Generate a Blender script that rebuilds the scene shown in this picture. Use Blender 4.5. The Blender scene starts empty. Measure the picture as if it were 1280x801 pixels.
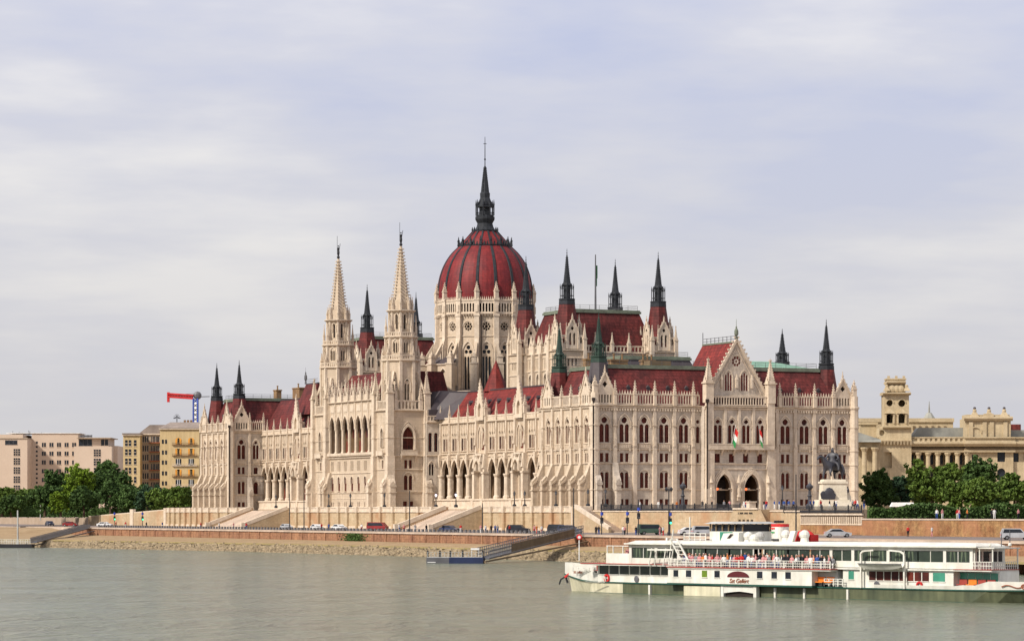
import bpy, math, random
from mathutils import Vector, Matrix
random.seed(7)
R = math.radians
S = bpy.context.scene
COL = S.collection
FX, HY, CZ = 4100.0, 640.0, 8.7            # focal length in photo pixels, horizon row, eye height above the river
# ------------------------------------------------------------------ camera, sky, sun, exposure
cd = bpy.data.cameras.new('camera'); cam = bpy.data.objects.new('camera', cd); COL.objects.link(cam)
cam.location = (0, 0, CZ); cam.rotation_euler = (R(90), 0, 0)
cd.sensor_width = 36; cd.lens = FX/1280*36; cd.shift_y = (HY-400.5)/1280
cd.clip_start = 1; cd.clip_end = 30000
S.camera = cam
S.render.resolution_x = 1024; S.render.resolution_y = 640
S.view_settings.view_transform = 'Standard'; S.view_settings.look = 'None'
S.view_settings.exposure = 0.25; S.view_settings.gamma = 1.0
SUN_EL, SUN_DIR = 40.0, Vector((-0.80, -0.60, 0))   # direction towards the sun on the ground plane
wd = bpy.data.worlds.new('World'); S.world = wd; wd.use_nodes = True
nt = wd.node_tree; nt.nodes.clear(); N = nt.nodes.new; K = nt.links.new
out = N('ShaderNodeOutputWorld'); bg = N('ShaderNodeBackground'); K(bg.outputs[0], out.inputs[0])
sky = N('ShaderNodeTexSky'); sky.sky_type = 'NISHITA'; sky.sun_disc = False
sky.sun_elevation = R(SUN_EL); sky.sun_rotation = math.atan2(SUN_DIR.x, SUN_DIR.y); sky.air_density = 1.2; sky.dust_density = 3
tc = N('ShaderNodeTexCoord'); sp = N('ShaderNodeSeparateXYZ'); K(tc.outputs['Generated'], sp.inputs[0])
# cloud layer seen in flat perspective: direction / height
mz = N('ShaderNodeMath'); mz.operation = 'MAXIMUM'; mz.inputs[1].default_value = 0.0; K(sp.outputs[2], mz.inputs[0])
az = N('ShaderNodeMath'); az.operation = 'ADD'; az.inputs[1].default_value = 0.12; K(mz.outputs[0], az.inputs[0])
dv = N('ShaderNodeVectorMath'); dv.operation = 'DIVIDE'; K(tc.outputs['Generated'], dv.inputs[0])
cb = N('ShaderNodeCombineXYZ')
for i in range(3): K(az.outputs[0], cb.inputs[i])
K(cb.outputs[0], dv.inputs[1])
def wnoise(scale, sx, sy, sz, det, rough, loc=(0, 0, 0)):
    mp = N('ShaderNodeMapping'); mp.inputs['Scale'].default_value = (sx, sy, sz); mp.inputs['Location'].default_value = loc
    mp.inputs['Rotation'].default_value = (0, 0, R(-20))
    K(dv.outputs[0], mp.inputs[0]); n = N('ShaderNodeTexNoise'); n.inputs['Scale'].default_value = scale
    n.inputs['Detail'].default_value = det; n.inputs['Roughness'].default_value = rough; K(mp.outputs[0], n.inputs[0]); return n
n1 = wnoise(1.0, 1.5, .95, 1.0, 5, .5, (3.1, .4, 0)); n2 = wnoise(2.2, 1.2, 1.5, 1, 7, .55, (7, 2, 0))
ad = N('ShaderNodeMath'); ad.operation = 'MULTIPLY_ADD'; ad.inputs[1].default_value = .45; K(n2.outputs[0], ad.inputs[0]); K(n1.outputs[0], ad.inputs[2])
rp = N('ShaderNodeValToRGB'); K(ad.outputs[0], rp.inputs[0])
cr = rp.color_ramp; cr.elements[0].position = .54; cr.elements[0].color = (.475, .51, .69, 1)
cr.elements[1].position = .90; cr.elements[1].color = (.85, .82, .805, 1)
e = cr.elements.new(.70); e.color = (.60, .605, .70, 1)
hz = N('ShaderNodeMapRange'); hz.inputs[1].default_value = 0; hz.inputs[2].default_value = .16; K(sp.outputs[2], hz.inputs[0])
mh = N('ShaderNodeMix'); mh.data_type = 'RGBA'; mh.inputs[6].default_value = (.585, .575, .59, 1)
K(hz.outputs[0], mh.inputs[0]); K(rp.outputs[0], mh.inputs[7])
sc = N('ShaderNodeVectorMath'); sc.operation = 'SCALE'; sc.inputs['Scale'].default_value = 0.10; K(sky.outputs[0], sc.inputs[0])
mk = N('ShaderNodeMix'); mk.data_type = 'RGBA'; mk.inputs[0].default_value = .88; K(sc.outputs[0], mk.inputs[6]); K(mh.outputs[2], mk.inputs[7])
K(mk.outputs[2], bg.inputs[0]); bg.inputs[1].default_value = 1.0
sl = bpy.data.lights.new('sun', 'SUN'); so = bpy.data.objects.new('sun', sl); COL.objects.link(so)
sl.energy = 4.1; sl.angle = R(5); sl.color = (1.0, .93, .83)
sd = Vector((SUN_DIR.x*math.cos(R(SUN_EL)), SUN_DIR.y*math.cos(R(SUN_EL)), math.sin(R(SUN_EL))))
so.rotation_euler = sd.to_track_quat('Z', 'Y').to_euler(); so.location = (-100, 200, 300)

# ------------------------------------------------------------------ materials
M = {}
def mat(name, col, rough=.8, var=.12, scale=.5, metal=0, spec=.3, bump=0, bscale=3, col2=None, courses=None, mortar=.82, emit=0, fine=0, streak=0, alpha=1, blotch=None):
    m = bpy.data.materials.new(name); m.use_nodes = True; t = m.node_tree; b = t.nodes['Principled BSDF']
    N = t.nodes.new; K = t.links.new
    b.inputs['Roughness'].default_value = rough; b.inputs['Metallic'].default_value = metal
    b.inputs['Specular IOR Level'].default_value = spec
    if emit:
        b.inputs['Emission Color'].default_value = (*col, 1); b.inputs['Emission Strength'].default_value = emit
    tc = N('ShaderNodeTexCoord'); vec = tc.outputs['Object']
    n = N('ShaderNodeTexNoise'); n.inputs['Scale'].default_value = scale; n.inputs['Detail'].default_value = 6; n.inputs['Roughness'].default_value = .6
    K(vec, n.inputs[0])
    c2 = col2 or tuple(max(0, c*(1-var*2)) for c in col); c1 = col if col2 else tuple(min(1, c*(1+var)) for c in col)
    r = N('ShaderNodeValToRGB'); r.color_ramp.elements[0].position = .33; r.color_ramp.elements[1].position = .67
    r.color_ramp.elements[0].color = (*c2, 1); r.color_ramp.elements[1].color = (*c1, 1); K(n.outputs[0], r.inputs[0])
    cur = r.outputs[0]
    def mul(fac_out, lo, hi, cur):
        mr = N('ShaderNodeMapRange'); mr.inputs[1].default_value = .3; mr.inputs[2].default_value = .7
        mr.inputs[3].default_value = lo; mr.inputs[4].default_value = hi; K(fac_out, mr.inputs[0])
        s = N('ShaderNodeVectorMath'); s.operation = 'SCALE'; K(cur, s.inputs[0]); K(mr.outputs[0], s.inputs['Scale']); return s.outputs[0]
    if streak:
        mp = N('ShaderNodeMapping'); mp.inputs['Scale'].default_value = (1.1, 1.1, .09); K(vec, mp.inputs[0])
        n3 = N('ShaderNodeTexNoise'); n3.inputs['Scale'].default_value = 1.3; n3.inputs['Detail'].default_value = 4; K(mp.outputs[0], n3.inputs[0])
        cur = mul(n3.outputs[0], 1-streak, 1+streak*.4, cur)
    if fine:
        n4 = N('ShaderNodeTexNoise'); n4.inputs['Scale'].default_value = 2.2; n4.inputs['Detail'].default_value = 5; n4.inputs['Roughness'].default_value = .75; K(vec, n4.inputs[0])
        cur = mul(n4.outputs[0], 1-fine, 1+fine*.5, cur)
    if blotch:
        n5 = N('ShaderNodeTexNoise'); n5.inputs['Scale'].default_value = .09; n5.inputs['Detail'].default_value = 5; n5.inputs['Roughness'].default_value = .65; K(vec, n5.inputs[0])
        r5 = N('ShaderNodeValToRGB'); r5.color_ramp.elements[0].position = .47; r5.color_ramp.elements[1].position = .64
        K(n5.outputs[0], r5.inputs[0])
        mx = N('ShaderNodeMix'); mx.data_type = 'RGBA'; K(r5.outputs[0], mx.inputs[0]); K(cur, mx.inputs[6]); mx.inputs[7].default_value = (*blotch, 1); cur = mx.outputs[2]
    if courses:
        sx = N('ShaderNodeSeparateXYZ'); K(vec, sx.inputs[0]); a = N('ShaderNodeMath'); a.operation = 'ADD'; K(sx.outputs[0], a.inputs[0]); K(sx.outputs[1], a.inputs[1])
        cx = N('ShaderNodeCombineXYZ'); K(a.outputs[0], cx.inputs[0]); K(sx.outputs[2], cx.inputs[1])
        bk = N('ShaderNodeTexBrick'); K(cx.outputs[0], bk.inputs[0]); bk.inputs['Scale'].default_value = 1
        bk.inputs['Brick Width'].default_value = courses[0]; bk.inputs['Row Height'].default_value = courses[1]
        bk.inputs['Mortar Size'].default_value = courses[2]; bk.inputs['Mortar Smooth'].default_value = .3
        bk.inputs['Color1'].default_value = (1, 1, 1, 1); v = courses[3]; bk.inputs['Color2'].default_value = (v, v, v*.97, 1); bk.inputs['Mortar'].default_value = (mortar, mortar, mortar, 1)
        mx = N('ShaderNodeMix'); mx.data_type = 'RGBA'; mx.blend_type = 'MULTIPLY'; mx.inputs[0].default_value = 1; K(cur, mx.inputs[6]); K(bk.outputs[0], mx.inputs[7]); cur = mx.outputs[2]
    K(cur, b.inputs['Base Color'])
    if bump:
        n2 = N('ShaderNodeTexNoise'); n2.inputs['Scale'].default_value = bscale; n2.inputs['Detail'].default_value = 4; K(vec, n2.inputs[0])
        bp = N('ShaderNodeBump'); bp.inputs['Strength'].default_value = 1; bp.inputs['Distance'].default_value = bump; K(n2.outputs[0], bp.inputs['Height']); K(bp.outputs[0], b.inputs['Normal'])
    if alpha < 1: b.inputs['Alpha'].default_value = alpha
    M[name] = m; return m
mat('stone', (.635, .52, .40), .85, scale=.5, col2=(.53, .42, .31), streak=.2, fine=.2, blotch=(.50, .40, .30), courses=(1.3, .55, .025, .93), mortar=.78, bump=.04, bscale=1.5)
mat('stone_trim', (.68, .57, .45), .85, scale=.7, col2=(.55, .445, .335), streak=.12, fine=.2)
mat('shaded_stone', (.15, .09, .045), .9, scale=.6, col2=(.09, .055, .03), fine=.2)  # wall stone with the shade of loggias, arcade and portals put into its colour
mat('stone_grey', (.61, .525, .44), .85, scale=.5, col2=(.51, .43, .35), streak=.2, fine=.2, courses=(1.3, .55, .025, .93), mortar=.8)
mat('wall_limestone', (.56, .44, .29), .9, scale=.15, col2=(.46, .335, .205), streak=.1, fine=.25, courses=(1.6, .62, .03, .86), mortar=.8, blotch=(.42, .25, .14))
mat('quay_brick', (.38, .20, .11), .9, scale=.25, col2=(.26, .125, .075), streak=.3, fine=.45, courses=(1.1, .42, .04, .8), mortar=1.12)
mat('rough_sandstone', (.44, .26, .115), .95, scale=.45, col2=(.26, .115, .05), streak=.2, fine=.5, blotch=(.40, .19, .10), courses=(1.3, .6, .04, .85), mortar=.85, bump=.1)
mat('coping', (.50, .40, .32), .85, scale=.3, fine=.15)
mat('roof_red', (.20, .036, .032), .7, scale=.3, col2=(.12, .028, .027), streak=.4, fine=.4, courses=(1.2, .7, .08, .72), mortar=.6, spec=.25)
mat('roof_bright', (.265, .036, .028), .7, scale=.3, col2=(.17, .026, .024), streak=.4, fine=.3, courses=(1.2, .7, .08, .78), mortar=.65, spec=.25)
mat('dome_red', (.235, .020, .020), .6, scale=.35, col2=(.155, .015, .019), fine=.25, streak=.25, courses=(1.0, .6, .06, .85), mortar=.7, spec=.3)
mat('slate', (.070, .060, .065), .6, scale=.3, col2=(.05, .035, .04), fine=.2, spec=.4)
mat('spire_lead', (.040, .044, .052), .7, scale=.8, col2=(.024, .026, .03), fine=.3, spec=.15)
mat('spire_green', (.030, .065, .045), .6, scale=.8, col2=(.018, .032, .026), fine=.3)
mat('copper', (.19, .225, .165), .7, scale=.5, col2=(.12, .13, .10), fine=.3)
mat('copper_pale', (.20, .36, .27), .7, scale=.5, col2=(.16, .26, .2))
mat('chimney', (.32, .20, .10), .9, scale=.6, col2=(.2, .11, .06), fine=.3, courses=(.5, .25, .02, .8))
mat('window_frame', (.20, .042, .022), .6, scale=1, col2=(.12, .028, .02))
mat('window_glass', (.030, .014, .014), .35, var=.3, scale=.35, col2=(.14, .03, .02), spec=.12)
mat('dark_glass', (.018, .022, .03), .25, var=.3, scale=.4, spec=.3)
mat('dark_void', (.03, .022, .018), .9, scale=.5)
mat('downpipe', (.04, .028, .022), .6)
mat('iron', (.022, .022, .026), .5, spec=.4)
mat('iron_grey', (.10, .10, .11), .5, spec=.4)
mat('gold', (.55, .38, .12), .35, metal=1)
mat('asphalt', (.20, .165, .15), .9, scale=.2, col2=(.15, .12, .11), fine=.15)
mat('paving', (.40, .31, .23), .9, scale=.3, col2=(.32, .24, .17), fine=.15)
mat('road_line', (.7, .68, .62), .8)
mat('grass_dry', (.38, .28, .12), 1, scale=.25, col2=(.22, .18, .06), fine=.5)
mat('bank_dirt', (.38, .27, .155), 1, scale=.3, col2=(.27, .18, .09), fine=.4)
mat('rock', (.38, .295, .185), .95, scale=1.2, col2=(.15, .115, .07), fine=.6)
mat('bark', (.09, .06, .04), .95)
mat('boat_white', (.72, .71, .65), .45, scale=.6, col2=(.62, .60, .52), spec=.35, streak=.16, fine=.06)
mat('boat_cream', (.66, .62, .46), .45, scale=.6, col2=(.50, .47, .32), streak=.2)
mat('boat_dirty', (.13, .14, .075), .6, scale=.3, col2=(.06, .075, .045), streak=.35)
mat('boat_green', (.02, .075, .055), .5)
mat('boat_red', (.34, .06, .045), .6)
mat('boat_grey', (.42, .42, .40), .6)
mat('boat_glass', (.018, .026, .022), .12, var=.5, scale=.6, col2=(.035, .05, .035), spec=.5)
mat('curtain', (.10, .13, .085), .9)
mat('green_glass', (.05, .25, .17), .25, spec=.6)
mat('emblem', (.10, .015, .018), .6)
mat('lettering', (.30, .09, .04), .6)
mat('orange', (.75, .22, .03), .5)
mat('red', (.60, .03, .03), .5)
mat('white', (.80, .80, .78), .5)
mat('green', (.03, .25, .08), .5)
mat('blue', (.03, .06, .35), .5)
mat('navy', (.018, .028, .075), .5)
mat('bronze', (.035, .035, .045), .5, spec=.5)
mat('pedestal', (.72, .66, .54), .8, scale=.5, col2=(.60, .53, .42), fine=.15, courses=(1.5, .7, .02, .95))
mat('museum', (.57, .465, .30), .9, scale=.25, col2=(.46, .36, .22), streak=.2, fine=.2)
mat('museum_trim', (.54, .44, .29), .9, scale=.4, col2=(.42, .33, .2), fine=.2)
mat('museum_roof', (.33, .33, .29), .6, scale=.4, col2=(.22, .22, .2))
mat('museum_dark', (.17, .12, .07), .9)
mat('block_pink', (.56, .445, .345), .9, scale=.1, col2=(.50, .39, .30), fine=.06)
mat('flat_yellow', (.60, .46, .25), .9, scale=.2, col2=(.50, .37, .19), streak=.15, fine=.1)
mat('flat_grey', (.42, .34, .25), .9, scale=.2, col2=(.33, .25, .18), streak=.2)
mat('flat_roof', (.27, .22, .19), .9, scale=.3, fine=.2)
mat('shutter', (.70, .30, .04), .7, scale=1)
mat('crane_red', (.55, .03, .03), .5)
mat('crane_blue', (.05, .09, .38), .5)
mat('skin', (.50, .27, .19), .6)
mat('hair', (.05, .03, .02), .8)
mat('tyre', (.02, .02, .02), .8)
mat('rim', (.4, .4, .4), .3, metal=1)
mat('lamp_red', (.9, .12, .03), .4, emit=2.5)
mat('lamp_green', (.05, .9, .35), .4, emit=3)
mat('lamp_violet', (.95, .8, .9), .4, emit=1.2)
for nm, c in dict(red=(.45, .03, .03), white=(.70, .69, .66), blue=(.04, .08, .25), black=(.02, .02, .025), pink=(.55, .25, .25), yellow=(.6, .42, .08), grey=(.22, .22, .23), green=(.05, .16, .07), orange=(.55, .18, .05)).items():
    mat('cloth_'+nm, c, .9, spec=.1)
for nm, c in dict(white=(.70, .70, .70), silver=(.42, .43, .45), blue=(.04, .05, .10), black=(.015, .015, .02), red=(.25, .02, .02), green=(.05, .09, .06)).items():
    mat('car_'+nm, c, .25, spec=.5)
# leaves
def leaf(name, a, b_):
    m = mat(name, a, .7, scale=.22, col2=b_, fine=.35, spec=.2)
    t = m.node_tree; b = t.nodes['Principled BSDF']
    b.inputs['Transmission Weight'].default_value = 0
leaf('leaf_dark', (.075, .135, .030), (.042, .08, .022)); leaf('leaf_mid', (.13, .20, .032), (.07, .12, .022)); leaf('leaf_bright', (.20, .30, .02), (.11, .18, .02))
leaf('leaf_blue', (.055, .11, .052), (.035, .07, .036))
# water
m = bpy.data.materials.new('water'); m.use_nodes = True; t = m.node_tree; b = t.nodes['Principled BSDF']; M['water'] = m
N = t.nodes.new; K = t.links.new
tc = N('ShaderNodeTexCoord'); b.inputs['Base Color'].default_value = (.115, .115, .062, 1); b.inputs['Roughness'].default_value = .15; b.inputs['IOR'].default_value = 1.33
def wn(scale, sx, sy, det, rot=0, dist=0):
    mp = N('ShaderNodeMapping'); mp.inputs['Scale'].default_value = (sx, sy, 1); mp.inputs['Rotation'].default_value = (0, 0, R(rot)); K(tc.outputs['Object'], mp.inputs[0])
    n = N('ShaderNodeTexNoise'); n.inputs['Scale'].default_value = scale; n.inputs['Detail'].default_value = det; n.inputs['Roughness'].default_value = .62; n.inputs['Distortion'].default_value = dist
    K(mp.outputs[0], n.inputs[0]); return n.outputs[0]
w1 = wn(.8, 1, .6, 6, 15); w2 = wn(.26, 1, .55, 5, -14, .5); w3 = wn(.03, 1, 1.6, 5, 12, .8)
a1 = N('ShaderNodeMath'); a1.operation = 'MULTIPLY_ADD'; a1.inputs[1].default_value = 2.6; K(w2, a1.inputs[0]); K(w1, a1.inputs[2])
# calmer and rougher patches
mr = N('ShaderNodeMapRange'); mr.inputs[1].default_value = .35; mr.inputs[2].default_value = .65; mr.inputs[3].default_value = .35; mr.inputs[4].default_value = 1.0; K(w3, mr.inputs[0])
bp = N('ShaderNodeBump'); bp.inputs['Distance'].default_value = 3.6; K(mr.outputs[0], bp.inputs['Strength']); K(a1.outputs[0], bp.inputs['Height']); K(bp.outputs[0], b.inputs['Normal'])
rr = N('ShaderNodeValToRGB'); rr.color_ramp.elements[0].position = .3; rr.color_ramp.elements[1].position = .7
rr.color_ramp.elements[0].color = (.105, .125, .07, 1); rr.color_ramp.elements[1].color = (.225, .24, .17, 1); K(w3, rr.inputs[0]); K(rr.outputs[0], b.inputs['Base Color'])

# ------------------------------------------------------------------ frames and mesh builder
TH = math.atan2(.3995, .9167)
LX, LY = 105/FX*680, 680.0                # south-west corner of the building: local x runs inland, local y upstream
LM = Matrix.Translation((LX, LY, CZ)) @ Matrix.Rotation(TH, 4, 'Z')
def L(x, y, z=0): return LM @ Vector((x, y, z))
def uonW(px, v):                           # local y of the point of the plane x = v seen in photo column px
    s = (px-640)/FX; X0 = LX+math.cos(TH)*v; Y0 = LY+math.sin(TH)*v
    return (X0-s*Y0)/(math.sin(TH)+s*math.cos(TH))
def at(px, py, Y): return Vector(((px-640)*Y/FX, Y, CZ+(HY-py)*Y/FX))

class Fr:                                  # facade frame: s along the wall, t outwards, z up
    def __init__(f, ox, oy, ex, ey, nx, ny, z=0):
        l = math.hypot(ex, ey); f.o = (ox, oy, z); f.e = (ex/l, ey/l); l = math.hypot(nx, ny); f.n = (nx/l, ny/l)
    def __call__(f, s, t, z): return (f.o[0]+f.e[0]*s+f.n[0]*t, f.o[1]+f.e[1]*s+f.n[1]*t, f.o[2]+z)
ID = Fr(0, 0, 1, 0, 0, 1)
class MB:
    def __init__(s, fr=ID): s.v = []; s.f = []; s.m = []; s.fr = fr; s.mats = []; s.cm = 0
    def mt(s, name):
        if name not in s.mats: s.mats.append(name)
        s.cm = s.mats.index(name); return s
    def face(s, pts, raw=False):
        i = len(s.v)
        s.v.extend(pts if raw else [s.fr(*p) for p in pts]); s.f.append(tuple(range(i, i+len(pts)))); s.m.append(s.cm)
    def hexa(s, a, b):                      # two rings of n points
        i = len(s.v); n = len(a)
        s.v.extend([s.fr(*p) for p in a]+[s.fr(*p) for p in b])
        s.f.append(tuple(range(i, i+n))); s.f.append(tuple(range(i+n, i+2*n)))
        for k in range(n): s.f.append((i+k, i+(k+1) % n, i+n+(k+1) % n, i+n+k))
        s.m.extend([s.cm]*(n+2))
    def box(s, x0, x1, y0, y1, z0, z1):
        s.hexa([(x0, y0, z0), (x1, y0, z0), (x1, y1, z0), (x0, y1, z0)], [(x0, y0, z1), (x1, y0, z1), (x1, y1, z1), (x0, y1, z1)])
    def cbox(s, x, y, z0, z1, w, d=None):
        d = d or w; s.box(x-w/2, x+w/2, y-d/2, y+d/2, z0, z1)
    def frus(s, x, y, z0, z1, w0, w1, d0=None, d1=None):      # rectangular frustum, full widths
        d0 = w0 if d0 is None else d0; d1 = w1 if d1 is None else d1
        q = lambda w, d, z: [(x-w/2, y-d/2, z), (x+w/2, y-d/2, z), (x+w/2, y+d/2, z), (x-w/2, y+d/2, z)]
        s.hexa(q(w0, d0, z0), q(max(w1, .01), max(d1, .01), z1))
    def cyl(s, x, y, z0, z1, r0, r1=None, n=8, rot=.5):
        r1 = r0 if r1 is None else r1
        q = lambda r, z: [(x+r*math.cos((k+rot)*2*math.pi/n), y+r*math.sin((k+rot)*2*math.pi/n), z) for k in range(n)]
        s.hexa(q(r0, z0), q(max(r1, .004), z1))
    def lathe(s, x, y, prof, n=12, rot=.5):
        for (r0, z0), (r1, z1) in zip(prof, prof[1:]): s.cyl(x, y, z0, z1, r0, r1, n, rot)
    def prism(s, poly, a, b, axis='t'):     # poly in the plane across axis
        if axis == 's': s.hexa([(a, p[0], p[1]) for p in poly], [(b, p[0], p[1]) for p in poly])
        elif axis == 't': s.hexa([(p[0], a, p[1]) for p in poly], [(p[0], b, p[1]) for p in poly])
        else: s.hexa([(p[0], p[1], a) for p in poly], [(p[0], p[1], b) for p in poly])
    def bar(s, p, q, w, n=4):
        p = Vector(p); q = Vector(q); d = (q-p)
        if d.length < 1e-6: return
        d.normalize(); u = d.cross(Vector((0, 0, 1)))
        if u.length < .01: u = Vector((1, 0, 0))
        u.normalize(); v = d.cross(u); r = w/2*(1.414 if n == 4 else 1)
        ring = lambda c: [tuple(c+u*r*math.cos((k+.5)*2*math.pi/n)+v*r*math.sin((k+.5)*2*math.pi/n)) for k in range(n)]
        s.hexa(ring(p), ring(q))
    def ball(s, x, y, z, r, n=8, sx=1, sy=1, sz=1):
        m = n//2
        for j in range(m):
            a, b = math.pi*j/m, math.pi*(j+1)/m
            for k in range(n):
                c, d = 2*math.pi*k/n, 2*math.pi*(k+1)/n
                P = lambda t, f: (x+sx*r*math.sin(t)*math.cos(f), y+sy*r*math.sin(t)*math.sin(f), z+sz*r*math.cos(t))
                s.face([P(a, c), P(a, d), P(b, d), P(b, c)] if 0 < j < m-1 else ([P(a, c), P(b, d), P(b, c)] if j == 0 else [P(a, c), P(a, d), P(b, c)]))
    def build(s, name, mats=None, parent=None, local=False, smooth=False, loc=None, rot=None):
        me = bpy.data.meshes.new(name); me.from_pydata(s.v, [], s.f)
        names = s.mats or ([mats] if isinstance(mats, str) else mats) or ['stone']
        for n in names: me.materials.append(M[n])
        me.polygons.foreach_set('material_index', s.m)
        if smooth: me.polygons.foreach_set('use_smooth', [True]*len(s.f))
        me.validate(); me.update()
        o = bpy.data.objects.new(name, me); COL.objects.link(o)
        if parent: o.parent = parent
        elif local: o.matrix_world = LM
        if loc is not None: o.location = loc
        if rot is not None: o.rotation_euler = (0, 0, rot)
        return o
def tag(o, label=None, cat=None, group=None, kind=None):
    if label: o['label'] = label
    if cat: o['category'] = cat
    if group: o['group'] = group
    if kind: o['kind'] = kind
    return o
def thing(name, label, cat, loc=(0, 0, 0), rz=0, group=None):
    o = bpy.data.objects.new(name, None); COL.objects.link(o); o.location = loc; o.rotation_euler = (0, 0, rz); o.empty_display_size = .5
    return tag(o, label, cat, group)
KIDS = {}
def copy_tree(o, parent=None):
    c = o.copy(); COL.objects.link(c)
    if parent: c.parent = parent
    for ch in [x for x in ALLKIDS(o)]: copy_tree(ch, c)
    return c
def ALLKIDS(o): return list(o.children)

# ------------------------------------------------------------------ openings
class Op:
    def __init__(o, kind, s, w, zb, zt, k=1.0):
        o.kind, o.s, o.w, o.zb, o.zt, o.k = kind, s, w, zb, zt, k; o.l, o.r = s-w/2, s+w/2
        h = w/2
        o.h = {'rect': 0, 'arch': w*.866*k, 'round': h, 'circ': h, 'tri': 0, 'dia': h}[kind]
        fr = {'rect': (-1, 1), 'arch': (-1, -.9, -.65, -.33, 0, .33, .65, .9, 1), 'round': (-1, -.85, -.5, 0, .5, .85, 1), 'circ': (-1, -.92, -.7, -.38, 0, .38, .7, .92, 1), 'dia': (-1, 0, 1)}[kind]
        o.bp = [s+h*f for f in fr]
    def hi(o, x):
        d = min(abs(x-o.s), o.w/2); w = o.w
        if o.kind == 'rect': return o.zt
        if o.kind == 'arch': return o.zt-o.h+math.sqrt(max(0, w*w-(d+w/2)**2))*o.k
        if o.kind == 'round': return o.zt-o.h+math.sqrt(max(0, w*w/4-d*d))
        if o.kind == 'dia': return (o.zb+o.zt)/2+(o.w/2-d)*(o.zt-o.zb)/o.w
        return (o.zb+o.zt)/2+math.sqrt(max(0, w*w/4-d*d))
    def lo(o, x):
        if o.kind == 'circ': return (o.zb+o.zt)-o.hi(x)
        if o.kind == 'dia': return (o.zb+o.zt)-o.hi(x)
        return o.zb
def circ(s, z, r): return Op('circ', s, 2*r, z-r, z+r)
def facade(mb, fr, s0, s1, z0, z1, ops, depth=.5, t=0, bps=(), cap=True):
    zt = z1 if callable(z1) else (lambda x: z1)
    old = mb.fr; mb.fr = fr
    B = {round(s0, 4), round(s1, 4)} | {round(x, 4) for x in bps}
    ops = [o for o in ops if o.r > s0+1e-6 and o.l < s1-1e-6]
    for o in ops: B |= {round(x, 4) for x in o.bp if s0 < x < s1}
    B = sorted(B)
    for a, b in zip(B, B[1:]):
        if b-a < 1e-4: continue
        m = (a+b)/2; act = sorted([o for o in ops if o.l < m < o.r], key=lambda o: o.zb)
        ca, cb_ = z0, z0
        for o in act:
            la, lb, ha, hb = o.lo(a), o.lo(b), o.hi(a), o.hi(b)
            if la-ca > 1e-4 or lb-cb_ > 1e-4:
                mb.face([(a, t, ca), (b, t, cb_), (b, t, lb), (a, t, la)])
                mb.face([(a, t, la), (b, t, lb), (b, t-depth, lb), (a, t-depth, la)])
            mb.face([(a, t, ha), (b, t, hb), (b, t-depth, hb), (a, t-depth, ha)])
            ca, cb_ = ha, hb
        mb.face([(a, t, ca), (b, t, cb_), (b, t, zt(b)), (a, t, zt(a))])
        if cap: mb.face([(a, t, zt(a)), (b, t, zt(b)), (b, t-depth, zt(b)), (a, t-depth, zt(a))])
    for o in ops:
        for x in (o.l, o.r):
            e = 1e-5 if x == o.l else -1e-5
            if o.hi(x+e)-o.lo(x+e) > .02: mb.face([(x, t, o.lo(x+e)), (x, t, o.hi(x+e)), (x, t-depth, o.hi(x+e)), (x, t-depth, o.lo(x+e))])
    for x in (s0, s1): mb.face([(x, t, z0), (x, t, zt(x)), (x, t-depth, zt(x)), (x, t-depth, z0)])
    mb.fr = old
def outline(o, grow=.03):
    top = [(x, o.hi(min(max(x, o.l+1e-4), o.r-1e-4))+grow) for x in o.bp]; bot = [(x, o.lo(min(max(x, o.l+1e-4), o.r-1e-4))-grow) for x in reversed(o.bp)]
    p = top+bot; return [(o.s+(x-o.s)*(1+grow/o.w*2), z) for x, z in p]
WINS = []     # (size, frame, openings, depth, frame material, pane material)
def win(fr, ops, depth=.45, fm='window_frame', pm='window_glass', rank=1.0, t=0, bars=True):
    if isinstance(ops, Op): ops = [ops]
    WINS.append((rank*sum(o.w*(o.zt-o.zb) for o in ops), fr, ops, depth, fm, pm, t, bars)); return ops
def win_geo(mf, mp, fr, ops, depth, fm, pm, t, bars):
    mf.fr = fr; mp.fr = fr; mf.mt(fm); mp.mt(pm)
    for o in ops:
        mp.face([(x, t-depth, z) for x, z in outline(o)])
        f = t-depth+.05; b_ = .09
        for x in (o.l, o.r-b_): mf.box(x, x+b_, f, f+.07, o.lo(x+b_/2)+.02, o.hi(x+b_/2))
        if o.kind != 'circ' and bars:
            if o.w > .5: mf.box(o.s-.05, o.s+.05, f, f+.06, o.zb, o.hi(o.s)-.05)
            z = o.zb; mf.box(o.l, o.r, f, f+.06, z, z+.1)
            zz = o.zt-o.h
            if o.zt-o.zb > 1.6: mf.box(o.l, o.r, f+.01, f+.08, zz-.14, zz); mf.box(o.l, o.r, f+.01, f+.05, o.zb+(zz-o.zb)*.4, o.zb+(zz-o.zb)*.4+.08)
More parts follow.
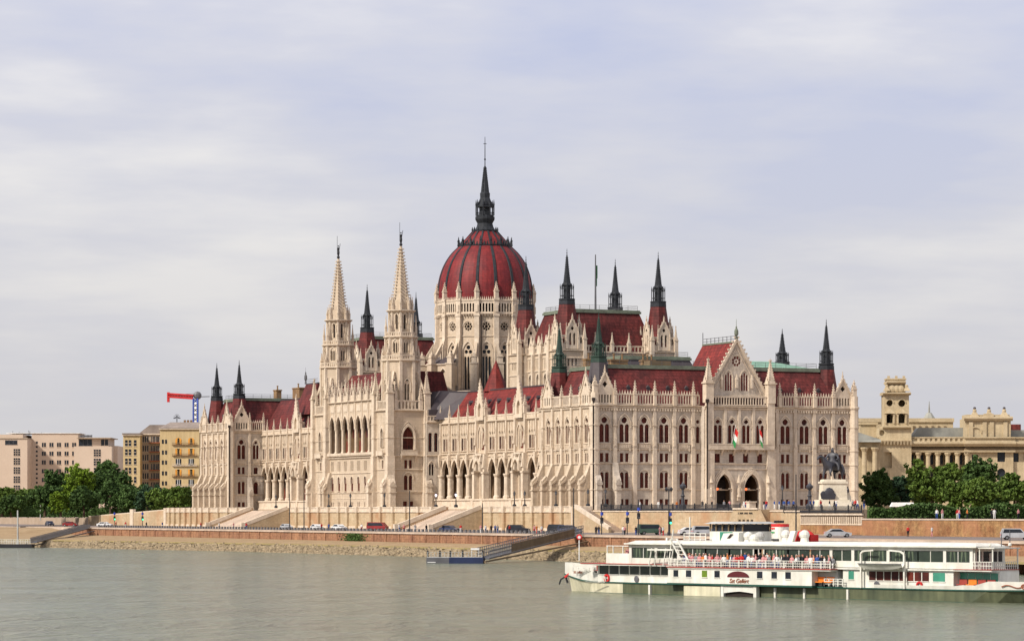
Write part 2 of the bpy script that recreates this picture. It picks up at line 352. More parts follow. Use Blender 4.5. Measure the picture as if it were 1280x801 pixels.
def hood(mb, fr, s, w, zs, kind='arch', t=0, band=.22, proj=.16, k=1.0, legs=0):
    a = Op(kind, s, w, zs-1, zs+{'arch': w*.866*k, 'round': w/2}[kind], k); c = Op(kind, s, w+2*band, zs-1, zs+{'arch': (w+2*band)*.866*k, 'round': w/2+band}[kind], k)
    old = mb.fr; mb.fr = fr; n = 10
    pa = [(s+w/2*math.sin(i*math.pi/2/5-math.pi/2),) for i in range(n+1)]
    for i in range(n):
        x0, x1 = pa[i][0], pa[i+1][0]; f = (w/2+band)/(w/2); X0, X1 = s+(x0-s)*f, s+(x1-s)*f
        mb.hexa([(x0, t+.0, a.hi(x0)), (x1, t+.0, a.hi(x1)), (X1, t+.0, c.hi(X1)), (X0, t+.0, c.hi(X0))], [(x0, t+proj, a.hi(x0)), (x1, t+proj, a.hi(x1)), (X1, t+proj, c.hi(X1)), (X0, t+proj, c.hi(X0))])
    if legs:
        mb.box(s-w/2-band, s-w/2, t, t+proj, zs-legs, zs); mb.box(s+w/2, s+w/2+band, t, t+proj, zs-legs, zs)
    mb.fr = old
def string(mb, fr, s0, s1, z, h=.3, proj=.25, t=0):
    old = mb.fr; mb.fr = fr; mb.prism([(t, z), (t+proj*.5, z), (t+proj, z+h*.5), (t+proj, z+h*.85), (t, z+h)], s0, s1, 's'); mb.fr = old
def pinn(mb, x, y, z0, h, w, fr=None, crock=True, shaft=.42):
    old = mb.fr
    if fr: mb.fr = fr
    zs = z0+h*shaft
    mb.cbox(x, y, z0, zs, w); mb.cbox(x, y, zs, zs+.12*w+.05, w*1.25)
    for dx, dy in ((1, 0), (-1, 0), (0, 1), (0, -1)):        # little gablets
        px, py = x+dx*w*.52, y+dy*w*.52; q = w*.5
        mb.face([(px-dy*q, py-dx*q, zs+.1*w), (px+dy*q, py+dx*q, zs+.1*w), (px, py, zs+w*.95)])
    mb.frus(x, y, zs+.1*w, z0+h*.97, w*.82, .06)
    mb.cbox(x, y, z0+h*.93, z0+h*.96, max(w*.3, .14)); mb.cbox(x, y, z0+h*.96, z0+h, .07)
    if crock and h > 3.2:
        n = int(h*(1-shaft)/.55)
        for i in range(1, n):
            f = i/n; zz = zs+(z0+h*.95-zs)*f; ww = w*.82*(1-f)
            for dx, dy in ((1, 1), (1, -1), (-1, 1), (-1, -1)): mb.cbox(x+dx*(ww/2+.04), y+dy*(ww/2+.04), zz, zz+.2, .16)
    mb.fr = old
def balus(mb, fr, s0, s1, z0, z1, t=0, pitch=.62, post=.26, d=.22, crest=0, rail=.22):
    old = mb.fr; mb.fr = fr
    mb.box(s0, s1, t-d, t, z0, z0+rail); mb.box(s0, s1, t-d-.04, t+.04, z1-rail, z1)
    n = max(1, int(round((s1-s0)/pitch)))
    for i in range(n+1):
        x = s0+(s1-s0)*i/n
        mb.box(x-post/2, x+post/2, t-d+.02, t-.02, z0+rail, z1-rail)
        if i < n:
            c = x+(s1-s0)/n/2; g = ((s1-s0)/n-post)/2
            mb.face([(c-g, t-.03, z1-rail), (c-g, t-.03, z1-rail-.3), (c, t-.03, z1-rail)]); mb.face([(c+g, t-.03, z1-rail), (c+g, t-.03, z1-rail-.3), (c, t-.03, z1-rail)])
        if crest and i < n: mb.frus(c, t-d/2, z1, z1+crest, .3, .05, .2, .05)
    mb.fr = old
def sill(mb, fr, s, w, z, t=0): string(mb, fr, s-w/2, s+w/2, z-.2, .2, .22, t)
# ================================================================== the parliament
PB = thing('parliament_building', 'long cream Gothic parliament with a red ribbed dome, white spires and dark red roofs', 'building', (LX, LY, CZ), TH)
GZ = .5                                     # ground beside the building (0 = eye height)
FW = Fr(0, 0, 0, 1, -1, 0); FS = Fr(0, 0, 1, 0, 0, -1)
def shiftF(f, n, s=0): return Fr(f.o[0]+f.n[0]*n+f.e[0]*s, f.o[1]+f.n[1]*n+f.e[1]*s, f.e[0], f.e[1], f.n[0], f.n[1], f.o[2])

def bay_upper(fr, s, sc=1.0, rank=1.0, dz=0, pm='window_glass'):
    w = .98*sc; g = .63*sc
    a = [Op('round', s-g, w, 14.55+dz, 18.35+dz), Op('round', s+g, w, 14.55+dz, 18.35+dz), circ(s, 19.15+dz, .66*sc)]
    return win(fr, a, .42, rank=rank, pm=pm)
def bay_small(fr, s, rank=1.0, dz=0, sc=1.0):
    return win(fr, [Op('rect', s-.62*sc, .78*sc, 10.45+dz, 12.3+dz), Op('rect', s+.62*sc, .78*sc, 10.45+dz, 12.3+dz)], .4, rank=rank*.9)
def bay_lower(fr, s, rank=1.0, sc=1.0):
    return win(fr, [Op('round', s-.56*sc, .82*sc, 5.05, 8.35), Op('round', s+.56*sc, .82*sc, 5.05, 8.35)], .4, rank=rank)
def bay_base(fr, s, rank=.5):
    return win(fr, [Op('rect', s-.62, .8, 1.45, 2.75), Op('rect', s+.62, .8, 1.45, 2.75)], .35, rank=rank)
def deco_bay(mb, fr, s, sc=1.0, dz=0, low=True):
    hood(mb, fr, s, 2.75*sc, 18.1+dz, k=.95, legs=.5); hood(mb, fr, s, 2.3*sc, 18.1+dz, k=.9, band=.12, proj=.08)
    if low: hood(mb, fr, s, 2.2*sc, 7.7, 'round', band=.16, proj=.14, legs=.3)
    string(mb, fr, s-1.45*sc, s+1.45*sc, 14.15+dz, .25, .3)
    old = mb.fr; mb.fr = fr
    mb.box(s-1.35*sc, s+1.35*sc, .02, .22, 13.3+dz, 14.15+dz)
    for i in range(7): x = s+(-1.2+.4*i)*sc; mb.box(x-.07, x+.07, .22, .3, 13.42+dz, 14.1+dz)
    for x in (s-1.2*sc, s+1.2*sc): mb.box(x-.12, x+.12, 0, .3, 12.75+dz, 13.35+dz)
    sill(mb, fr, s, 2.1*sc, 10.45+dz); sill(mb, fr, s, 2.1*sc, 5.05)
    mb.fr = old
def sbutt(mb, fr, s, w, top=10.3, out=3.0, g=GZ):
    old = mb.fr; mb.fr = fr
    mb.prism([(0, g), (0, top), (.5, top), (out*.62, top-3.3), (out*.62, g)], s-w/2, s+w/2, 's')
    x0, x1 = out*.55, out
    mb.prism([(x0, g), (x0, top-2.9), (x0+.25, top-2.6), (x1-.1, top-3.7), (x1-.1, g)], s-w*.42, s+w*.42, 's')
    mb.prism([(x0+.2, top-3.4), (x1, top-4.3), (x1, top-4.6), (x0+.2, top-3.9)], s-w*.55, s+w*.55, 's')
    mb.face([(s-w*.5, x1+.02, top-4.3), (s+w*.5, x1+.02, top-4.3), (s, x1+.02, top-3.2)])
    mb.box(s-w*.52, s+w*.52, -.1, x1+.12, g, g+.9); mb.box(s-w*.52, s+w*.52, -.1, x1+.08, 4.6, 4.85)
    mb.fr = old
def pier(mb, fr, s, w, t, z0, z1):
    w *= .85; t *= .75
    old = mb.fr; mb.fr = fr
    mb.box(s-w/2, s+w/2, -.1, t, z0, z1*.62); mb.box(s-w*.42, s+w*.42, -.1, t*.8, z1*.62, z1)
    mb.prism([(t*.8, z1*.62+.5), (t, z1*.62), (0, z1*.62)], s-w/2, s+w/2, 's')
    for z in (10.0, 13.6, 18.0): mb.box(s-w*.55, s+w*.55, -.1, t+.06, z, z+.18)
    # blind canopy on the pier
    mb.frus(s, t+.02, 15.2, 17.6, w*.8, .05, .3, .05); mb.box(s-w*.3, s+w*.3, t*.5, t+.14, 13.8, 15.2)
    mb.fr = old
def gable(name, fr, s, w, z0, zr, za, slots=5, t=.05, back=2.0, eye=.62, slot_z=(.35, 2.0)):
    """small Gothic gable: slotted foot, triangular top with a diamond eye"""
    mb = MB().mt('stone_trim'); h = w/2
    top = lambda x: zr+(za-zr)*(1-abs(x-s)/h)
    ops = [Op('rect', s+(i-(slots-1)/2)*(w-.9)/slots, (w-.9)/slots*.5, z0+slot_z[0], z0+slot_z[1]) for i in range(slots)]
    ops.append(Op('dia', s, 2*eye, zr+(za-zr)*.40-eye*1.1, zr+(za-zr)*.40+eye*1.1))
    facade(mb, fr, s-h, s+h, z0, top, ops, .45, t, bps=(s,))
    mb.fr = fr
    for sg in (-1, 1):                      # raking coping with crockets
        mb.bar((s+sg*h, t+.02, zr), (s, t+.02, za), .32)
        n = max(3, int((za-zr)/.8))
        for i in range(n): f = (i+.5)/n; mb.cbox(s+sg*h*(1-f)+sg*.16, t, zr+(za-zr)*f+.1, zr+(za-zr)*f+.38, .2)
    pinn(mb, s, t-.1, za-.3, 1.9, .3, crock=False); mb.box(s-h, s+h, t-.05, t+.2, z0-.05, z0+.12)
    o = mb.build(name, parent=PB)
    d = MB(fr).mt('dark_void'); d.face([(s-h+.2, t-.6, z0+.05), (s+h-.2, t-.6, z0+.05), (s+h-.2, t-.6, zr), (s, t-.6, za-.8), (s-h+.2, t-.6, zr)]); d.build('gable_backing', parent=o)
    return o
PINN = []                                   # pinnacles collected as separate parts
def pin(x, y, z0, h, w, fr=None, crock=True): PINN.append((x, y, z0, h, w, fr, crock))

# ---------------------------------------------------------------- south pavilion
WB = [4.5, 9.3, 14.1, 18.9, 23.9]; PL = 29.0; PD = 60.6
ops = []
for s in WB:
    ops += bay_upper(FW, s, .95, 1.0); ops += bay_small(FW, s, .9, sc=.9); ops += bay_lower(FW, s, .25)
mb = MB().mt('stone'); facade(mb, FW, -.6, PL, GZ-1, 22.2, ops, .42)
mb.box(.05, 10, PL-.4, PL, GZ-1, 22.2)
PWS = mb.build('pavilion_wall', parent=PB)
mb = MB().mt('stone_trim')
for s in WB:
    deco_bay(mb, FW, s, .92, low=False)
    mb.fr = FW; hood(mb, FW, s, 2.0, 3.4, 'round', legs=2.6)
for s in (2.1, 6.9, 11.7, 16.5, 21.4, 26.4): pier(mb, FW, s, 1.05, .75, 9.5, 22)
for z, p in ((22.0, .55), (21.6, .35), (13.0, .3), (10.0, .25), (4.6, .18)): string(mb, FW, -.6, PL, z, .4 if z > 21 else .28, p)
string(mb, FW, -.6, PL, .5, 1.0, .3)
mb.build('stone_dressing', parent=PWS)
for s in (2.1, 6.9, 11.7, 16.5, 21.4, 26.4):
    mb = MB().mt('stone'); sbutt(mb, FW, s, 1.25); mb.build('buttress', parent=PB)
    pin(s, .35, 22.3, 4.6, .72, FW)
mb = MB().mt('stone_trim'); balus(mb, FW, 6.9, 21.6, 22.45, 24.6, .3); balus(mb, FW, -.5, 2.4, 22.45, 24.6, .3); mb.build('balustrade', parent=PB)
gable('gable', FW, 4.5, 4.3, 22.4, 24.9, 28.8, 3, .35, eye=.5); gable('gable', FW, 23.9, 4.3, 22.4, 24.9, 28.6, 3, .35, eye=.5)

SB = [1.9, 6.5, 11.1, 15.7, 20.3]; EB = [44.4, 49.0, 53.6, 58.2]
ops = []
for i, s in enumerate(SB+EB):
    ops += bay_upper(FS, s, 1, 3, pm='window_glass' if s > 5 else 'window_glass'); ops += bay_small(FS, s, 3); ops += bay_lower(FS, s, 3); ops += bay_base(FS, s, 1.2)
ops += win(FS, [Op('round', 23.6, .8, 14.55, 18.0), circ(23.6, 19.0, .4)], rank=2); ops += win(FS, Op('rect', 23.6, .6, 10.45, 12.3), rank=1.5)
ops += win(FS, [Op('round', 41.8, .7, 14.55, 18.0)], rank=1)
ops += [Op('rect', 28.9, 3.95, GZ-1, 8.3), Op('rect', 35.5, 3.95, GZ-1, 8.3)]
mb = MB().mt('stone_grey'); facade(mb, FS, -.6, PD+.3, GZ-1, 22.2, ops, .42)
mb.mt('stone'); mb.fr = ID; mb.box(PD-.4, PD, .1, PL, GZ-1, 22.2); mb.box(0.1, PD-.4, PL-.4, PL, GZ-1, 22.2)
PSS = mb.build('pavilion_wall', parent=PB)
mb = MB().mt('stone_trim')
for s in SB+EB: deco_bay(mb, FS, s)
for s in (4.2, 8.8, 13.4, 18.0, 22.4, 42.3, 46.7, 51.3, 55.9, 60.4): pier(mb, FS, s, 1.0, .6, GZ, 22)
for z, p in ((22.0, .55), (21.6, .35), (13.0, .25), (10.0, .25), (4.6, .18)): string(mb, FS, -.6, PD+.5, z, .4 if z > 21 else .26, p)
string(mb, FS, -.6, PD+.5, .5, .5, .3)
mb.fr = FS                                 # corbel row under the cornice
for i in range(98): x = -.4+i*.62; mb.box(x, x+.28, 0, .45, 21.15, 21.6)
mb.build('stone_dressing', parent=PSS)
for s in (-.2, 4.2):
    mb = MB().mt('stone_grey'); sbutt(mb, FS, s, 1.3, 10.3, 2.3); mb.build('buttress', parent=PB)
mb = MB().mt('stone_trim')
balus(mb, FS, 4.4, 23.8, 22.45, 24.7, .3, crest=.7, post=.24); mb.build('balustrade', parent=PB)
mb = MB().mt('stone_trim'); balus(mb, FS, 42.5, 55.8, 22.45, 24.7, .3, crest=.7, post=.24); mb.build('balustrade', parent=PB)
for s in (4.2, 8.8, 13.4, 18.0, 22.4, 42.9, 46.7, 51.3, 55.9, 60.5): pin(s, .35, 22.3, 5.2, .7, FS)
gable('gable', FS, 1.9, 4.3, 22.4, 24.9, 29.0, 5, .35); gable('gable', FS, 58.2, 4.3, 22.4, 24.9, 28.6, 5, .35)
# corner turret shafts
for x, y in ((-.5, -.5), (PD+.3, -.4)):
    mb = MB().mt('stone_trim'); mb.cyl(x, y, GZ-1, 22.2, .95); mb.cyl(x, y, 22.2, 24.8, .85); mb.lathe(x, y, [(1.15, 22.1), (1.15, 22.5), (.9, 22.6)], 8)
    for z in (4.6, 10, 13, 18): mb.cyl(x, y, z, z+.25, 1.08)
    o = mb.build('corner_shaft', parent=PB); m2 = MB().mt('stone_trim'); pinn(m2, x, y, 24.8, 3.6, .9); m2.build('pinnacle', parent=o)
# risalit with the big gable
RT = 1.6; FR_ = shiftF(FS, RT); r0, r1 = 24.3, 41.0
rb = [27.5, 30.85, 34.2, 37.55]
ops = []
for s in rb: ops += bay_upper(FR_, s, .82, 3); ops += win(FR_, Op('rect', s-.1, 1.25, 10.35, 12.3), rank=3)
doors = [Op('arch', 28.9, 3.7, GZ, 8.1), Op('arch', 35.5, 3.7, GZ, 8.1)]
mb = MB().mt('stone_grey'); facade(mb, FR_, r0, r1, GZ-1, 22.2, ops, .42)
mb = MB().mt('stone_grey'); facade(mb, FR_, r0, r1, GZ-1, 22.2, ops+doors, .9)
mb.fr = FR_; mb.box(r0, r0+.5, -2.5, -.9, GZ-1, 22.2); mb.box(r1-.5, r1, -2.5, -.9, GZ-1, 22.2)
PR = mb.build('risalit_wall', parent=PB)
mb = MB(FR_).mt('stone_grey')
for c in (28.9, 35.5):
    mb.mt('shaded_stone'); mb.box(c-1.95, c-1.86, -8.5, -.9, GZ, 8.2); mb.box(c+1.86, c+1.95, -8.5, -.9, GZ, 8.2); mb.box(c-1.9, c+1.9, -8.6, -8.5, GZ, 8.2); mb.box(c-1.9, c+1.9, -8.5, -.9, 8.15, 8.3)
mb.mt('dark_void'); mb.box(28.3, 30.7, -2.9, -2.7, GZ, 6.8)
mb.build('portal_recess', parent=PR)
mb = MB().mt('stone_trim')
for c in (28.9, 35.5):
    for q in (0, .3, .6): hood(mb, FR_, c, 3.75+q*2, 4.85, band=.26, proj=.42-q*.45, legs=4.3, k=.99)
for s in rb: deco_bay(mb, FR_, s, .8, low=False)
mb.fr = FR_
mb.box(r0+.6, r1-.6, 0, 1.0, 13.15, 13.5); mb.box(r0+.6, r1-.6, .8, 1.0, 13.5, 14.3); mb.box(r0+.6, r1-.6, .78, 1.05, 14.2, 14.35)
for i in range(6): x = r0+1.2+i*2.85; mb.prism([(0, 11.9), (0, 13.15), (.9, 13.15)], x-.2, x+.2, 's')
for s in (25.4, 39.9): mb.box(s-.95, s+.95, -.1, .75, GZ, 13.4); mb.box(s-.85, s+.85, -.1, .6, 13.4, 23.2); mb.box(s-1.05, s+1.05, -.1, .9, GZ, 4.9)
for s in (29.17, 32.5, 35.87): mb.box(s-.3, s+.3, -.1, .3, 13.5, 22.2)
for z, p in ((22.0, .55), (21.6, .35), (10.0, .2), (8.9, .15)): string(mb, FR_, r0, r1, z, .35, p)
for c in (32.2, 25.6, 39.2):               # statues under canopies between the portals
    mb.cyl(c, .65, 3.2, 3.7, .45); mb.lathe(c, .65, [(.32, 3.7), (.38, 4.6), (.28, 5.2), (.1, 5.3)]); mb.ball(c, .65, 5.5, .2, 6); mb.cyl(c, .65, 6.2, 8.0, .5, .05); mb.box(c-.3, c+.3, 0, .6, 2.5, 3.2)
mb.build('stone_dressing', parent=PR)
mb = MB().mt('stone_trim'); balus(mb, FR_, r0+2, r1-2, 22.45, 24.4, .25, crest=0, post=.24); mb.build('balustrade', parent=PB)
gs, gh, gz, ga = 32.4, 6.9, 24.4, 36.4
mb = MB().mt('stone_grey'); gt = lambda x: gz+.6+(ga-gz-.6)*(1-abs(x-gs)/gh)
gops = []
for i in range(8):
    a = i*math.pi/4+math.pi/8; gops.append(circ(gs+.80*math.cos(a), 31.8+.80*math.sin(a), .30))
gops.append(circ(gs, 31.8, .26)); ros = list(gops)
g2 = []
for c in (gs-1.9, gs+1.9):
    for k in (-1, 0, 1): g2.append(Op('round', c+k*.58, .42, 25.6, 29.0+(.45 if k == 0 else 0)))
win(FR_, ros, .3, rank=6, bars=False, pm='dark_glass', t=-1.0, fm='stone_trim')
win(FR_, g2[:3], .35, rank=6, pm='dark_glass', fm='stone_trim', t=-1.0); win(FR_, g2[3:], .35, rank=6, pm='dark_glass', fm='stone_trim', t=-1.0)
facade(mb, FR_, gs-gh, gs+gh, gz, gt, gops+g2, .4, -1.0, bps=(gs,))
GB = mb.build('great_gable', parent=PB)
mb = MB(FR_).mt('stone_trim')
for sg in (-1, 1):
    mb.bar((gs+sg*gh, -.9, gz+.6), (gs, -.9, ga), .5); mb.bar((gs+sg*(gh-1.1), -.93, gz+.6), (gs, -.93, ga-1.7), .16)
    for i in range(14): f = (i+.5)/14; mb.cbox(gs+sg*(gh*(1-f)+.2), -.9, gz+.7+(ga-gz)*f, gz+1.1+(ga-gz)*f, .3)
for c in (gs-1.9, gs+1.9): hood(mb, FR_, c, 1.9, 28.4, 'arch', t=-1.0, band=.15, proj=.12, k=.9, legs=2.8)
hood(mb, FR_, gs, 2.5, 31.8, 'round', t=-1, band=.18, proj=.14)
for x in (gs-3.6, gs, gs+3.6): mb.box(x-.25, x+.25, -1, -.6, 26.2, 27.9); mb.frus(x, -.8, 27.9, 29.2, .6, .05, .5, .05)
string(mb, FR_, gs-gh, gs+gh, gz-.1, .35, .3, -1.0)
mb.mt('copper'); mb.lathe(gs, -1, [(.35, ga), (.2, ga+.8), (.45, ga+1.1), (.42, ga+1.9), (.25, ga+2.3), (.12, ga+2.4), (.2, ga+2.6), (.05, ga+2.9), (.04, ga+4.3)], 8)
mb.build('gable_dressing', parent=GB)
for s in (25.3, 40.0): pin(s, -.1, 23.0, 9.6, 1.75, FR_)
mb = MB(Fr(0, 0, 1, 0, 0, 1)).mt('roof_bright'); yb = 15
mb.prism([(gs-6.6, 24.4), (gs, 36.0), (gs+6.6, 24.4)], -.4, yb, 't')
mb.mt('copper'); mb.box(gs-.2, gs+.2, -.4, yb, 35.8, 36.15)
GR = mb.build('gable_roof', parent=PB)
mb = MB().mt('iron_grey')
for z in (36.6, 37.2): mb.bar((gs, 0, z), (gs, yb, z), .1)
for i in range(9): mb.bar((gs, i*yb/8, 36.1), (gs, i*yb/8, 37.3), .1)
mb.bar((gs, yb, 36.1), (gs, yb, 38.6), .12); mb.build('ridge_railing', parent=GR)

def mansard(name, x0, x1, y0, y1, z0, z1, ins, m1='roof_red', deck='copper', band=True, dormers=()):
    mb = MB().mt(m1); xm, ym = (x0+x1)/2, (y0+y1)/2
    mb.frus(xm, ym, z0, z1, x1-x0, x1-x0-2*ins, y1-y0, y1-y0-2*ins)
    o = mb.build(name, parent=PB)
    if band:
        mb = MB().mt(deck); a = ins
        for q, (za, zb, e) in enumerate(((z1-.05, z1+.45, .35), (z1+.45, z1+.75, .15))): mb.box(x0+a-e, x1-a+e, y0+a-e, y1-a+e, za, zb)
        mb.mt('iron_grey')
        X0, X1, Y0, Y1, zt = x0+a+.3, x1-a-.3, y0+a+.3, y1-a-.3, z1+.75
        for z in (zt+.5, zt+1.0):
            for p, q in (((X0, Y0), (X1, Y0)), ((X0, Y0), (X0, Y1)), ((X1, Y0), (X1, Y1)), ((X0, Y1), (X1, Y1))): mb.bar((p[0], p[1], z), (q[0], q[1], z), .06)
        n = int((X1-X0)/2.4)
        for i in range(n+1): mb.bar((X0+(X1-X0)*i/n, Y0, zt), (X0+(X1-X0)*i/n, Y0, zt+1.05), .06)
        n = max(1, int((Y1-Y0)/2.4))
        for i in range(n+1): mb.bar((X0, Y0+(Y1-Y0)*i/n, zt), (X0, Y0+(Y1-Y0)*i/n, zt+1.05), .06)
        mb.build('roof_deck', parent=o)
    return o
RSP = mansard('roof', 1.0, 59.6, 1.0, 28.4, 22.2, 30.2, 4.3)
def dormer(parent, x, y, z, face='s', w=.8):
    mb = MB().mt('slate')
    if face == 's': mb.fr = Fr(x, y, 1, 0, 0, -1)
    else: mb.fr = Fr(x, y, 0, 1, -1, 0)
    mb.box(-w/2, w/2, -1.5, .3, z, z+w*.7); mb.prism([(-w*.7, z+w*.7), (0, z+w*1.5), (w*.7, z+w*.7)], -1.6, .4, 't'); mb.build('dormer', parent=parent)
for x in (8.8, 13.4, 18.0, 22.4, 44.8, 49.4, 54.0): dormer(RSP, x, 3.1, 25.6, 's', .7)
for y in (10, 14.5, 19): dormer(RSP, 3.1, y, 25.6, 'w', .7)
mb = MB().mt('slate')                       # dark snow guard strips near the eaves
mb.build
def chimney(parent, x, y, z, w, d, h, n=3):
    mb = MB().mt('chimney'); mb.cbox(x, y, z, z+h, w, d); mb.cbox(x, y, z+h-.35, z+h, w+.3, d+.3)
    o = mb.build('chimney', parent=parent)
    for i in range(n):
        m2 = MB().mt('chimney'); xx = x+(i-(n-1)/2)*w/max(n, 1); m2.cyl(xx, y, z+h, z+h+1.0, .22, .17, 6); m2.cyl(xx, y, z+h+.9, z+h+1.15, .26, .26, 6); m2.build('chimney_pot', parent=o)
for x, w, n in ((9.5, 4, 2), (15.5, 4, 2), (22.5, 3, 3)): chimney(RSP, x, 22, 30.9, w, 1.4, 2.0, n)
for x, w, n in ((37.5, 2.2, 3), (43, 5.0, 6)): chimney(RSP, x, 22, 30.9, w, 1.4, 2.2, n)
mb = MB().mt('copper_pale'); mb.frus(45, 14, 30.9, 32.6, 22, 5, 12, 3); mb.build('copper_cap', parent=RSP)
mb = MB().mt('museum_dark'); mb.cbox(22.5, 17, 30.9, 32.4, 5, 3); mb.build('roof_plant', parent=RSP)

def lantern(parent, x, y, z, zt, r, mname):
    """open dark lantern with a needle spire; z foot, zt tip"""
    mb = MB().mt(mname); h = zt-z
    mb.lathe(x, y, [(r*1.0, z), (r*1.12, z+.25), (r*1.12, z+.5)], 8)
    for k in range(8):
        a = (k+.5)*math.pi/4; X, Y = x+r*.92*math.cos(a), y+r*.92*math.sin(a)
        mb.bar((X, Y, z+.4), (X, Y, z+h*.26), .14); mb.frus(X, Y, z+h*.26, z+h*.33, .2, .04)
        b_ = (k+1.5)*math.pi/4; X2, Y2 = x+r*.92*math.cos(b_), y+r*.92*math.sin(b_)
        for zz in (z+h*.1, z+h*.24): mb.bar((X, Y, zz), (X2, Y2, zz), .12)
        mb.bar((X, Y, z+h*.24), (x+r*.6*math.cos(a), y+r*.6*math.sin(a), z+h*.33), .1)
    mb.lathe(x, y, [(r*.52, z+.3), (r*.50, z+h*.28), (r*.66, z+h*.30), (r*.48, z+h*.36), (r*.28, z+h*.6), (r*.13, z+h*.84), (.07, z+h*.9)], 8)
    mb.lathe(x, y, [(.05, z+h*.88), (.05, zt)], 5); mb.ball(x, y, z+h*.92, .16, 6); mb.ball(x, y, z+h*.96, .11, 6)
    for i in range(12):
        f = .36+.5*i/12; rr = r*(.48-(f-.36)*.72)
        for k in range(4): a = (k+.5)*math.pi/2; mb.cbox(x+rr*math.cos(a), y+rr*math.sin(a), z+h*f, z+h*f+.14, .14)
    return mb.build('spire', parent=parent)
def turret(x, y, z0=22.0, z1=32.0, zt=42.0, m1='roof_red', m2='spire_lead', r0=2.75, r1=1.5):
    mb = MB().mt(m1); mb.lathe(x, y, [(r0, z0), (r0*.93, z0+(z1-z0)*.35), (r1*1.12, z1-.8)], 8)
    mb.mt(m2); mb.lathe(x, y, [(r1*1.15, z1-.9), (r1*1.12, z1)], 8)
    o = mb.build('corner_turret', parent=PB); lantern(o, x, y, z1, zt, r1, m2); return o
turret(3.2, 5.5, 22, 32.2, 42.0, 'slate', 'spire_green'); turret(3.2, 25.5, 22, 30.8, 40.6, 'roof_red', 'spire_green', 2.5)
turret(57.4, 5.5, 22, 31.6, 41.6); turret(57.4, 25.5, 27, 32.8, 40.6, 'chimney')
uN = uonW(299, 3.2), uonW(271, 3.2)
turret(3.2, uN[0], 22, 32.0, 41.7); turret(3.2, uN[1], 22, 32.0, 41.7)
# downpipes with hopper heads
def pipe(fr, s, t, z0, z1):
    mb = MB(fr).mt('downpipe'); mb.box(s-.13, s+.13, t, t+.2, z0, z1); mb.box(s-.32, s+.32, t-.1, t+.35, z1, z1+.7); mb.build('downpipe', parent=PB)
pipe(FS, -1.15, 1.1, GZ, 23.0); pipe(FR_, r0+.3, .7, GZ, 23.0)

# ---------------------------------------------------------------- north pavilion
NU0, NU1 = 235.0, 261.0; ND = 60.6
FNS = Fr(0, NU0, 1, 0, 0, -1)
wb = [238.6+k*6.3 for k in range(5)]; wb = [238.5, 243.4, 248.3, 253.2, 258.1]
ops = []
for s in wb: ops += bay_upper(FW, s, 1, .5); ops += bay_small(FW, s, .5); ops += bay_lower(FW, s, .2)
mb = MB().mt('stone'); facade(mb, FW, NU0-.3, NU1, GZ-1, 22.2, ops, .42); PWN = mb.build('pavilion_wall', parent=PB)
mb = MB().mt('stone_trim')
for s in wb: deco_bay(mb, FW, s, .95, low=False)
np_ = [240.95, 245.85, 250.75, 255.65, 260.5]
for s in np_: pier(mb, FW, s, 1.3, .75, 9.5, 22)
for z, p in ((22.0, .55), (21.6, .35), (13.0, .3), (10.0, .25), (4.6, .18)): string(mb, FW, NU0-.3, NU1, z, .4 if z > 21 else .28, p)
mb.build('stone_dressing', parent=PWN)
for s in np_+[236.2]:
    mb = MB().mt('stone'); sbutt(mb, FW, s, 1.3, 10.6, 3.0); mb.build('buttress', parent=PB)
    pin(s, .35, 22.3, 4.6, .9, FW)
mb = MB().mt('stone_trim'); balus(mb, FW, 240.9, 255.7, 22.45, 24.6, .3); mb.build('balustrade', parent=PB)
gable('gable', FW, 238.6, 4.4, 22.4, 24.9, 29.2, 3, .35, eye=.5); gable('gable', FW, 258.1, 4.4, 22.4, 24.9, 28.8, 3, .35, eye=.5)
ops = []
ops += bay_upper(FNS, 2.7, 1.0, 1.2); ops += bay_small(FNS, 2.7); ops += bay_lower(FNS, 2.7); ops += bay_base(FNS, 2.7)
ops += bay_upper(FNS, 6.9, .75, 1.2); ops += win(FNS, Op('rect', 6.9, 1.2, 10.3, 12.2)); ops += win(FNS, Op('round', 6.9, 1.2, 5.0, 8.2))
mb = MB().mt('stone_grey'); facade(mb, FNS, -.4, 9.2, GZ-1, 22.2, ops, .42)
mb.mt('stone'); mb.fr = ID; mb.box(9.2, 60, NU0, NU0+.4, GZ, 22.2); mb.box(59.6, 60, NU0+.4, NU1, GZ, 22.2); mb.box(.1, 59.6, NU1-.4, NU1, GZ, 22.2)
o = mb.build('pavilion_wall', parent=PB)
mb = MB().mt('stone_trim'); deco_bay(mb, FNS, 2.7); deco_bay(mb, FNS, 6.9, .75)
for s in (5.0,): pier(mb, FNS, s, .8, .5, GZ, 22)
for z, p in ((22.0, .55), (21.6, .35), (13.0, .25), (10.0, .25), (4.6, .18)): string(mb, FNS, -.4, 8.8, z, .4 if z > 21 else .26, p)
mb.build('stone_dressing', parent=o)
mb = MB().mt('stone_grey'); sbutt(mb, FNS, 5.0, 1.2, 9.5, 2.0); mb.build('buttress', parent=PB)
mb = MB().mt('stone_trim'); balus(mb, FNS, 5.2, 8.8, 22.45, 24.7, .3, crest=.5, post=.24); mb.build('balustrade', parent=PB)
gable('gable', FNS, 2.7, 4.4, 22.4, 24.9, 29.2, 5, .35); pin(5.0, .35, 22.3, 5.0, .7, FNS); pin(9.0, .35, 22.3, 5.0, .7, FNS)
mb = MB().mt('stone_trim'); mb.cyl(-.5, NU0-.4, GZ-1, 22.2, 1.0); mb.cyl(-.5, NU0-.4, 22.2, 24.8, .85); pinn(mb, -.5, NU0-.4, 24.8, 2.4, .9); mb.build('corner_shaft', parent=PB)
pipe(FNS, -1.2, 1.2, GZ, 23.0)
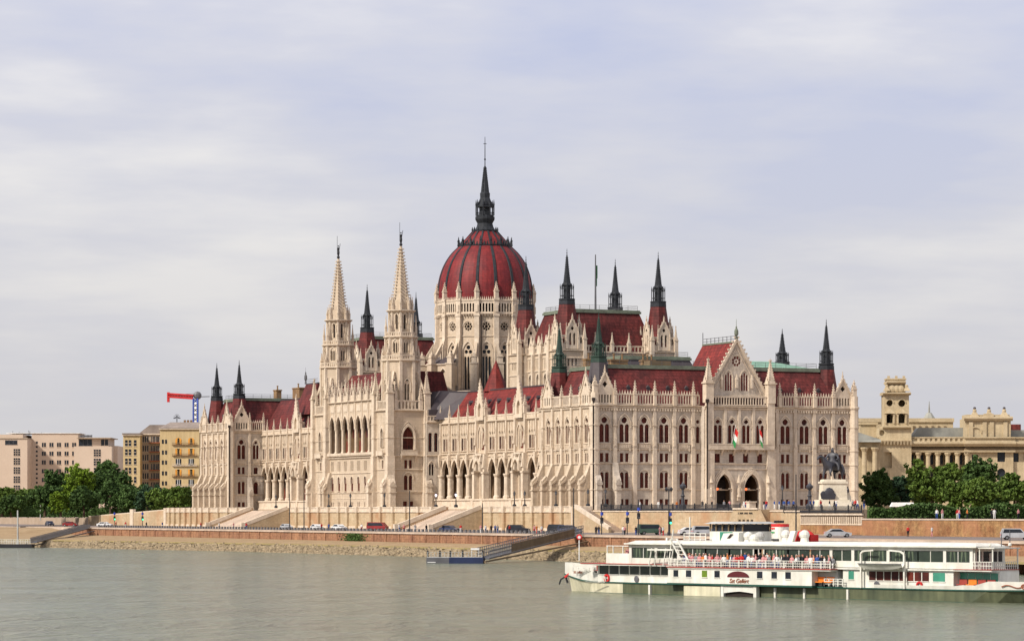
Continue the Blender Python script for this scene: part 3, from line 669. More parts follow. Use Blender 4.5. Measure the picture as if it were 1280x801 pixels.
RNP = mansard('roof', 1.0, 59.6, NU0+.6, NU1-.8, 22.2, 30.7, 4.0)
for y in (246, 251, 256): dormer(RNP, 3.1, y, 26, 'w', .8)

# ---------------------------------------------------------------- wings
def wing(u0, u1, bays, dorm, ztop, sgn, wall_x=8.8):
    F = Fr(wall_x, 0, 0, 1, -1, 0); pitch = abs(bays[1]-bays[0])
    ops = []; low = []
    for i, s in enumerate(bays):
        if i in dorm:
            ops += win(F, [Op('arch', s, 1.7, 14.4, 18.6)], .25, rank=.8); low.append(Op('arch', s, 2.6, 3.2, 11.6)); continue
        a = [Op('rect', s-.85, 1.35, 14.4, 17.3), Op('rect', s+.85, 1.35, 14.4, 17.3)]
        for k in (-1, 0, 1): a.append(circ(s+k*1.35, 18.05, .36))
        ops += win(F, a[:2], .25, rank=.8); win(F, a[2:], .25, rank=.3, bars=False, pm='dark_void', fm='stone_trim'); ops += a[2:]
        for k in (-1, 0, 1): ops.append(Op('rect', s+k*1.35, .2, 19.1, 20.4))
        low.append(Op('arch', s, 4.5, 3.2, 12.4))
    mb = MB().mt('stone'); facade(mb, F, u0, u1, 13.2, 20.9, ops, .25)
    mb.fr = F; mb.box(u0, u1, -.75, -.62, 13.2, 20.9)
    W_ = mb.build('wing_wall', parent=PB)
    mb = MB().mt('stone'); facade(mb, F, u0, u1, GZ-1, 13.2, low, .55); LW = mb.build('loggia_wall', parent=PB)
    mb = MB(F).mt('shaded_stone'); mb.box(u0, u1, -6.2, -6.0, 3.0, 13.2); mb.box(u0, u1, -6.0, -.57, 12.9, 13.15); mb.box(u0+.02, u0+.4, -6.1, -.57, 3, 13.1); mb.box(u1-.4, u1-.02, -6.1, -.57, 3, 13.1); mb.mt('stone'); mb.box(u0, u1, -6.0, -.57, 2.8, 3.15)
    mb.mt('window_frame')
    for i, s in enumerate(bays): mb.box(s-1.0, s+1.0, -6.0, -5.9, 3.2, 6.8)
    mb.mt('window_glass')
    for i, s in enumerate(bays): mb.box(s-.9, s+.9, -6.0, -5.92, 7.3, 10.4)
    mb.build('loggia_interior', parent=LW)
    mb = MB(F).mt('stone_trim')
    mb.box(u0, u1, 0, 1.5, GZ-1, 3.0); mb.box(u0, u1, 0, 1.75, 2.75, 3.1); string(mb, F, u0, u1, GZ, .6, .25, 1.5)
    mb.build('plinth', parent=LW)
    mb = MB(F).mt('stone_trim')
    for i, s in enumerate(bays):
        if i in dorm: continue
        hood(mb, F, s, 4.55, 8.5, band=.3, proj=.22, k=.98)
        string(mb, F, s-2.2, s+2.2, 14.1, .25, .3)
        mb.fr = F
        for k in (-1.4, 0, 1.4): mb.box(s+k-.1, s+k+.1, 0, .22, 14.3, 17.4); mb.frus(s+k, .1, 18.5, 20.8, .5, .05, .3, .05)
    for z, p, h in ((20.7, .5, .45), (13.5, .35, .35), (12.7, .22, .25)): string(mb, F, u0, u1, z, h, p)
    mb.fr = F; mb.box(u0, u1, -.3, .15, 21.1, 22.0); mb.box(u0, u1, -.35, .25, 22.0, 22.35)
    n = int((u1-u0)/.9)
    for i in range(n): x = u0+(i+.5)*(u1-u0)/n; mb.box(x-.3, x+.3, .15, .2, 21.3, 21.9)
    mb.build('stone_dressing', parent=W_)
    for i in range(len(bays)+1):
        s = bays[0]-pitch/2*sgn+(bays[-1]-bays[0])/(len(bays)-1)*i
        nxt = i in dorm or (i-1) in dorm
        mb = MB(F).mt('stone_trim')
        if not nxt:
            mb.box(s-.27, s+.27, -.1, .4, 13.2, 20.8); mb.box(s-.45, s+.45, -.1, .8, 12.2, 13.5); mb.frus(s, .5, 10.6, 12.2, .4, .8, .3, .6)
            mb.box(s-.24, s+.24, -.1, .5, 16.8, 17.2); mb.frus(s, .42, 17.2, 19.2, .5, .05, .4, .05); mb.build('pilaster', parent=W_)
            m3 = MB(F).mt('stone_trim'); m3.lathe(s, .1, [(.85, 3.1), (.85, 3.6), (.62, 3.9), (.58, 8.0), (.85, 8.5), (.85, 8.8)], 10); m3.build('column', parent=LW)
            pin(s, .25, 21.3, 4.0, .5, F, False)
        else:
            mb.box(s-.6, s+.6, -.1, 1.3, GZ, 9.2); mb.box(s-.72, s+.72, -.1, 1.7, GZ, 3.2); mb.box(s-.72, s+.72, -.1, 1.45, 8.9, 9.3)
            mb.box(s-.5, s+.5, -.1, 1.1, 9.3, 13.4); mb.frus(s, 1.1, 10.2, 12.6, .9, .1, .6, .1); mb.box(s-.36, s+.36, -.1, .7, 13.4, 22.2)
            mb.frus(s, .75, 15.5, 18.5, .7, .05, .5, .05); mb.build('dormer_pier', parent=W_)
            pin(s, .5, 22.2, 4.2, .75, F)
    for i in dorm:
        s = bays[i]
        mb = MB().mt('stone_trim')
        top = lambda x: 24.0+(ztop-24.0)*max(0, 1-abs(x-s)/1.9)**.9
        facade(mb, F, s-2.1, s+2.1, 21.2, top, [Op('arch', s, 1.9, 22.1, 25.2)], .5, .9, bps=(s-1.9, s-1.2, s-.6, s, s+.6, s+1.2, s+1.9))
        mb.fr = F; mb.box(s-2.1, s-1.7, -1, .4, 21.2, 24); mb.box(s+1.7, s+2.1, -1, .4, 21.2, 24); mb.prism([(s-1.8, 24), (s, ztop-.6), (s+1.8, 24)], .1, .4, 't')
        mb.box(s-.9, s+.9, .3, .4, 22.1, 25.2)
        for sg in (-1, 1):
            for k in range(7): f = (k+.5)/7; mb.cbox(s+sg*(1.9*(1-f)+.15), .75, 24.2+(ztop-24.2)*f, 24.6+(ztop-24.2)*f, .28)
        pinn(mb, s, .7, ztop-.4, 1.6, .3, crock=False)
        hood(mb, F, s, 3.4, 9.3, band=.3, proj=.6, t=1.1, k=.9); hood(mb, F, s, 2.3, 17.8, band=.25, proj=.3, t=.5, k=.95, legs=3)
        mb.fr = F
        for x in (s-1.2, s+1.2): mb.box(x-.35, x+.35, .6, 1.5, 9.6, 11.6); mb.frus(x, 1.1, 11.6, 13.4, .9, .05)
        mb.box(s-1.9, s+1.9, 0, 1.2, 13.1, 13.5)
        mb.build('aedicule', parent=PB)
    return W_
sb = [103-5.6*k for k in range(13)]
wing(29.4, 106.4, sb, (4, 8), 29.8, -1)
nb = [233-5.45*k for k in range(13)]
wing(162.0, 235.0, nb, (5,), 30.4, -1)
def gabroof(name, x0, x1, y0, y1, z0, z1, ins, mt='roof_bright', deck='slate'):
    mb = MB().mt(mt); mb.prism([(x0, z0), (x0+ins, z1), (x1-ins, z1), (x1, z0)], y0, y1, 't'); o = mb.build(name, parent=PB)
    m2 = MB().mt(deck); m2.box(x0+ins-.15, x1-ins+.15, y0, y1, z1, z1+.3); m2.build('roof_deck', parent=o); return o
r1_ = gabroof('roof', 9.3, 30, 29, 101.5, 22, 28.4, 4.6); r2_ = gabroof('roof', 9.3, 32, 166, NU0+1, 22, 30.6, 5.2, 'roof_red')
mb = MB().mt('slate'); mb.fr = ID
mb.hexa([(9.3, 101.5, 22), (32, 101.5, 22), (32, 108.3, 22), (6, 108.3, 22)], [(13.9, 101.5, 28.3), (28, 101.5, 28.3), (28, 106, 28.5), (11, 106, 28.5)]); mb.build('roof', parent=PB)
for y, w in ((198, 2.5), (205, 4.5), (214, 2.6), (226, 5.5), (243, 2.6)): chimney(r2_, 16, y, 30.9, 1.4, w, 3.0, 1)
for k in range(12): dormer(r1_, 11.6, 33+k*5.6, 25.2, 'w', .7)
# red cone roof behind the south wing
cu = uonW(620, 16); mb = MB().mt('roof_bright'); mb.cyl(16, cu, 28.3, 35.6, 3.0, .05, 8); mb.build('conical_roof', parent=PB)
# far crossing roof with a statue (north)
cx, cy = 11.5, uonW(383, 11.5)
mb = MB().mt('roof_red'); mb.frus(cx+3, cy, 26, 34.2, 9, 3, 12, 9); o = mb.build('roof', parent=PB)
mb = MB().mt('iron_grey'); mb.box(cx+1.4, cx+4.6, cy-4.6, cy+4.6, 34.2, 34.5)
for z in (35.0, 35.5): mb.bar((cx+1.5, cy-4.5, z), (cx+1.5, cy+4.5, z), .1)
mb.lathe(cx+1.5, cy+4.7, [(.3, 34.3), (.2, 35.2), (.4, 35.6), (.38, 36.5), (.15, 37), (.2, 37.3), (.03, 37.7), (.03, 38.8)], 6); mb.build('ridge_railing', parent=o)
# ---------------------------------------------------------------- step between wing and central block
FC = Fr(0, 106.4, 1, 0, 0, -1)
ops = win(FC, [Op('round', 6.15, .95, 14.4, 18.9), Op('round', 7.65, .95, 14.4, 18.9)], rank=3, pm='dark_glass'); ops += win(FC, [Op('arch', 6.1, .5, 8.8, 11.5), Op('arch', 6.8, .5, 8.8, 11.5)], rank=2, pm='dark_glass')
ops += win(FC, Op('round', 6.3, 1.1, 5.2, 8.0), rank=2, pm='dark_glass'); ops += win(FC, Op('round', 6.3, 1.1, 1.2, 3.2), rank=1, pm='dark_glass')
mb = MB().mt('stone_grey'); facade(mb, FC, 5.2, 9.4, GZ-1, 21.6, ops, .5); o = mb.build('link_wall', parent=PB)
mb = MB().mt('stone_trim'); string(mb, FC, 5.2, 8.9, 21.2, .4, .4); string(mb, FC, 5.2, 8.9, 13.3, .3, .2); string(mb, FC, 5.2, 8.9, 4.6, .25, .15); balus(mb, FC, 5.4, 9.4, 21.6, 23, .1, pitch=.8, post=.4)
hood(mb, FC, 6.45, 1.5, 10.9, t=0, band=.15, k=.9); mb.build('stone_dressing', parent=o)
# ---------------------------------------------------------------- central block and west towers
TX, TU = 1.2, (112.8, 155.4); H4 = 4.7
def octagon_ring(x, y, r):
    rc = r/math.cos(math.pi/8)
    return [(x+rc*math.cos((k+.5)*math.pi/4), y+rc*math.sin((k+.5)*math.pi/4)) for k in range(8)]
def oct_stage(mb, x, y, r, z0, z1, opf, depth=.4, sides=range(8), rank=1):
    pts = octagon_ring(x, y, r)
    for k in sides:
        a, b = pts[k], pts[(k+1) % 8]; mx, my = (a[0]+b[0])/2-x, (a[1]+b[1])/2-y
        F = Fr(a[0], a[1], b[0]-a[0], b[1]-a[1], mx, my); ln = math.hypot(b[0]-a[0], b[1]-a[1])
        vis = mx < r*.5 and my < r*.8 or my < -r*.3
        facade(mb, F, 0, ln, z0, z1, opf(F, ln, vis) if opf else [], depth)
        yield F, ln
def tower(TXx, u):
    T = MB().mt('stone'); x, y = TXx, u
    FWt = Fr(x-H4, y, 0, 1, -1, 0); FSt = Fr(x, y-H4, 1, 0, 0, -1); FNt = Fr(x, y+H4, 1, 0, 0, 1); FEt = Fr(x+H4, y, 0, 1, 1, 0)
    s_ops = win(FSt, Op('arch', 0, 2.9, 14.9, 20.3), .7, rank=4) if u < 130 else []
    s_ops = list(s_ops)+(win(FSt, [Op('rect', -.6, .75, 10.4, 12.4), Op('rect', .6, .75, 10.4, 12.4)], rank=3)+win(FSt, [Op('round', -.62, .9, 5.3, 8.8), Op('round', .62, .9, 5.3, 8.8)], rank=3)+win(FSt, [Op('rect', -.8, 1.0, 1.3, 2.6), Op('rect', .8, 1.0, 1.3, 2.6)], rank=1) if u < 130 else [])
    w_ops = win(FWt, Op('arch', 0, 1.5, 15.2, 20.0), .7, rank=2, pm='dark_void')+win(FWt, Op('rect', 0, 1.0, 10.4, 12.4), rank=1)+[Op('round', 0, 2.0, 1.2, 4.4)]
    facade(T, FSt, -H4, H4, GZ-1, 24.3, s_ops, .7); facade(T, FWt, -H4, H4, GZ-1, 24.3, w_ops, .7)
    T.fr = ID; T.box(x-H4+.7, x+H4, y+H4-.5, y+H4, GZ, 24.3); T.box(x+H4-.5, x+H4, y-H4+.7, y+H4-.5, GZ, 24.3)
    top = T.build('west_tower', parent=PB); tag(top)
    D = MB().mt('stone_trim')
    for F in (FSt, FWt):
        for z, h, p in ((24.0, .4, .5), (13.2, .35, .3), (10.0, .25, .2), (4.7, .25, .2), (GZ, .9, .3), (17.6, .2, .15)): string(D, F, -H4, H4, z, h, p)
        D.fr = F; D.box(-2.1, 2.1, 0, .9, 13.5, 13.8); D.box(-2.1, 2.1, .75, .9, 13.8, 14.6); D.box(-2.15, 2.15, .7, .95, 14.55, 14.7)
        for sx in (-1.8, 1.8): D.prism([(0, 11.9), (0, 13.5), (.85, 13.5)], sx-.2, sx+.2, 's')
        balus(D, F, -3.6, 3.6, 24.4, 26.6, .15, pitch=.85, post=.35)
    hood(D, FSt, 0, 3.0, 17.8, band=.4, proj=.3, legs=2.9); hood(D, FSt, 0, 4.2, 17.8, band=.12, proj=.12)
    hood(D, FSt, 0, 2.4, 8.2, 'round', band=.2, proj=.15, legs=.4)
    hood(D, FWt, 0, 1.6, 18.7, band=.35, proj=.3, legs=3.2)
    # corner piers
    for sx in (-1, 1):
        for sy in (-1, 1):
            X, Y = x+sx*H4, y+sy*H4
            D.fr = ID; D.cbox(X, Y, GZ-1, 13.2, 1.9); D.cbox(X, Y, 13.2, 24.2, 1.55); D.cbox(X, Y, GZ-1, 4.8, 2.2)
            for z in (10, 13.2, 17.6, 21): D.cbox(X, Y, z, z+.22, 1.95 if z < 14 else 1.75)
            pinn(D, X, Y, 24.2, 9.6, 1.5)
            pinn(D, X-sx*.1, Y-sy*1.5, 24.2, 6.5, .8); pinn(D, X-sx*1.5, Y-sy*.1, 24.2, 6.5, .8)
            # flying strut to the octagon
            D.fr = ID; D.bar((X-sx*.3, Y-sy*.3, 28.2), (x+sx*3.0, y+sy*3.0, 33.5), .4)
            for F_, s_ in ((FWt, sy), (FSt, sx)):
                pass
    if u < 130:
        pass
    for F, s_ in ((FWt, -1), (FWt, 1), (FSt, -1), (FSt, 1)):
        sbutt(D, F, s_*H4, 1.6, 10.6, 2.2)
    D.build('tower_dressing', parent=top)
    # octagon stages
    O = MB().mt('stone')
    def f1(F, ln, vis):
        c = ln/2; o = [Op('arch', c-.36, .5, 26.3, 30.6), Op('arch', c+.36, .5, 26.3, 30.6), circ(c, 31.6, .42)]
        return win(F, o, .35, rank=1.6 if vis else .1, pm='dark_void', fm='stone_trim', bars=False)
    L1 = list(oct_stage(O, x, y, 3.95, 24.3, 36.2, f1))
    def f2(F, ln, vis):
        c = ln/2; o = [Op('arch', c-.3, .42, 37.9, 40.4), Op('arch', c+.3, .42, 37.9, 40.4)]
        return win(F, o, .35, rank=1.4 if vis else .1, pm='dark_void', fm='stone_trim', bars=False)
    L2 = list(oct_stage(O, x, y, 3.3, 36.2, 41.8, f2))
    def f3(F, ln, vis):
        c = ln/2; return win(F, [Op('arch', c, .55, 43.6, 47.1)], .35, rank=1.2 if vis else .1, pm='dark_void', fm='stone_trim', bars=False)
    L3 = list(oct_stage(O, x, y, 2.5, 41.8, 48.2, f3)); L4 = list(oct_stage(O, x, y, 2.15, 48.2, 50.6, None))
    O.build('octagon', parent=top)
    D = MB().mt('stone_trim'); D.fr = ID
    for z, r in ((36.1, 4.45), (41.7, 3.9), (48.0, 3.3)): D.lathe(x, y, [(r-.35, z-.5), (r*1.08, z), (r*1.08, z+.2)], 8, .5)
    for Ls, z0, z1, r in ((L1, 36.3, 37.4, 4.3), (L2, 41.9, 42.9, 3.7)):
        pts = octagon_ring(x, y, r*.97)
        for k in range(8):
            a, b = pts[k], pts[(k+1) % 8]; F = Fr(a[0], a[1], b[0]-a[0], b[1]-a[1], (a[0]+b[0])/2-x, (a[1]+b[1])/2-y); balus(D, F, 0, math.hypot(b[0]-a[0], b[1]-a[1]), z0, z1, 0, pitch=.55, post=.22, rail=.16, d=.15)
    for r, z0, z1, w, ph in ((4.2, 24.3, 36.2, .7, 3.6), (3.55, 36.2, 41.9, .6, 5.2), (2.75, 41.9, 48.2, .5, 3.2), (2.35, 48.2, 49.4, .42, 2.6)):
        for px_, py_ in octagon_ring(x, y, r*.93):
            D.fr = ID; D.cbox(px_, py_, z0, z1, w); pinn(D, px_, py_, z1, ph, w*.85, crock=False)
    for Ls, z, w, zz in ((L1, 30.2, 1.7, 1), (L2, 40.0, 1.25, 1), (L3, 46.6, .8, 1)):
        for F, ln in Ls: hood(D, F, ln/2, w, z, band=.16, proj=.16, legs=1.6)
    D.build('octagon_dressing', parent=top)
    Sp = MB().mt('stone'); Sp.fr = ID; Sp.lathe(x, y, [(2.1, 49.6), (1.6, 53.2), (.95, 58.4), (.32, 63.0), (.3, 63.5)], 8)
    Sp.mt('stone_trim')
    for i in range(17):
        z = 50.2+i*.78; r = 2.1-(z-49.6)*.134
        for k in range(8): a = (k+.5)*math.pi/4 - 0; Sp.cbox(x+(r+.20)*math.cos(a), y+(r+.20)*math.sin(a), z, z+.26, .36)
    Sp.lathe(x, y, [(.55, 61.8), (.55, 62.0), (.3, 62.2)], 8)
    so_ = Sp.build('spire', parent=top)
    B_ = MB().mt('iron'); B_.ball(x, y, 63.9, .42, 8); B_.lathe(x, y, [(.18, 64.2), (.34, 65.0), (.26, 65.7), (.36, 66.1), (.12, 66.4)], 8); B_.ball(x, y, 66.7, .2, 6); B_.bar((x+.25, y, 66.0), (x+.5, y, 67.3), .1); B_.bar((x-.3, y, 64.6), (x-.3, y, 69.2), .07); B_.build('statue_finial', parent=so_)
    return top
tower(TX, TU[0]); tower(TX, TU[1])
FM = Fr(-3.2, 0, 0, 1, -1, 0); c0, c1 = TU[0]+H4, TU[1]-H4
ap = (c1-c0-1.4)/7; arc = [c0+.7+ap*(i+.5) for i in range(7)]
big = [Op('arch', s, ap-.95, 14.3, 23.5) for s in arc]
lowo = []
for s in arc: lowo += win(FM, Op('round', s, 1.35, 5.2, 8.7), .3, rank=2)
for s in arc:
    lowo += win(FM, [Op('rect', s+k*.72, .42, 10.1, 12.5) for k in (-1, 0, 1)], .3, rank=.4, pm='museum_dark', fm='stone_trim', bars=False)
for s in arc: lowo += win(FM, [Op('rect', s-.5, .5, 1.3, 2.5), Op('rect', s+.5, .5, 1.3, 2.5)], .3, rank=.5)
mb = MB().mt('stone'); facade(mb, FM, c0, c1, GZ-1, 13.8, lowo, .3); facade(mb, FM, c0, c1, 13.8, 27.0, big, .4); CW = mb.build('central_wall', parent=PB)
mb = MB(FM).mt('shaded_stone'); mb.box(c0, c1, -4.2, -4.0, 13.8, 25); mb.box(c0, c1, -4, -.42, 24.4, 24.7); mb.mt('stone'); mb.box(c0, c1, -4.0, -.42, 13.9, 14.2)
mb.mt('window_frame')
for i, s in enumerate(arc): mb.box(s-.8, s+.8, -4.0, -3.9, 14.2, 17.6 if i % 2 == 0 else 15.2)
mb.mt('window_glass')
for s in arc: mb.box(s-.9, s+.9, -4.0, -3.93, 18.4, 22.5)
mb.build('arcade_interior', parent=CW)
mb = MB().mt('stone_trim')
for i, s in enumerate(arc):
    hood(mb, FM, s, ap-.9, 20.5, band=.28, proj=.2, k=.98)
    hood(mb, FM, s, 1.35, 8.05, 'round', band=.22, proj=.16, legs=1); sill(mb, FM, s, 1.9, 5.2)
    mb.fr = FM; mb.box(s-1.4, s+1.4, .02, .1, 24.6, 26.2); mb.mt('stone_trim')
for z, h, p in ((26.8, .4, .5), (13.6, .4, .7), (13.1, .4, .4), (9.4, .25, .2), (4.6, .25, .2), (GZ, .9, .3), (3.2, .2, .1)): string(mb, FM, c0, c1, z, h, p)
mb.fr = FM; mb.box(c0, c1, .5, .7, 14.0, 14.5)
mb.build('stone_dressing', parent=CW)
for i in range(8):
    s = c0+.7+ap*i
    mb = MB(FM).mt('stone_trim'); mb.lathe(s, -.15, [(.5, 14.2), (.5, 14.7), (.34, 14.9), (.32, 19.9), (.5, 20.4), (.5, 20.8)], 8); mb.box(s-.25, s+.25, -.1, .2, 22.6, 26.9); mb.frus(s, .15, 21.8, 22.6, .3, .6, .2, .4); mb.build('column', parent=CW)
for i, s in enumerate(arc):                 # steep open gablets above the arcade
    mb = MB(FM).mt('stone_trim')
    for sg in (-1, 1):
        mb.bar((s+sg*1.15, 0, 27.2), (s, 0, 31.2), .34)
        for k in range(4): f = (k+.5)/4; mb.cbox(s+sg*(1.15*(1-f)+.22), 0, 27.4+4*f, 27.8+4*f, .26)
    mb.box(s-1.1, s+1.1, -.1, .1, 27.1, 28.6); mb.frus(s, 0, 31.0, 33.0, .3, .05); mb.cbox(s, 0, 32.2, 32.45, .4); mb.build('gablet', parent=PB)
for i in range(8): pin(c0+.7+ap*i, .1, 27.1, 5.0, .65, FM)
for s, w in ((c1-1.6, 1.5), (c0+1.4, 1.5)):
    mb = MB().mt('stone'); sbutt(mb, FM, s, w, 9.8, 2.2); mb.build('buttress', parent=PB)
mb = MB().mt('roof_red'); mb.fr = ID; mb.hexa([(-2.2, c0, 26.8), (16, c0, 26.8), (16, c1, 26.8), (-2.2, c1, 26.8)], [(3, c0, 34.0), (14, c0, 34.0), (14, c1, 34.0), (3, c1, 34.0)])
mb.mt('stone'); mb.box(-2, 16, c0, c1, 25, 26.8); mb.box(5.5, 32, 106.9, 161.2, GZ, 24.3); mb.build('roof', parent=PB)
mb = MB().mt('slate'); mb.box(5.9, 46, 106.6, 161.4, 22, 24.4); mb.frus(26, 134, 24.4, 29.0, 39, 32, 54, 50); mb.build('roof', parent=PB)

# ---------------------------------------------------------------- dome
DX, DU = 31.9, 133.6; OFF = R(12.5); NS = 16
def ring16(r, k): a = OFF+k*2*math.pi/NS; return DX+r*math.cos(a), DU+r*math.sin(a)
def face16(r, k):
    a, b = ring16(r, k), ring16(r, k+1); F = Fr(a[0], a[1], b[0]-a[0], b[1]-a[1], (a[0]+b[0])/2-DX, (a[1]+b[1])/2-DU); return F, math.hypot(b[0]-a[0], b[1]-a[1])
R0 = 12.3
mb = MB().mt('stone'); gal = MB().mt('stone_trim'); dd = MB().mt('stone_trim')
for k in range(NS):
    F, ln = face16(R0-.5, k); c = ln/2
    mx, my = (F.o[0]+F.e[0]*c-DX), (F.o[1]+F.e[1]*c-DU); vis = (mx*-.6+my*-.8) > 0
    tall = [Op('arch', c-.78, .62, 28.5, 38.2, .9), Op('arch', c, .62, 28.5, 38.2, .9), Op('arch', c+.78, .62, 28.5, 38.2, .9), circ(c-.55, 39.3, .46), circ(c+.55, 39.3, .46), circ(c, 40.4, .52)]
    win(F, tall, .4, rank=4 if vis else .01, pm='dark_glass', fm='stone_trim', bars=False)
    rose = [circ(c+.78*math.cos(i*math.pi/4), 45.5+.78*math.sin(i*math.pi/4), .285) for i in range(8)]+[circ(c, 45.5, .42)]
    win(F, rose, .35, rank=5 if vis else .01, pm='dark_void', fm='stone_trim', bars=False)
    facade(mb, F, 0, ln, 20, 48.3, tall+rose, .4)
    for z, h, p in ((43.0, .3, .2), (48.2, .4, .35)): string(dd, F, 0, ln, z, h, p)
    hood(dd, F, c, 2.7, 39.3, band=.25, proj=.3, k=1.05, legs=11); hood(dd, F, c, 3.3, 39.3, band=.1, proj=.12, k=1.05)
    hood(dd, F, c, 2.6, 45.5, 'round', band=.18, proj=.14)
    F2, l2 = face16(R0, k); c = l2/2
    slots = [Op('round', c+(i-2)*.74, .44, 49.1, 51.2) for i in range(5)]
    facade(gal, F2, .1, l2-.1, 48.6, 52.1, slots, .35)
    gal.fr = F2
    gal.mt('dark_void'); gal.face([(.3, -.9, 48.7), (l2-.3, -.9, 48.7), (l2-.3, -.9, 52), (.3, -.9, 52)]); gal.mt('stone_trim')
    for i in range(9): s = .5+(l2-1)*i/8; gal.frus(s, -.1, 52.1, 52.9, .26, .04)
    for i in range(6): s = .6+(l2-1.2)*i/5; gal.prism([(0, 48.6), (0, 48.0), (.02, 48.0), (.25, 48.6)], s-.1, s+.1, 's')
    string(gal, F2, 0, l2, 51.7, .35, .15); string(gal, F2, 0, l2, 48.5, .3, .15)
DR = mb.build('drum', parent=PB); dd.build('drum_dressing', parent=DR); gal.build('drum_gallery', parent=DR)
for k in range(NS):
    a = OFF+k*2*math.pi/NS; F = Fr(DX, DU, -math.sin(a), math.cos(a), math.cos(a), math.sin(a))
    mb = MB(F).mt('stone_trim')
    mb.box(-.6, .6, R0-.8, R0+.25, 20, 52.4); mb.box(-.75, .75, R0-.8, R0+.4, 48.0, 48.5); mb.box(-.7, .7, R0-.8, R0+.4, 51.9, 52.4)
    mb.prism([(R0, 43.4), (R0+.9, 40.6), (R0+.9, 20), (R0, 20)], -.55, .55, 's')
    mb.box(-.3, .3, R0+.1, R0+.45, 49.0, 50.8)
    o = mb.build('drum_pier', parent=PB)
    m2 = MB().mt('stone_trim'); X, Y = ring16(R0-.1, k); pinn(m2, X, Y, 52.3, 4.3, .95, crock=True); m2.build('pinnacle', parent=o)
    # outer buttress tower and flying arch
    m3 = MB(F).mt('stone'); RO = 16.0
    hi = 36.5
    m3.box(-.85, .85, RO-.9, RO+.8, 20, hi); m3.prism([(R0+.8, 41.6), (RO-.4, 37.6), (RO-.4, 36.6), (R0+.8, 39.8)], -.32, .32, 's')
    m3.prism([(R0+.8, 36.4), (RO-.6, 34), (RO-.6, 31), (R0+.8, 31)], -.2, .2, 's'); m3.mt('stone_trim'); m3.box(-1, 1, RO-1, RO+.95, hi-.3, hi)
    pinn(m3, 0, RO, hi, 3.2, 1.2)
    m3.build('flying_buttress', parent=PB)
# ambulatory ring: tall on the river-upstream side, low elsewhere
mb = MB().mt('stone'); md = MB().mt('stone_trim'); rf = MB().mt('slate')
for k in range(NS):
    F, ln = face16(15.2, k); c = ln/2; am = OFF+(k+.5)*2*math.pi/NS+TH; wa = math.degrees(math.atan2(math.sin(am), math.cos(am)))
    tallp = -180 <= wa < -117 or wa > 120
    z1 = 36.3 if tallp else 29.6
    ops = [Op('arch', c, 2.3, 30.2, 35.0)] if tallp else [Op('arch', c-.9, .8, 25, 28.6), Op('arch', c+.9, .8, 25, 28.6)]
    facade(mb, F, 0, ln, 20, z1, ops, .5); mb.fr = F; mb.face([(0, -.55, 20), (ln, -.55, 20), (ln, -.55, z1), (0, -.55, z1)])
    string(md, F, 0, ln, z1-.3, .4, .35)
    if tallp: hood(md, F, c, 2.5, 33.0, band=.25, proj=.2, legs=3)
    A, B2 = ring16(15.4, k), ring16(15.4, k+1); C_, D_ = ring16(R0-.4, k), ring16(R0-.4, k+1)
    rf.mt('slate'); rf.face([(A[0], A[1], z1), (B2[0], B2[1], z1), (D_[0], D_[1], z1+(2.2 if tallp else .6)), (C_[0], C_[1], z1+(2.2 if tallp else .6))], True)
o = mb.build('ambulatory', parent=PB); md.build('ambulatory_dressing', parent=o); rf.build('ambulatory_roof', parent=o)
# dome shell with 16 ribs
prof = [(11.75, 51.6), (11.85, 53.5), (11.6, 56.5), (10.95, 59.3), (9.9, 61.8), (8.4, 64.0), (6.7, 65.7)]
mb = MB().mt('dome_red'); nn = 64
pp = []
for i in range(len(prof)-1):
    for j in range(3): f = j/3; pp.append((prof[i][0]*(1-f)+prof[i+1][0]*f, prof[i][1]*(1-f)+prof[i+1][1]*f))
pp.append(prof[-1])
def catm(i, t):
    P = [prof[max(0, i-1)], prof[i], prof[i+1], prof[min(len(prof)-1, i+2)]]
    return tuple(.5*((2*P[1][d])+(-P[0][d]+P[2][d])*t+(2*P[0][d]-5*P[1][d]+4*P[2][d]-P[3][d])*t*t+(-P[0][d]+3*P[1][d]-3*P[2][d]+P[3][d])*t**3) for d in (0, 1))
sm = [catm(i, j/4) for i in range(len(prof)-1) for j in range(4)]+[prof[-1]]
def rr_(r, k, n=64): a = OFF+k*2*math.pi/n; b = (k % 4)/4; bulge = 1+.012*math.sin(b*math.pi); return (DX+r*bulge*math.cos(a), DU+r*bulge*math.sin(a))
for (ra, za), (rb2, zb) in zip(sm, sm[1:]):
    for k in range(nn): a, b, c, d = rr_(ra, k), rr_(ra, k+1), rr_(rb2, k+1), rr_(rb2, k); mb.face([(a[0], a[1], za), (b[0], b[1], za), (c[0], c[1], zb), (d[0], d[1], zb)], True)
DM = mb.build('dome', parent=PB, smooth=False)
for k in range(NS):
    a = OFF+k*2*math.pi/NS; m2 = MB(Fr(DX, DU, -math.sin(a), math.cos(a), math.cos(a), math.sin(a))).mt('spire_lead')
    for (ra, za), (rb2, zb) in zip(sm, sm[1:]):
        w0, w1 = .5*(ra/11.8)**.5, .5*(rb2/11.8)**.5
        m2.hexa([(-w0, ra-.2, za), (w0, ra-.2, za), (w0*.6, ra+.22, za), (-w0*.6, ra+.22, za)], [(-w1, rb2-.2, zb), (w1, rb2-.2, zb), (w1*.6, rb2+.22, zb), (-w1*.6, rb2+.22, zb)])
    m2.build('rib', parent=DM)
mb = MB().mt('spire_lead')
mb.lathe(DX, DU, [(6.7, 65.3), (6.8, 66.0), (6.4, 66.1)], 16, OFF*16/2/math.pi)
mb.mt('dome_red'); mb.lathe(DX, DU, [(6.3, 65.9), (5.1, 67.6), (3.1, 69.6)], 16, OFF*16/2/math.pi); mb.mt('spire_lead')
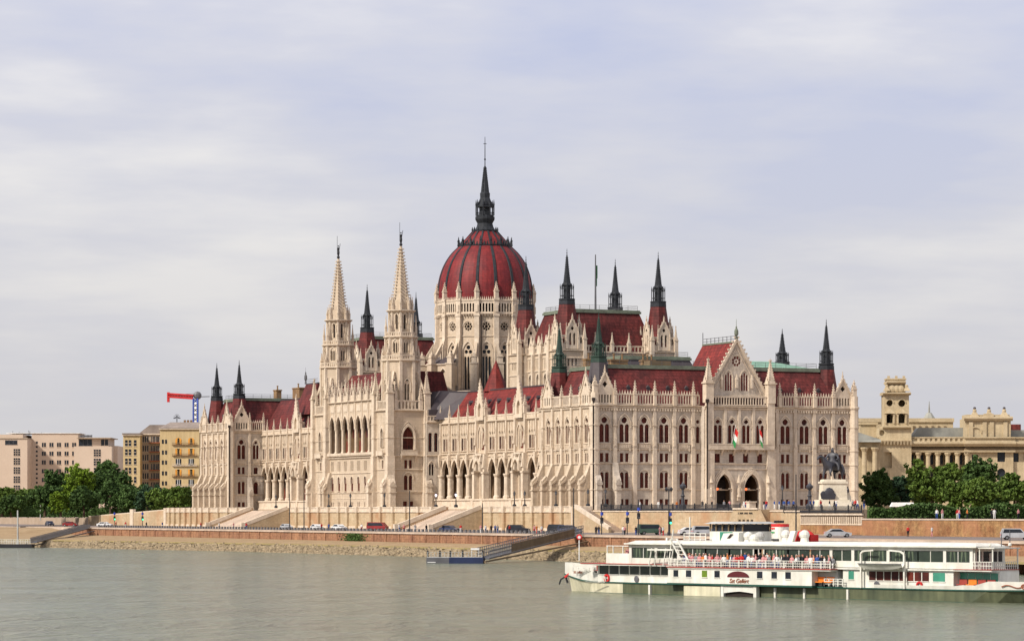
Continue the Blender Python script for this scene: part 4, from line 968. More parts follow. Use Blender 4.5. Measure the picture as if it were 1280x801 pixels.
for k in range(NS):
    a = OFF+k*2*math.pi/NS; c_, s_ = math.cos(a), math.sin(a)
    mb.fr = Fr(DX, DU, -s_, c_, c_, s_)
    mb.frus(0, 6.7, 66.0, 68.2, .7, .1, .5, .1); mb.cbox(0, 6.7, 67.1, 67.35, .5); mb.bar((0, 6.2, 66.1), (0, 3.0, 69.7), .42)
    for q in (-.9, .9): mb.frus(q, 6.55, 66.0, 67.0, .5, .1, .3, .1)
    mb.frus(0, 3.2, 69.9, 70.7, .4, .1)
mb.fr = ID
mb.lathe(DX, DU, [(3.2, 69.5), (3.3, 69.9), (2.5, 70.1), (2.1, 70.9), (1.9, 71.7), (2.3, 72.4), (2.45, 72.7), (2.45, 73.3), (2.2, 73.4), (2.2, 73.8), (1.2, 73.9)], 16)
o = mb.build('dome_crown', parent=DM)
mb = MB().mt('spire_lead')
for k in range(8):
    a = k*math.pi/4+.2; X, Y = DX+2.25*math.cos(a), DU+2.25*math.sin(a); mb.bar((X, Y, 73.6), (X, Y, 76.2), .24); mb.frus(X, Y, 76.2, 77.6, .35, .05); X2, Y2 = DX+2.25*math.cos(a+math.pi/4), DU+2.25*math.sin(a+math.pi/4); mb.bar((X, Y, 75.8), (X2, Y2, 75.8), .22); mb.bar((X, Y, 74.3), (X2, Y2, 74.3), .16)
    mb.bar((X, Y, 75.9), (DX+1.2*math.cos(a), DU+1.2*math.sin(a), 77.6), .2)
mb.lathe(DX, DU, [(1.25, 73.6), (1.25, 75.4), (1.8, 75.8), (1.6, 77.0), (1.2, 78.0), (1.25, 79.2), (1.05, 79.4), (.75, 82), (.36, 85.2), (.42, 85.5), (.12, 86)], 8)
for i in range(14):
    z = 79.6+i*.42; r = 1.08-(z-79.4)*.12
    for k in range(4): a = k*math.pi/2+.6; mb.cbox(DX+r*math.cos(a), DU+r*math.sin(a), z, z+.18, .2)
mb.lathe(DX, DU, [(.12, 85.5), (.1, 90), (.06, 93.2)], 6); mb.ball(DX, DU, 87.6, .28, 6); mb.cbox(DX, DU, 91.4, 91.55, .8, .12)
mb.build('dome_spire', parent=DM)
# ---------------------------------------------------------------- the two chambers with their four corner towers each
def chamber_tower(x, y, red=True, zt=59.6, base=True):
    mb = MB().mt('stone_trim'); h = 3.0
    Fs = [(Fr(x-h, y, 0, 1, -1, 0), 1), (Fr(x, y-h, 1, 0, 0, -1), 1), (Fr(x+h, y, 0, 1, 1, 0), 0), (Fr(x, y+h, 1, 0, 0, 1), 0)]
    for F, v in Fs:
        o1 = [Op('arch', -.5, .55, 37.7, 40.5), Op('arch', .5, .55, 37.7, 40.5), Op('dia', 0, .9, 40.9, 42.0)]
        if v: win(F, o1, .3, rank=2.5, pm='dark_void', fm='stone_trim', bars=False)
        facade(mb, F, -1.5, 1.5, 36.8, lambda q: 41.0+2.6*(1-abs(q)/1.5), o1, .4, .0, bps=(0,))
        o2 = win(F, [Op('rect', k*.95, .45, 33.0, 34.8) for k in (-1, 0, 1)], .3, rank=1 if v else .01, pm='dark_void', fm='stone_trim', bars=False)
        mb.mt('stone'); facade(mb, F, -h, h, 20, 36.5, o2, .4); mb.mt('stone_trim')
        for z, e in ((36.3, .4), (34.6, .25), (31.5, .2)): string(mb, F, -h-.1, h+.1, z, .35, e)
        mb.fr = F
        for sg in (-1, 1):
            mb.bar((sg*1.5, 0, 41.0), (0, 0, 43.6), .28)
            for q in (.2, .5, .8): mb.cbox(sg*(1.5*(1-q)+.15), 0, 41+2.6*q, 41.3+2.6*q, .2)
            hh = 2.1; mb.box(sg*2.1-.45, sg*2.1+.45, -.3, 0, 36.6, 38.2); facade(mb, F, sg*2.15-.55, sg*2.15+.55, 38.0, 40.0, [Op('arch', sg*2.15, .5, 38.2, 39.6)], .3)
        pinn(mb, 0, 0, 43.4, 1.5, .3, crock=False)
    mb.fr = ID
    for sx in (-1, 1):
        for sy in (-1, 1): pinn(mb, x+sx*h, y+sy*h, 36.5, 6.2, .85, crock=False); pinn(mb, x+sx*1.5, y+sy*h, 36.8, 6.0, .4, crock=False); pinn(mb, x+sx*h, y+sy*1.5, 36.8, 6.0, .4, crock=False); mb.cbox(x+sx*h, y+sy*h, 20, 36.6, .9)
    o = mb.build('chamber_tower', parent=PB)
    m2 = MB().mt('roof_red'); m2.lathe(x, y, [(3.1, 36.8), (2.75, 40.5), (1.75, 47.4)], 8); m2.mt('spire_lead'); m2.lathe(x, y, [(1.85, 47.0), (1.8, 47.9)], 8); m2.build('steep_roof', parent=o)
    lantern(o, x, y, 47.8, zt, 1.65, 'spire_lead'); return o
for y0 in (59.5, 185.5):
    for dx in (0, 23):
        for dy in (0, 23): chamber_tower(20.5+dx, y0+dy)
for y0, y1 in ((62.5, 79.5), (188.5, 205.5)):
    FWc = Fr(19.5, 0, 0, 1, -1, 0); FSc = Fr(0, y0-2.5, 1, 0, 0, -1)
    mb = MB().mt('stone'); cs = [y0+(y1-y0)*(i+.5)/4 for i in range(4)]; ops = []
    for c in cs: ops += win(FWc, [Op('arch', c, 1.6, 27.5, 31.6)], .4, rank=1.2, pm='dark_glass', fm='stone_trim'); ops += win(FWc, [Op('rect', c+k*.75, .35, 33.0, 35.0) for k in (-1, 0, 1)], .25, rank=.5, pm='dark_void', fm='stone_trim', bars=False)
    facade(mb, FWc, y0, y1, 20, 36.4, ops, .4); facade(mb, FSc, 23.5, 40.5, 20, 36.4, [], .4); mb.fr = ID; mb.box(44, 44.5, y0, y1, 20, 36.4); mb.box(23.5, 40.5, y1+2, y1+2.5, 20, 36.4)
    CWl = mb.build('chamber_wall', parent=PB); mb = MB().mt('stone_trim')
    for c in cs: hood(mb, FWc, c, 1.8, 30.2, band=.25, proj=.2, legs=2)
    for z, e in ((36.1, .4), (32.2, .25), (35.2, .15)): string(mb, FWc, y0, y1, z, .35, e); string(mb, FSc, 23.5, 40.5, z, .35, e)
    mb.fr = FWc
    for i in range(5): c = y0+(y1-y0)*i/4; mb.box(c-.4, c+.4, 0, .8, 20, 36.2)
    balus(mb, FWc, y0, y1, 36.4, 38.0, 0, pitch=.9, post=.3); balus(mb, FSc, 23.5, 40.5, 36.4, 38.0, 0, pitch=.9, post=.3)
    mb.build('stone_dressing', parent=CWl)
    for c in [y0+(y1-y0)*i/4 for i in range(5)]: pin(c, .1, 36.4, 4.6, .7, FWc, False)
    for i in range(5): pin(23.5+17*i/4, .1, 36.4, 4.6, .7, FSc, False)
    for i in range(4):
        mb = MB().mt('stone_trim'); facade(mb, FWc, cs[i]-1.0, cs[i]+1.0, 36.4, lambda q: 38.2+2.4*(1-abs(q-cs[i])), [Op('dia', cs[i], .7, 38, 39)], .3, .05, bps=(cs[i],)); mb.build('gablet', parent=PB)
    ch = mansard('chamber_roof', 20.2, 43.8, y0-1.6, y1+1.6, 36.4, 45.6, 3.0)
mansard('roof', 18, 46, 32, 57, 22, 33.8, 5.5, 'slate')
mansard('roof', 18, 46, 210, 234, 22, 33.8, 5.5, 'slate')
# long flag mast on the south chamber roof
mb = MB().mt('iron_grey'); X = 33; Y = 71; mb.lathe(X, Y, [(.25, 46.2), (.2, 52), (.12, 59.5)], 6); mb.build('mast', parent=PB)
m2 = MB().mt('cloth_green'); m2.box(X+.1, X+.5, Y-.04, Y+.04, 54, 57); m2.box(X+.1, X+.35, Y-.1, Y-.04, 52.2, 54.5)
tag(m2.build('flag', local=True), 'furled dark green flag on the mast above the big red roof right of the dome', 'flag')
mb = MB(Fr(DX, DU, 0, 1, -1, 0)).mt('downpipe')
a = OFF; 
mb = MB().mt('downpipe')
pa = ring16(R0+.5, 10); 
best = min(range(NS), key=lambda k: abs(((L(*ring16(R0+.4, k), 0).x)*FX/(L(*ring16(R0+.4, k), 0).y)+640-600)) + (1000 if L(*ring16(R0+.4, k), 0).y > L(DX, DU).y else 0))
aa = OFF+best*2*math.pi/NS+.09; X, Y = DX+(R0+.1)*math.cos(aa), DU+(R0+.1)*math.sin(aa); mb.cbox(X, Y, 30, 48.3, .22); mb.build('downpipe', parent=PB)

# ---------------------------------------------------------------- pinnacles and windows become parts: the 100 largest each, the rest as one
PINN.sort(key=lambda p: -p[3]*p[4])
for i, p in enumerate(PINN[:84]): mb = MB().mt('stone_trim'); pinn(mb, *p[:5], fr=p[5], crock=p[6]); mb.build('pinnacle', parent=PB)
if PINN[84:]:
    mb = MB().mt('stone_trim')
    for p in PINN[84:]: pinn(mb, *p[:5], fr=p[5], crock=p[6])
    tag(mb.build('small_pinnacles', parent=PB), kind='stuff')
WINS.sort(key=lambda w: -w[0])
for i, w in enumerate(WINS[:98]):
    a = MB(); b = MB(); win_geo(a, b, *w[1:]); a = a.build('window', parent=PB); b.build('window_pane', parent=a)
if WINS[98:]:
    a = MB(); b = MB()
    for w in WINS[98:]: win_geo(a, b, *w[1:])
    n = len(a.v); off = len(a.mats)
    for nm in b.mats:
        if nm not in a.mats: a.mats.append(nm)
    a.v += b.v; a.f += [tuple(q+n for q in f) for f in b.f]; a.m += [a.mats.index(b.mats[m_]) for m_ in b.m]
    tag(a.build('small_windows', parent=PB), kind='stuff')
# ================================================================== ground, quay, river
def sheet(name, m, pts_grid, local=True, kind='structure'):
    mb = MB().mt(m)
    for r0_, r1_ in zip(pts_grid, pts_grid[1:]):
        for k in range(len(r0_)-1): mb.face([r0_[k], r0_[k+1], r1_[k+1], r1_[k]], True)
    return tag(mb.build(name, local=local), kind=kind)
mb = MB().mt('water'); mb.face([(-6000, -300, 0), (6000, -300, 0), (6000, 6000, 0), (-6000, 6000, 0)], True); tag(mb.build('river_water'), kind='structure')
mb = MB().mt('paving'); mb.box(-7.7, 6000, -3000, 6000, -9, -1.7); tag(mb.build('ground', local=True), kind='structure')
mb = MB().mt('paving'); mb.box(-7.7, 140, -125, 268.5, -1.9, GZ-.004); tag(mb.build('terrace_ground', local=True), kind='structure')
mb = MB().mt('asphalt'); mb.box(-7.7, 300, -900, -125.2, -1.9, -1.15); tag(mb.build('embankment_road', local=True), kind='structure')
RX0, RX1, RZ0, RZ1 = -32.0, -7.9, -4.35, -3.95
def lanes(name, m, y0, y1, xa, xb, dz=0):
    f = lambda x: RZ0+(RZ1-RZ0)*(x-RX0)/(RX1-RX0)+dz
    mb = MB().mt(m); mb.face([(xa, y0, f(xa)), (xb, y0, f(xb)), (xb, y1, f(xb)), (xa, y1, f(xa))], True); return mb, f
mb, f = lanes('', 'asphalt', -1200, 900, RX0+.6, RX1)
mb.face([(-7.9, 347, -3.95), (-7.9, 900, -3.95), (-3, 900, -1.6), (-3, 347, -1.6)], True)
tag(mb.build('quay_road', local=True), kind='structure')
mb = MB().mt('road_line')
for xx in (-18.2,):
    for y in range(-160, 330, 9): mb.face([(xx, y, f(xx)+.005), (xx+.15, y, f(xx)+.005), (xx+.15, y+4, f(xx)+.005), (xx, y+4, f(xx)+.005)], True)
for xx in (-24.4, -11.2): mb.face([(xx, -400, f(xx)+.005), (xx+.15, -400, f(xx)+.005), (xx+.15, 400, f(xx)+.005), (xx, 400, f(xx)+.005)], True)
tag(mb.build('road_markings', local=True), kind='structure')
mb = MB().mt('paving'); mb.box(-11.0, -7.9, -125, 276, -4.4, RZ1+.10); mb.box(-31.4, -26.8, -400, 330, -5, f(-26.8)+.10); tag(mb.build('quay_pavement', local=True), kind='structure')
mb = MB().mt('coping'); mb.box(-32.25, -31.4, -600, 285, RZ0-.2, RZ0+.12); mb.box(-31.9, -31.4, 285, 900, -5.2, RZ0+.12)
mb.mt('quay_brick'); mb.box(-32.0, -31.4, -600, 285, -9, RZ0-.2)
FQ = Fr(-32, 0, 0, 1, -1, 0); mb.fr = FQ
for i in range(78): y = -300+i*7.5; mb.mt('quay_brick'); mb.box(y-.35, y+.35, -.1, .14, -8, RZ0-.2)
tag(mb.build('quay_wall', local=True), 'reddish brown stone quay wall with pale coping below the river road', 'wall')
def shore(y):
    P = [(-600, -47), (-80, -46), (0, -48), (75, -52), (199, -73), (330, -88), (900, -140)]
    for (a, b), (c, d) in zip(P, P[1:]):
        if a <= y <= c: return b+(d-b)*(y-a)/(c-a)
    return P[-1][1]
random.seed(3)
g = []; rk = []
y = -600.0
while y < 900:
    s = shore(y); xi = -32.0; up = -6.3 if y < 280 else -6.3+(min(y, 300)-280)/20*1.85
    row = [(xi, y, up), (xi-4.2, y, up-.1), (min(xi-6.5, s+6.5), y, -6.9+(up+6.3)*.4), (min(xi-9, s+5), y, -7.2)]
    g.append(row)
    y += 6 if -180 < y < 420 else 40
mbg = MB(); 
for a, b in zip(g, g[1:]):
    for k, mm in enumerate(('bank_dirt', 'bank_dirt', 'grass_dry')): mbg.mt(mm); mbg.face([a[k], a[k+1], b[k+1], b[k]], True)
tag(mbg.build('river_bank', local=True), kind='structure')
y = -180.0
while y < 420:
    s = shore(y); row = []
    for k in range(11):
        f_ = k/10; x = min(-41, s+5.6)*(1-f_)+(s-1.5)*f_; z = -7.15*(1-f_)-9.2*f_
        j = .34 if k else .05; row.append((x+random.uniform(-.3, .3), y+random.uniform(-.25, .25), z+random.uniform(-j, j)))
    rk.append(row); y += .85
o = sheet('rock_revetment', 'rock', rk); 
rs = MB().mt('rock')
for i in range(2600):                       # single boulders on the slope
    y = random.uniform(-180, 330); s = shore(y); f_ = random.random(); x = min(-41, s+5.6)*(1-f_)+(s-1.0)*f_; z = -7.1*(1-f_)-9.0*f_; r = random.uniform(.22, .55)
    pts = [(x+r*random.uniform(.6, 1.1)*dx, y+r*random.uniform(.6, 1.3)*dy, z+r*dz) for dx, dy, dz in ((1, 0, 0), (0, 1, 0), (-1, 0, 0), (0, -1, 0))]; t_ = (x+random.uniform(-.1, .1), y+random.uniform(-.1, .1), z+r*.9)
    for k in range(4): rs.face([pts[k], pts[(k+1) % 4], t_], True)
tag(rs.build('boulders', local=True), 'loose pale boulders of the river revetment', 'rocks', kind='stuff')
# ---------------------------------------------------------------- terrace retaining wall, stairs
FT = Fr(-8, 0, 0, 1, -1, 0)
st = [(41.0, 61.8), (166.0, 195.0)]
def seg_wall(name, s0, s1, zt, m, label, par=True, pil=()):
    mb = MB(FT).mt(m); mb.box(s0, s1, -.5, 0, -4.6, zt)
    if par:
        mb.mt('stone_trim'); mb.box(s0, s1, -.55, .22, zt, zt+.22); mb.box(s0, s1, -.4, .02, zt+.22, zt+1.05); mb.box(s0, s1, -.5, .12, zt+1.05, zt+1.25)
    mb.box(s0, s1, -.1, .15, -4.3, -3.3)
    for s in pil:
        if s0 < s < s1:
            mb.mt(m); mb.box(s-.5, s+.5, -.1, .55, -4.4, zt-.05)
            if par: mb.mt('stone_trim'); mb.box(s-.55, s+.55, -.5, .65, zt-.05, zt+1.3)
    return tag(mb.build(name, local=True), label, 'wall')
pl_ = [-11, -6, -1, 4.0, 9, 14.1, 18.9, 23.9, 29, 36]+[70, 78, 86, 94, 102, 108, 117.5, 124, 130, 137, 144, 150.6, 160]+[198, 206, 214, 222, 230, 236.2, 240.95, 245.85, 250.75, 255.65, 260.5, 265]
seg_wall('retaining_wall', -14.5, st[0][0], 0, 'wall_limestone', 'pale limestone terrace wall with pilasters below the near end pavilion', pil=pl_)
seg_wall('retaining_wall', st[0][1], st[1][0], 0, 'wall_limestone', 'pale limestone terrace wall between the two river stairs below the white towers', pil=pl_)
seg_wall('retaining_wall', st[1][1], 268.5, 0, 'wall_limestone', 'pale limestone terrace wall below the far end pavilion at the left', pil=pl_)
mb = MB(FT).mt('wall_limestone'); mb.hexa([(268.5, -.5, -4.6), (347, -.5, -4.6), (347, -.5, -1.4), (268.5, -.5, .6)], [(268.5, 0, -4.6), (347, 0, -4.6), (347, 0, -1.4), (268.5, 0, .6)])
mb.mt('stone_trim'); mb.bar((268.5, -.25, .7), (347, -.25, -1.3), .35); mb.box(268.5, 270.5, -.6, .3, -4.5, 1.2); mb.box(300, 303, -.6, .3, -4.5, .9)
tag(mb.build('retaining_wall', local=True), 'plain buff embankment wall sloping down left of the parliament terrace', 'wall')
mb = MB(FT).mt('wall_limestone'); mb.box(-103, -14.5, -.5, 0, -4.6, .1); mb.mt('stone_trim'); mb.box(-103, -14.5, -.5, .15, .1, .32); tag(mb.build('retaining_wall', local=True), 'plain yellowish retaining wall under the black iron railing', 'wall')
mb = MB(FT).mt('rough_sandstone'); mb.box(-125, -103, -.5, 0, -4.6, -2.1); mb.mt('wall_limestone'); mb.box(-125, -103, -.6, -.3, -2.1, -.3); mb.mt('stone_trim')
for i in range(30): s = -124.6+i*.74; mb.box(s-.14, s+.14, -.3, 0, -2.1, -.75)
mb.box(-125, -103, -.6, .1, -.5, -.2); mb.box(-125, -103, -.5, .1, -2.2, -2.0); tag(mb.build('retaining_wall', local=True), 'terrace wall with a row of upright stone balusters below the equestrian statue', 'wall')
mb = MB(FT).mt('rough_sandstone'); mb.box(-500, -125, -.6, 0, -4.6, -1.3); mb.mt('coping'); mb.box(-500, -125, -.7, .12, -1.3, -1.05); tag(mb.build('retaining_wall', local=True), 'rough orange brown sandstone embankment wall right of the parliament', 'wall')
for (s0, s1), lab in zip(st, ('wide pale stone river stair right of the white towers', 'wide pale stone river stair left of the white towers')):
    t = thing('river_stair', lab, 'stairs', LM @ Vector((-8, (s0+s1)/2, -4.1)), TH)
    a, b = s0-(s0+s1)/2, s1-(s0+s1)/2; n = 24; mb = MB().mt('coping')
    for i in range(n): mb.box(-11.5*(i+1)/n, -11.5*i/n, a+.8, b-.8, -.3, 4.5*(1-i/n))
    mb.box(0, 1.2, a, b, -.3, 4.5); mb.build('steps', parent=t)
    for q in (a, b-.8):
        mb = MB().mt('wall_limestone'); mb.prism([(0, -.3), (0, 5.2), (-.6, 5.2), (-12.2, .9), (-12.2, -.3)], q, q+.8, 't')
        mb.mt('stone_trim'); mb.bar((-.5, q+.4, 5.25), (-12.2, q+.4, .95), .9); mb.cbox(-12.3, q+.4, 0, 1.5, 1.1); mb.build('cheek_wall', parent=t)
t = thing('river_stair', 'narrow stair descending along the wall at the near terrace corner beside the iron railing', 'stairs', LM @ Vector((-8, -14.5, -4.1)), TH)
mb = MB().mt('wall_limestone'); mb.prism([(0, -.3), (0, 5.3), (-1.0, 5.3), (-17.5, .8), (-17.5, -.3)], -4.2, -3.6, 's'); mb.mt('stone_trim'); mb.bar((-3.9, -1, 5.35), (-3.9, -17.5, .9), .7); mb.box(-4.3, 0, -.5, 0, -.3, 5.2); mb.build('cheek_wall', parent=t)
mb = MB().mt('coping')
for i in range(24): mb.box(-3.6, 0, -17*(i+1)/24, -17*i/24, -.3, 4.5*(1-i/24))
mb.build('steps', parent=t)
# railing
def railing(s0, s1, z, lab, h=1.15):
    t = thing('iron_railing', lab, 'railing', LM @ Vector((-8.1, s0, z)), TH); n = int((s1-s0)/.22); mb = MB().mt('iron')
    for i in range(n): y = i*.22; mb.box(-.02, .02, y-.025, y+.025, .1, h-.05)
    mb.box(-.03, .03, 0, s1-s0, h*.62, h*.62+.06); mb.box(-.03, .03, 0, s1-s0, .08, .45); mb.build('bars', parent=t)
    mb = MB().mt('iron'); mb.box(-.05, .05, 0, s1-s0, h-.08, h); mb.build('top_rail', parent=t)
    k = int((s1-s0)/4.5)
    for i in range(k+1): mb = MB().mt('iron'); y = (s1-s0)*i/k; mb.box(-.1, .1, y-.1, y+.1, 0, h+.15); mb.cyl(0, y, h+.15, h+.3, .12, .03); mb.build('post', parent=t)
railing(-80.0, -19.8, .32, 'black iron railing on the terrace edge in front of the south facade'); railing(-125, -97, -.1, 'black iron railing on the terrace edge before the equestrian statue')
# portal pavilion in the wall
t = thing('underpass_portal', 'pale stone trapezoid portal with four dark openings set into the terrace wall', 'portal', LM @ Vector((-8, -87, -4.1)), TH)
F = Fr(0, 0, 0, 1, -1, 0); mb = MB(F).mt('wall_limestone')
top = lambda x: 4.7 if abs(x) < 4.6 else max(1.0, 4.7-(abs(x)-4.6)*1.0)
oo = [Op('rect', x, .95, 1.6, 2.8) for x in (-2.4, -.8, .8, 2.4)]
facade(mb, F, -8.6, 6.4, -.3, top, oo, .6, 2.6, bps=(-4.6, 4.6, -7, 5.6)); mb.box(-4.6, 4.6, 0, 2.0, -.3, 4.6); mb.mt('stone_trim'); mb.box(-4.8, 4.8, 2.4, 2.8, 4.6, 4.9); mb.cbox(0, 1.5, 4.7, 6.0, 1.3, 1.3); mb.cbox(0, 1.5, 5.9, 6.1, 1.6, 1.6)
mb.build('portal_wall', parent=t); mb = MB(F).mt('dark_void')
for i in range(19):
    if i % 6 != 5: x = -2.7+i*.3; mb.box(x, x+.2, 2.6, 2.64, 3.75+.05*(i % 2), 4.1)
mb.build('carved_inscription', parent=t)
m2 = MB(F).mt('dark_void'); m2.face([(-3.2, 2.05, 1.4), (3.2, 2.05, 1.4), (3.2, 2.05, 3), (-3.2, 2.05, 3)]); m2.build('opening', parent=t)

# bollard blocks along the road
proto = None
for i in range(150):
    y = -52+i*2.15
    if proto is None:
        mb = MB().mt('iron_grey'); mb.box(-.13, .13, -.42, .42, 0, .52); mb.box(-.16, .16, -.46, .46, .5, .62); proto = mb.build('road_block'); o = proto
        tag(o, 'low dark barrier block, one of the long row along the river road', 'barrier', 'dark barrier blocks along the river road')
    else: o = copy_tree(proto)
    o.location = LM @ Vector((-27.6, y, f(-26.8)+.1)); o.rotation_euler = (0, 0, TH)

# ================================================================== lamps and poles
def street_lamp(px, x, h, lab, z=None, arms=2, head='lamp_shade', mat_='iron', group='tall lamp posts along the river road', double=True):
    y = uonW(px, x); z = f(x)+.1 if z is None else z
    t = thing('street_lamp', lab, 'street lamp', LM @ Vector((x, y, z)), TH, group)
    mb = MB().mt(mat_); mb.lathe(0, 0, [(.28, 0), (.28, .5), (.13, .8), (.09, h)], 6); mb.build('pole', parent=t)
    if double:
        for sg in (-1, 1):
            mb = MB().mt(mat_); mb.bar((0, 0, h-.9), (0, sg*.9, h-.3), .1); mb.build('arm', parent=t)
            mb = MB().mt(mat_); mb.lathe(0, sg*.95, [(.1, h-.9), (.3, h-.6), (.3, h-.4), (.08, h-.1)], 6); mb.build('lantern', parent=t)
    return t
labs = {380: 'right of the left river stair', 512: 'below the right white tower', 717: 'below the near end pavilion', 836: 'by the green van and traffic light', 995: 'rising in front of the east bays left of the statue', 291: 'at the far end pavilion corner', 362: 'before the left river stair', 603: 'at the right river stair'}
for px, h in ((380, 8.6), (512, 8.8), (717, 8.8), (362, 8.6), (603, 6.0), (995, 10.5)): street_lamp(px, -26 if px != 995 else -20, h, 'slender dark lamp post '+labs[px], double=False)
street_lamp(836, -26, 8.8, 'double armed dark lamp post '+labs[836])
def lantern_lamp(px, lab, x=-7.6, z=1.1, h=2.3, glow=None):
    y = uonW(px, x)
    t = thing('lantern_lamp', lab, 'lamp', LM @ Vector((x, y, z)), TH, 'ornamental lanterns on the terrace parapet')
    mb = MB().mt('iron'); mb.lathe(0, 0, [(.42, 0), (.42, .5), (.14, .7), (.08, h)], 8); mb.build('pole', parent=t)
    mb = MB().mt(glow or 'iron_grey'); mb.lathe(0, 0, [(.12, h), (.26, h+.35), (.22, h+.6)], 6); o = mb.build('lantern', parent=t)
    mb = MB().mt('iron'); mb.lathe(0, 0, [(.30, h+.6), (.06, h+.95), (.03, h+1.2)], 6); mb.build('cap', parent=o)
for px, l in ((411, 'leftmost lantern under the arcade of the central block'), (438, 'lantern on the parapet under the right arcade windows'), (480.5, 'lantern on the parapet below the right white tower'), (545, 'pale lit lantern left of the near loggia stair'), (570, 'pale lit lantern at the top of the right river stair'), (643, 'left of the two lanterns before the near loggia'), (656, 'right of the two lanterns before the near loggia'), (695, 'lantern between the sloping buttresses of the near pavilion'), (735, 'lantern at the near corner of the terrace'), (757, 'lantern behind the left end of the iron railing'), (345, 'lantern at the top of the left river stair')):
    lantern_lamp(px, 'small dark '+l if not l.startswith('pale') else l, glow='lamp_violet' if px in (545, 570) else None, h=2.4 if px not in (735, 757) else 2.6)
lantern_lamp(978, 'small dark lantern behind the railing left of the statue', z=GZ, x=-2, h=3.4)
mb = MB().mt('bronze'); 
def ornate(px, x, z, h, lab):
    t = thing('ornate_lamp', lab, 'lamp', LM @ Vector((x, uonW(px, x), z)), TH)
    mb = MB().mt('bronze'); mb.lathe(0, 0, [(.7, 0), (.7, .8), (.35, 1.1), (.28, h*.45), (.45, h*.5), (.25, h*.55), (.2, h*.72)], 8); mb.build('pole', parent=t)
    mb = MB().mt('bronze'); mb.lathe(0, 0, [(.3, h*.72), (.62, h*.80), (.66, h*.86), (.2, h*.94), (.06, h)], 8); mb.build('lantern', parent=t)
ornate(1012, -3, GZ, 4.9, 'thick bronze candelabra lamp standing left of the statue pedestal'); ornate(853.5, -3, GZ, 5.4, 'dark round headed candelabra lamp before the south facade')
def traffic_light(px, x, h, lab, lit):
    t = thing('traffic_light', lab, 'traffic light', LM @ Vector((x, uonW(px, x), f(x)+.1)), TH)
    mb = MB().mt('iron'); mb.lathe(0, 0, [(.1, 0), (.08, h)], 6); mb.build('pole', parent=t)
    mb = MB(Fr(0, 0, 1, 0, 0, -1)).mt('iron'); mb.box(-.25, .25, -.1, .3, h*.45, h*.45+1.1); o = mb.build('signal_box', parent=t)
    mb = MB(Fr(0, 0, 1, 0, 0, -1)).mt(lit); mb.box(-.16, .16, .3, .4, h*.45+.08, h*.45+.42); mb.build('light', parent=o)
    mb = MB(Fr(0, 0, 1, 0, 0, -1)).mt('blue'); mb.cyl(0, .15, h*.45+1.5, h*.45+2.1, .28, .28, 8); mb.build('road_sign', parent=t)
traffic_light(752, -26, 4.6, 'traffic light at the foot of the narrow corner stair', 'iron_grey'); traffic_light(784, -24, 4.6, 'traffic light with a blue sign left of the green van', 'iron_grey'); traffic_light(798, -26, 6.5, 'tall traffic light pole immediately left of the green van', 'iron_grey'); traffic_light(837.5, -25, 4.4, 'green lit traffic light right of the green van', 'lamp_green')
traffic_light(143, -26, 4.4, 'green lit traffic light at the far left end of the river road', 'lamp_green'); traffic_light(178, -26, 4.4, 'green lit traffic light beside the gap in the left embankment wall', 'lamp_green')
# ================================================================== trees
random.seed(11)
TREES = {}
def tree_mesh(seed, w, h, lf, n=75, per=46, low=.12, leafs=.42):
    rnd = random.Random(seed); mb = MB().mt(lf)
    lobes = [(rnd.uniform(-.33, .33)*w, rnd.uniform(-.33, .33)*w, rnd.uniform(.35, .80)*h, rnd.uniform(.20, .33)*w) for _ in range(7)]+[(0, 0, h*.62, w*.36), (0, 0, h*.4, w*.4)]
    for i in range(n):
        lx, ly, lz, lr = rnd.choice(lobes); th = rnd.uniform(0, 6.283); ph = math.acos(rnd.uniform(-.75, 1))
        rr = lr*rnd.uniform(.55, 1.18); cx, cy, cz = lx+rr*math.sin(ph)*math.cos(th), ly+rr*math.sin(ph)*math.sin(th), lz+rr*math.cos(ph)*1.0
        cz = min(max(cz, low*h), h); cr = rnd.uniform(.4, 1.0)*w*.075
        for j in range(per):
            v = Vector((rnd.gauss(0, 1), rnd.gauss(0, 1), rnd.gauss(0, .8))); v = v.normalized()*cr*rnd.uniform(.3, 1.15); c = Vector((cx, cy, cz))+v
            a = Vector((rnd.gauss(0, 1), rnd.gauss(0, 1), rnd.gauss(0, 1))).normalized(); b = a.cross(Vector((rnd.gauss(0, 1), rnd.gauss(0, 1), rnd.gauss(0, 1)))).normalized(); s_ = leafs*rnd.uniform(.6, 1.3)
            mb.face([tuple(c-a*s_), tuple(c-b*s_*.6), tuple(c+a*s_), tuple(c+b*s_*.6)], True)
    return mb
def tree(px, py_base, Y, wpx, hpx, lf, seed, lab, group, zoff=0):
    s = Y/FX; w, h = wpx*s*.9, hpx*s*.97; p = at(px, py_base, Y)
    t = thing('broadleaf_tree', lab, 'tree', p, random.uniform(0, 6), group)
    key = (seed, lf, round(w), round(h))
    crown = tree_mesh(seed, w*1.05, h, lf, n=int(200+w*13), per=30, leafs=.30+.012*w).build('crown', parent=t)
    mb = MB().mt('bark'); mb.lathe(0, 0, [(.45, -.3), (.3, h*.2), (.2, h*.5), (.08, h*.8)], 7)
    for k in range(5): a = k*1.26+seed; mb.bar((0, 0, h*(.22+.06*k)), (w*.28*math.cos(a), w*.28*math.sin(a), h*(.5+.05*k)), .16)
    mb.build('trunk', parent=t); return t
GL, GRt = 'embankment trees left of the parliament', 'street trees right of the parliament'
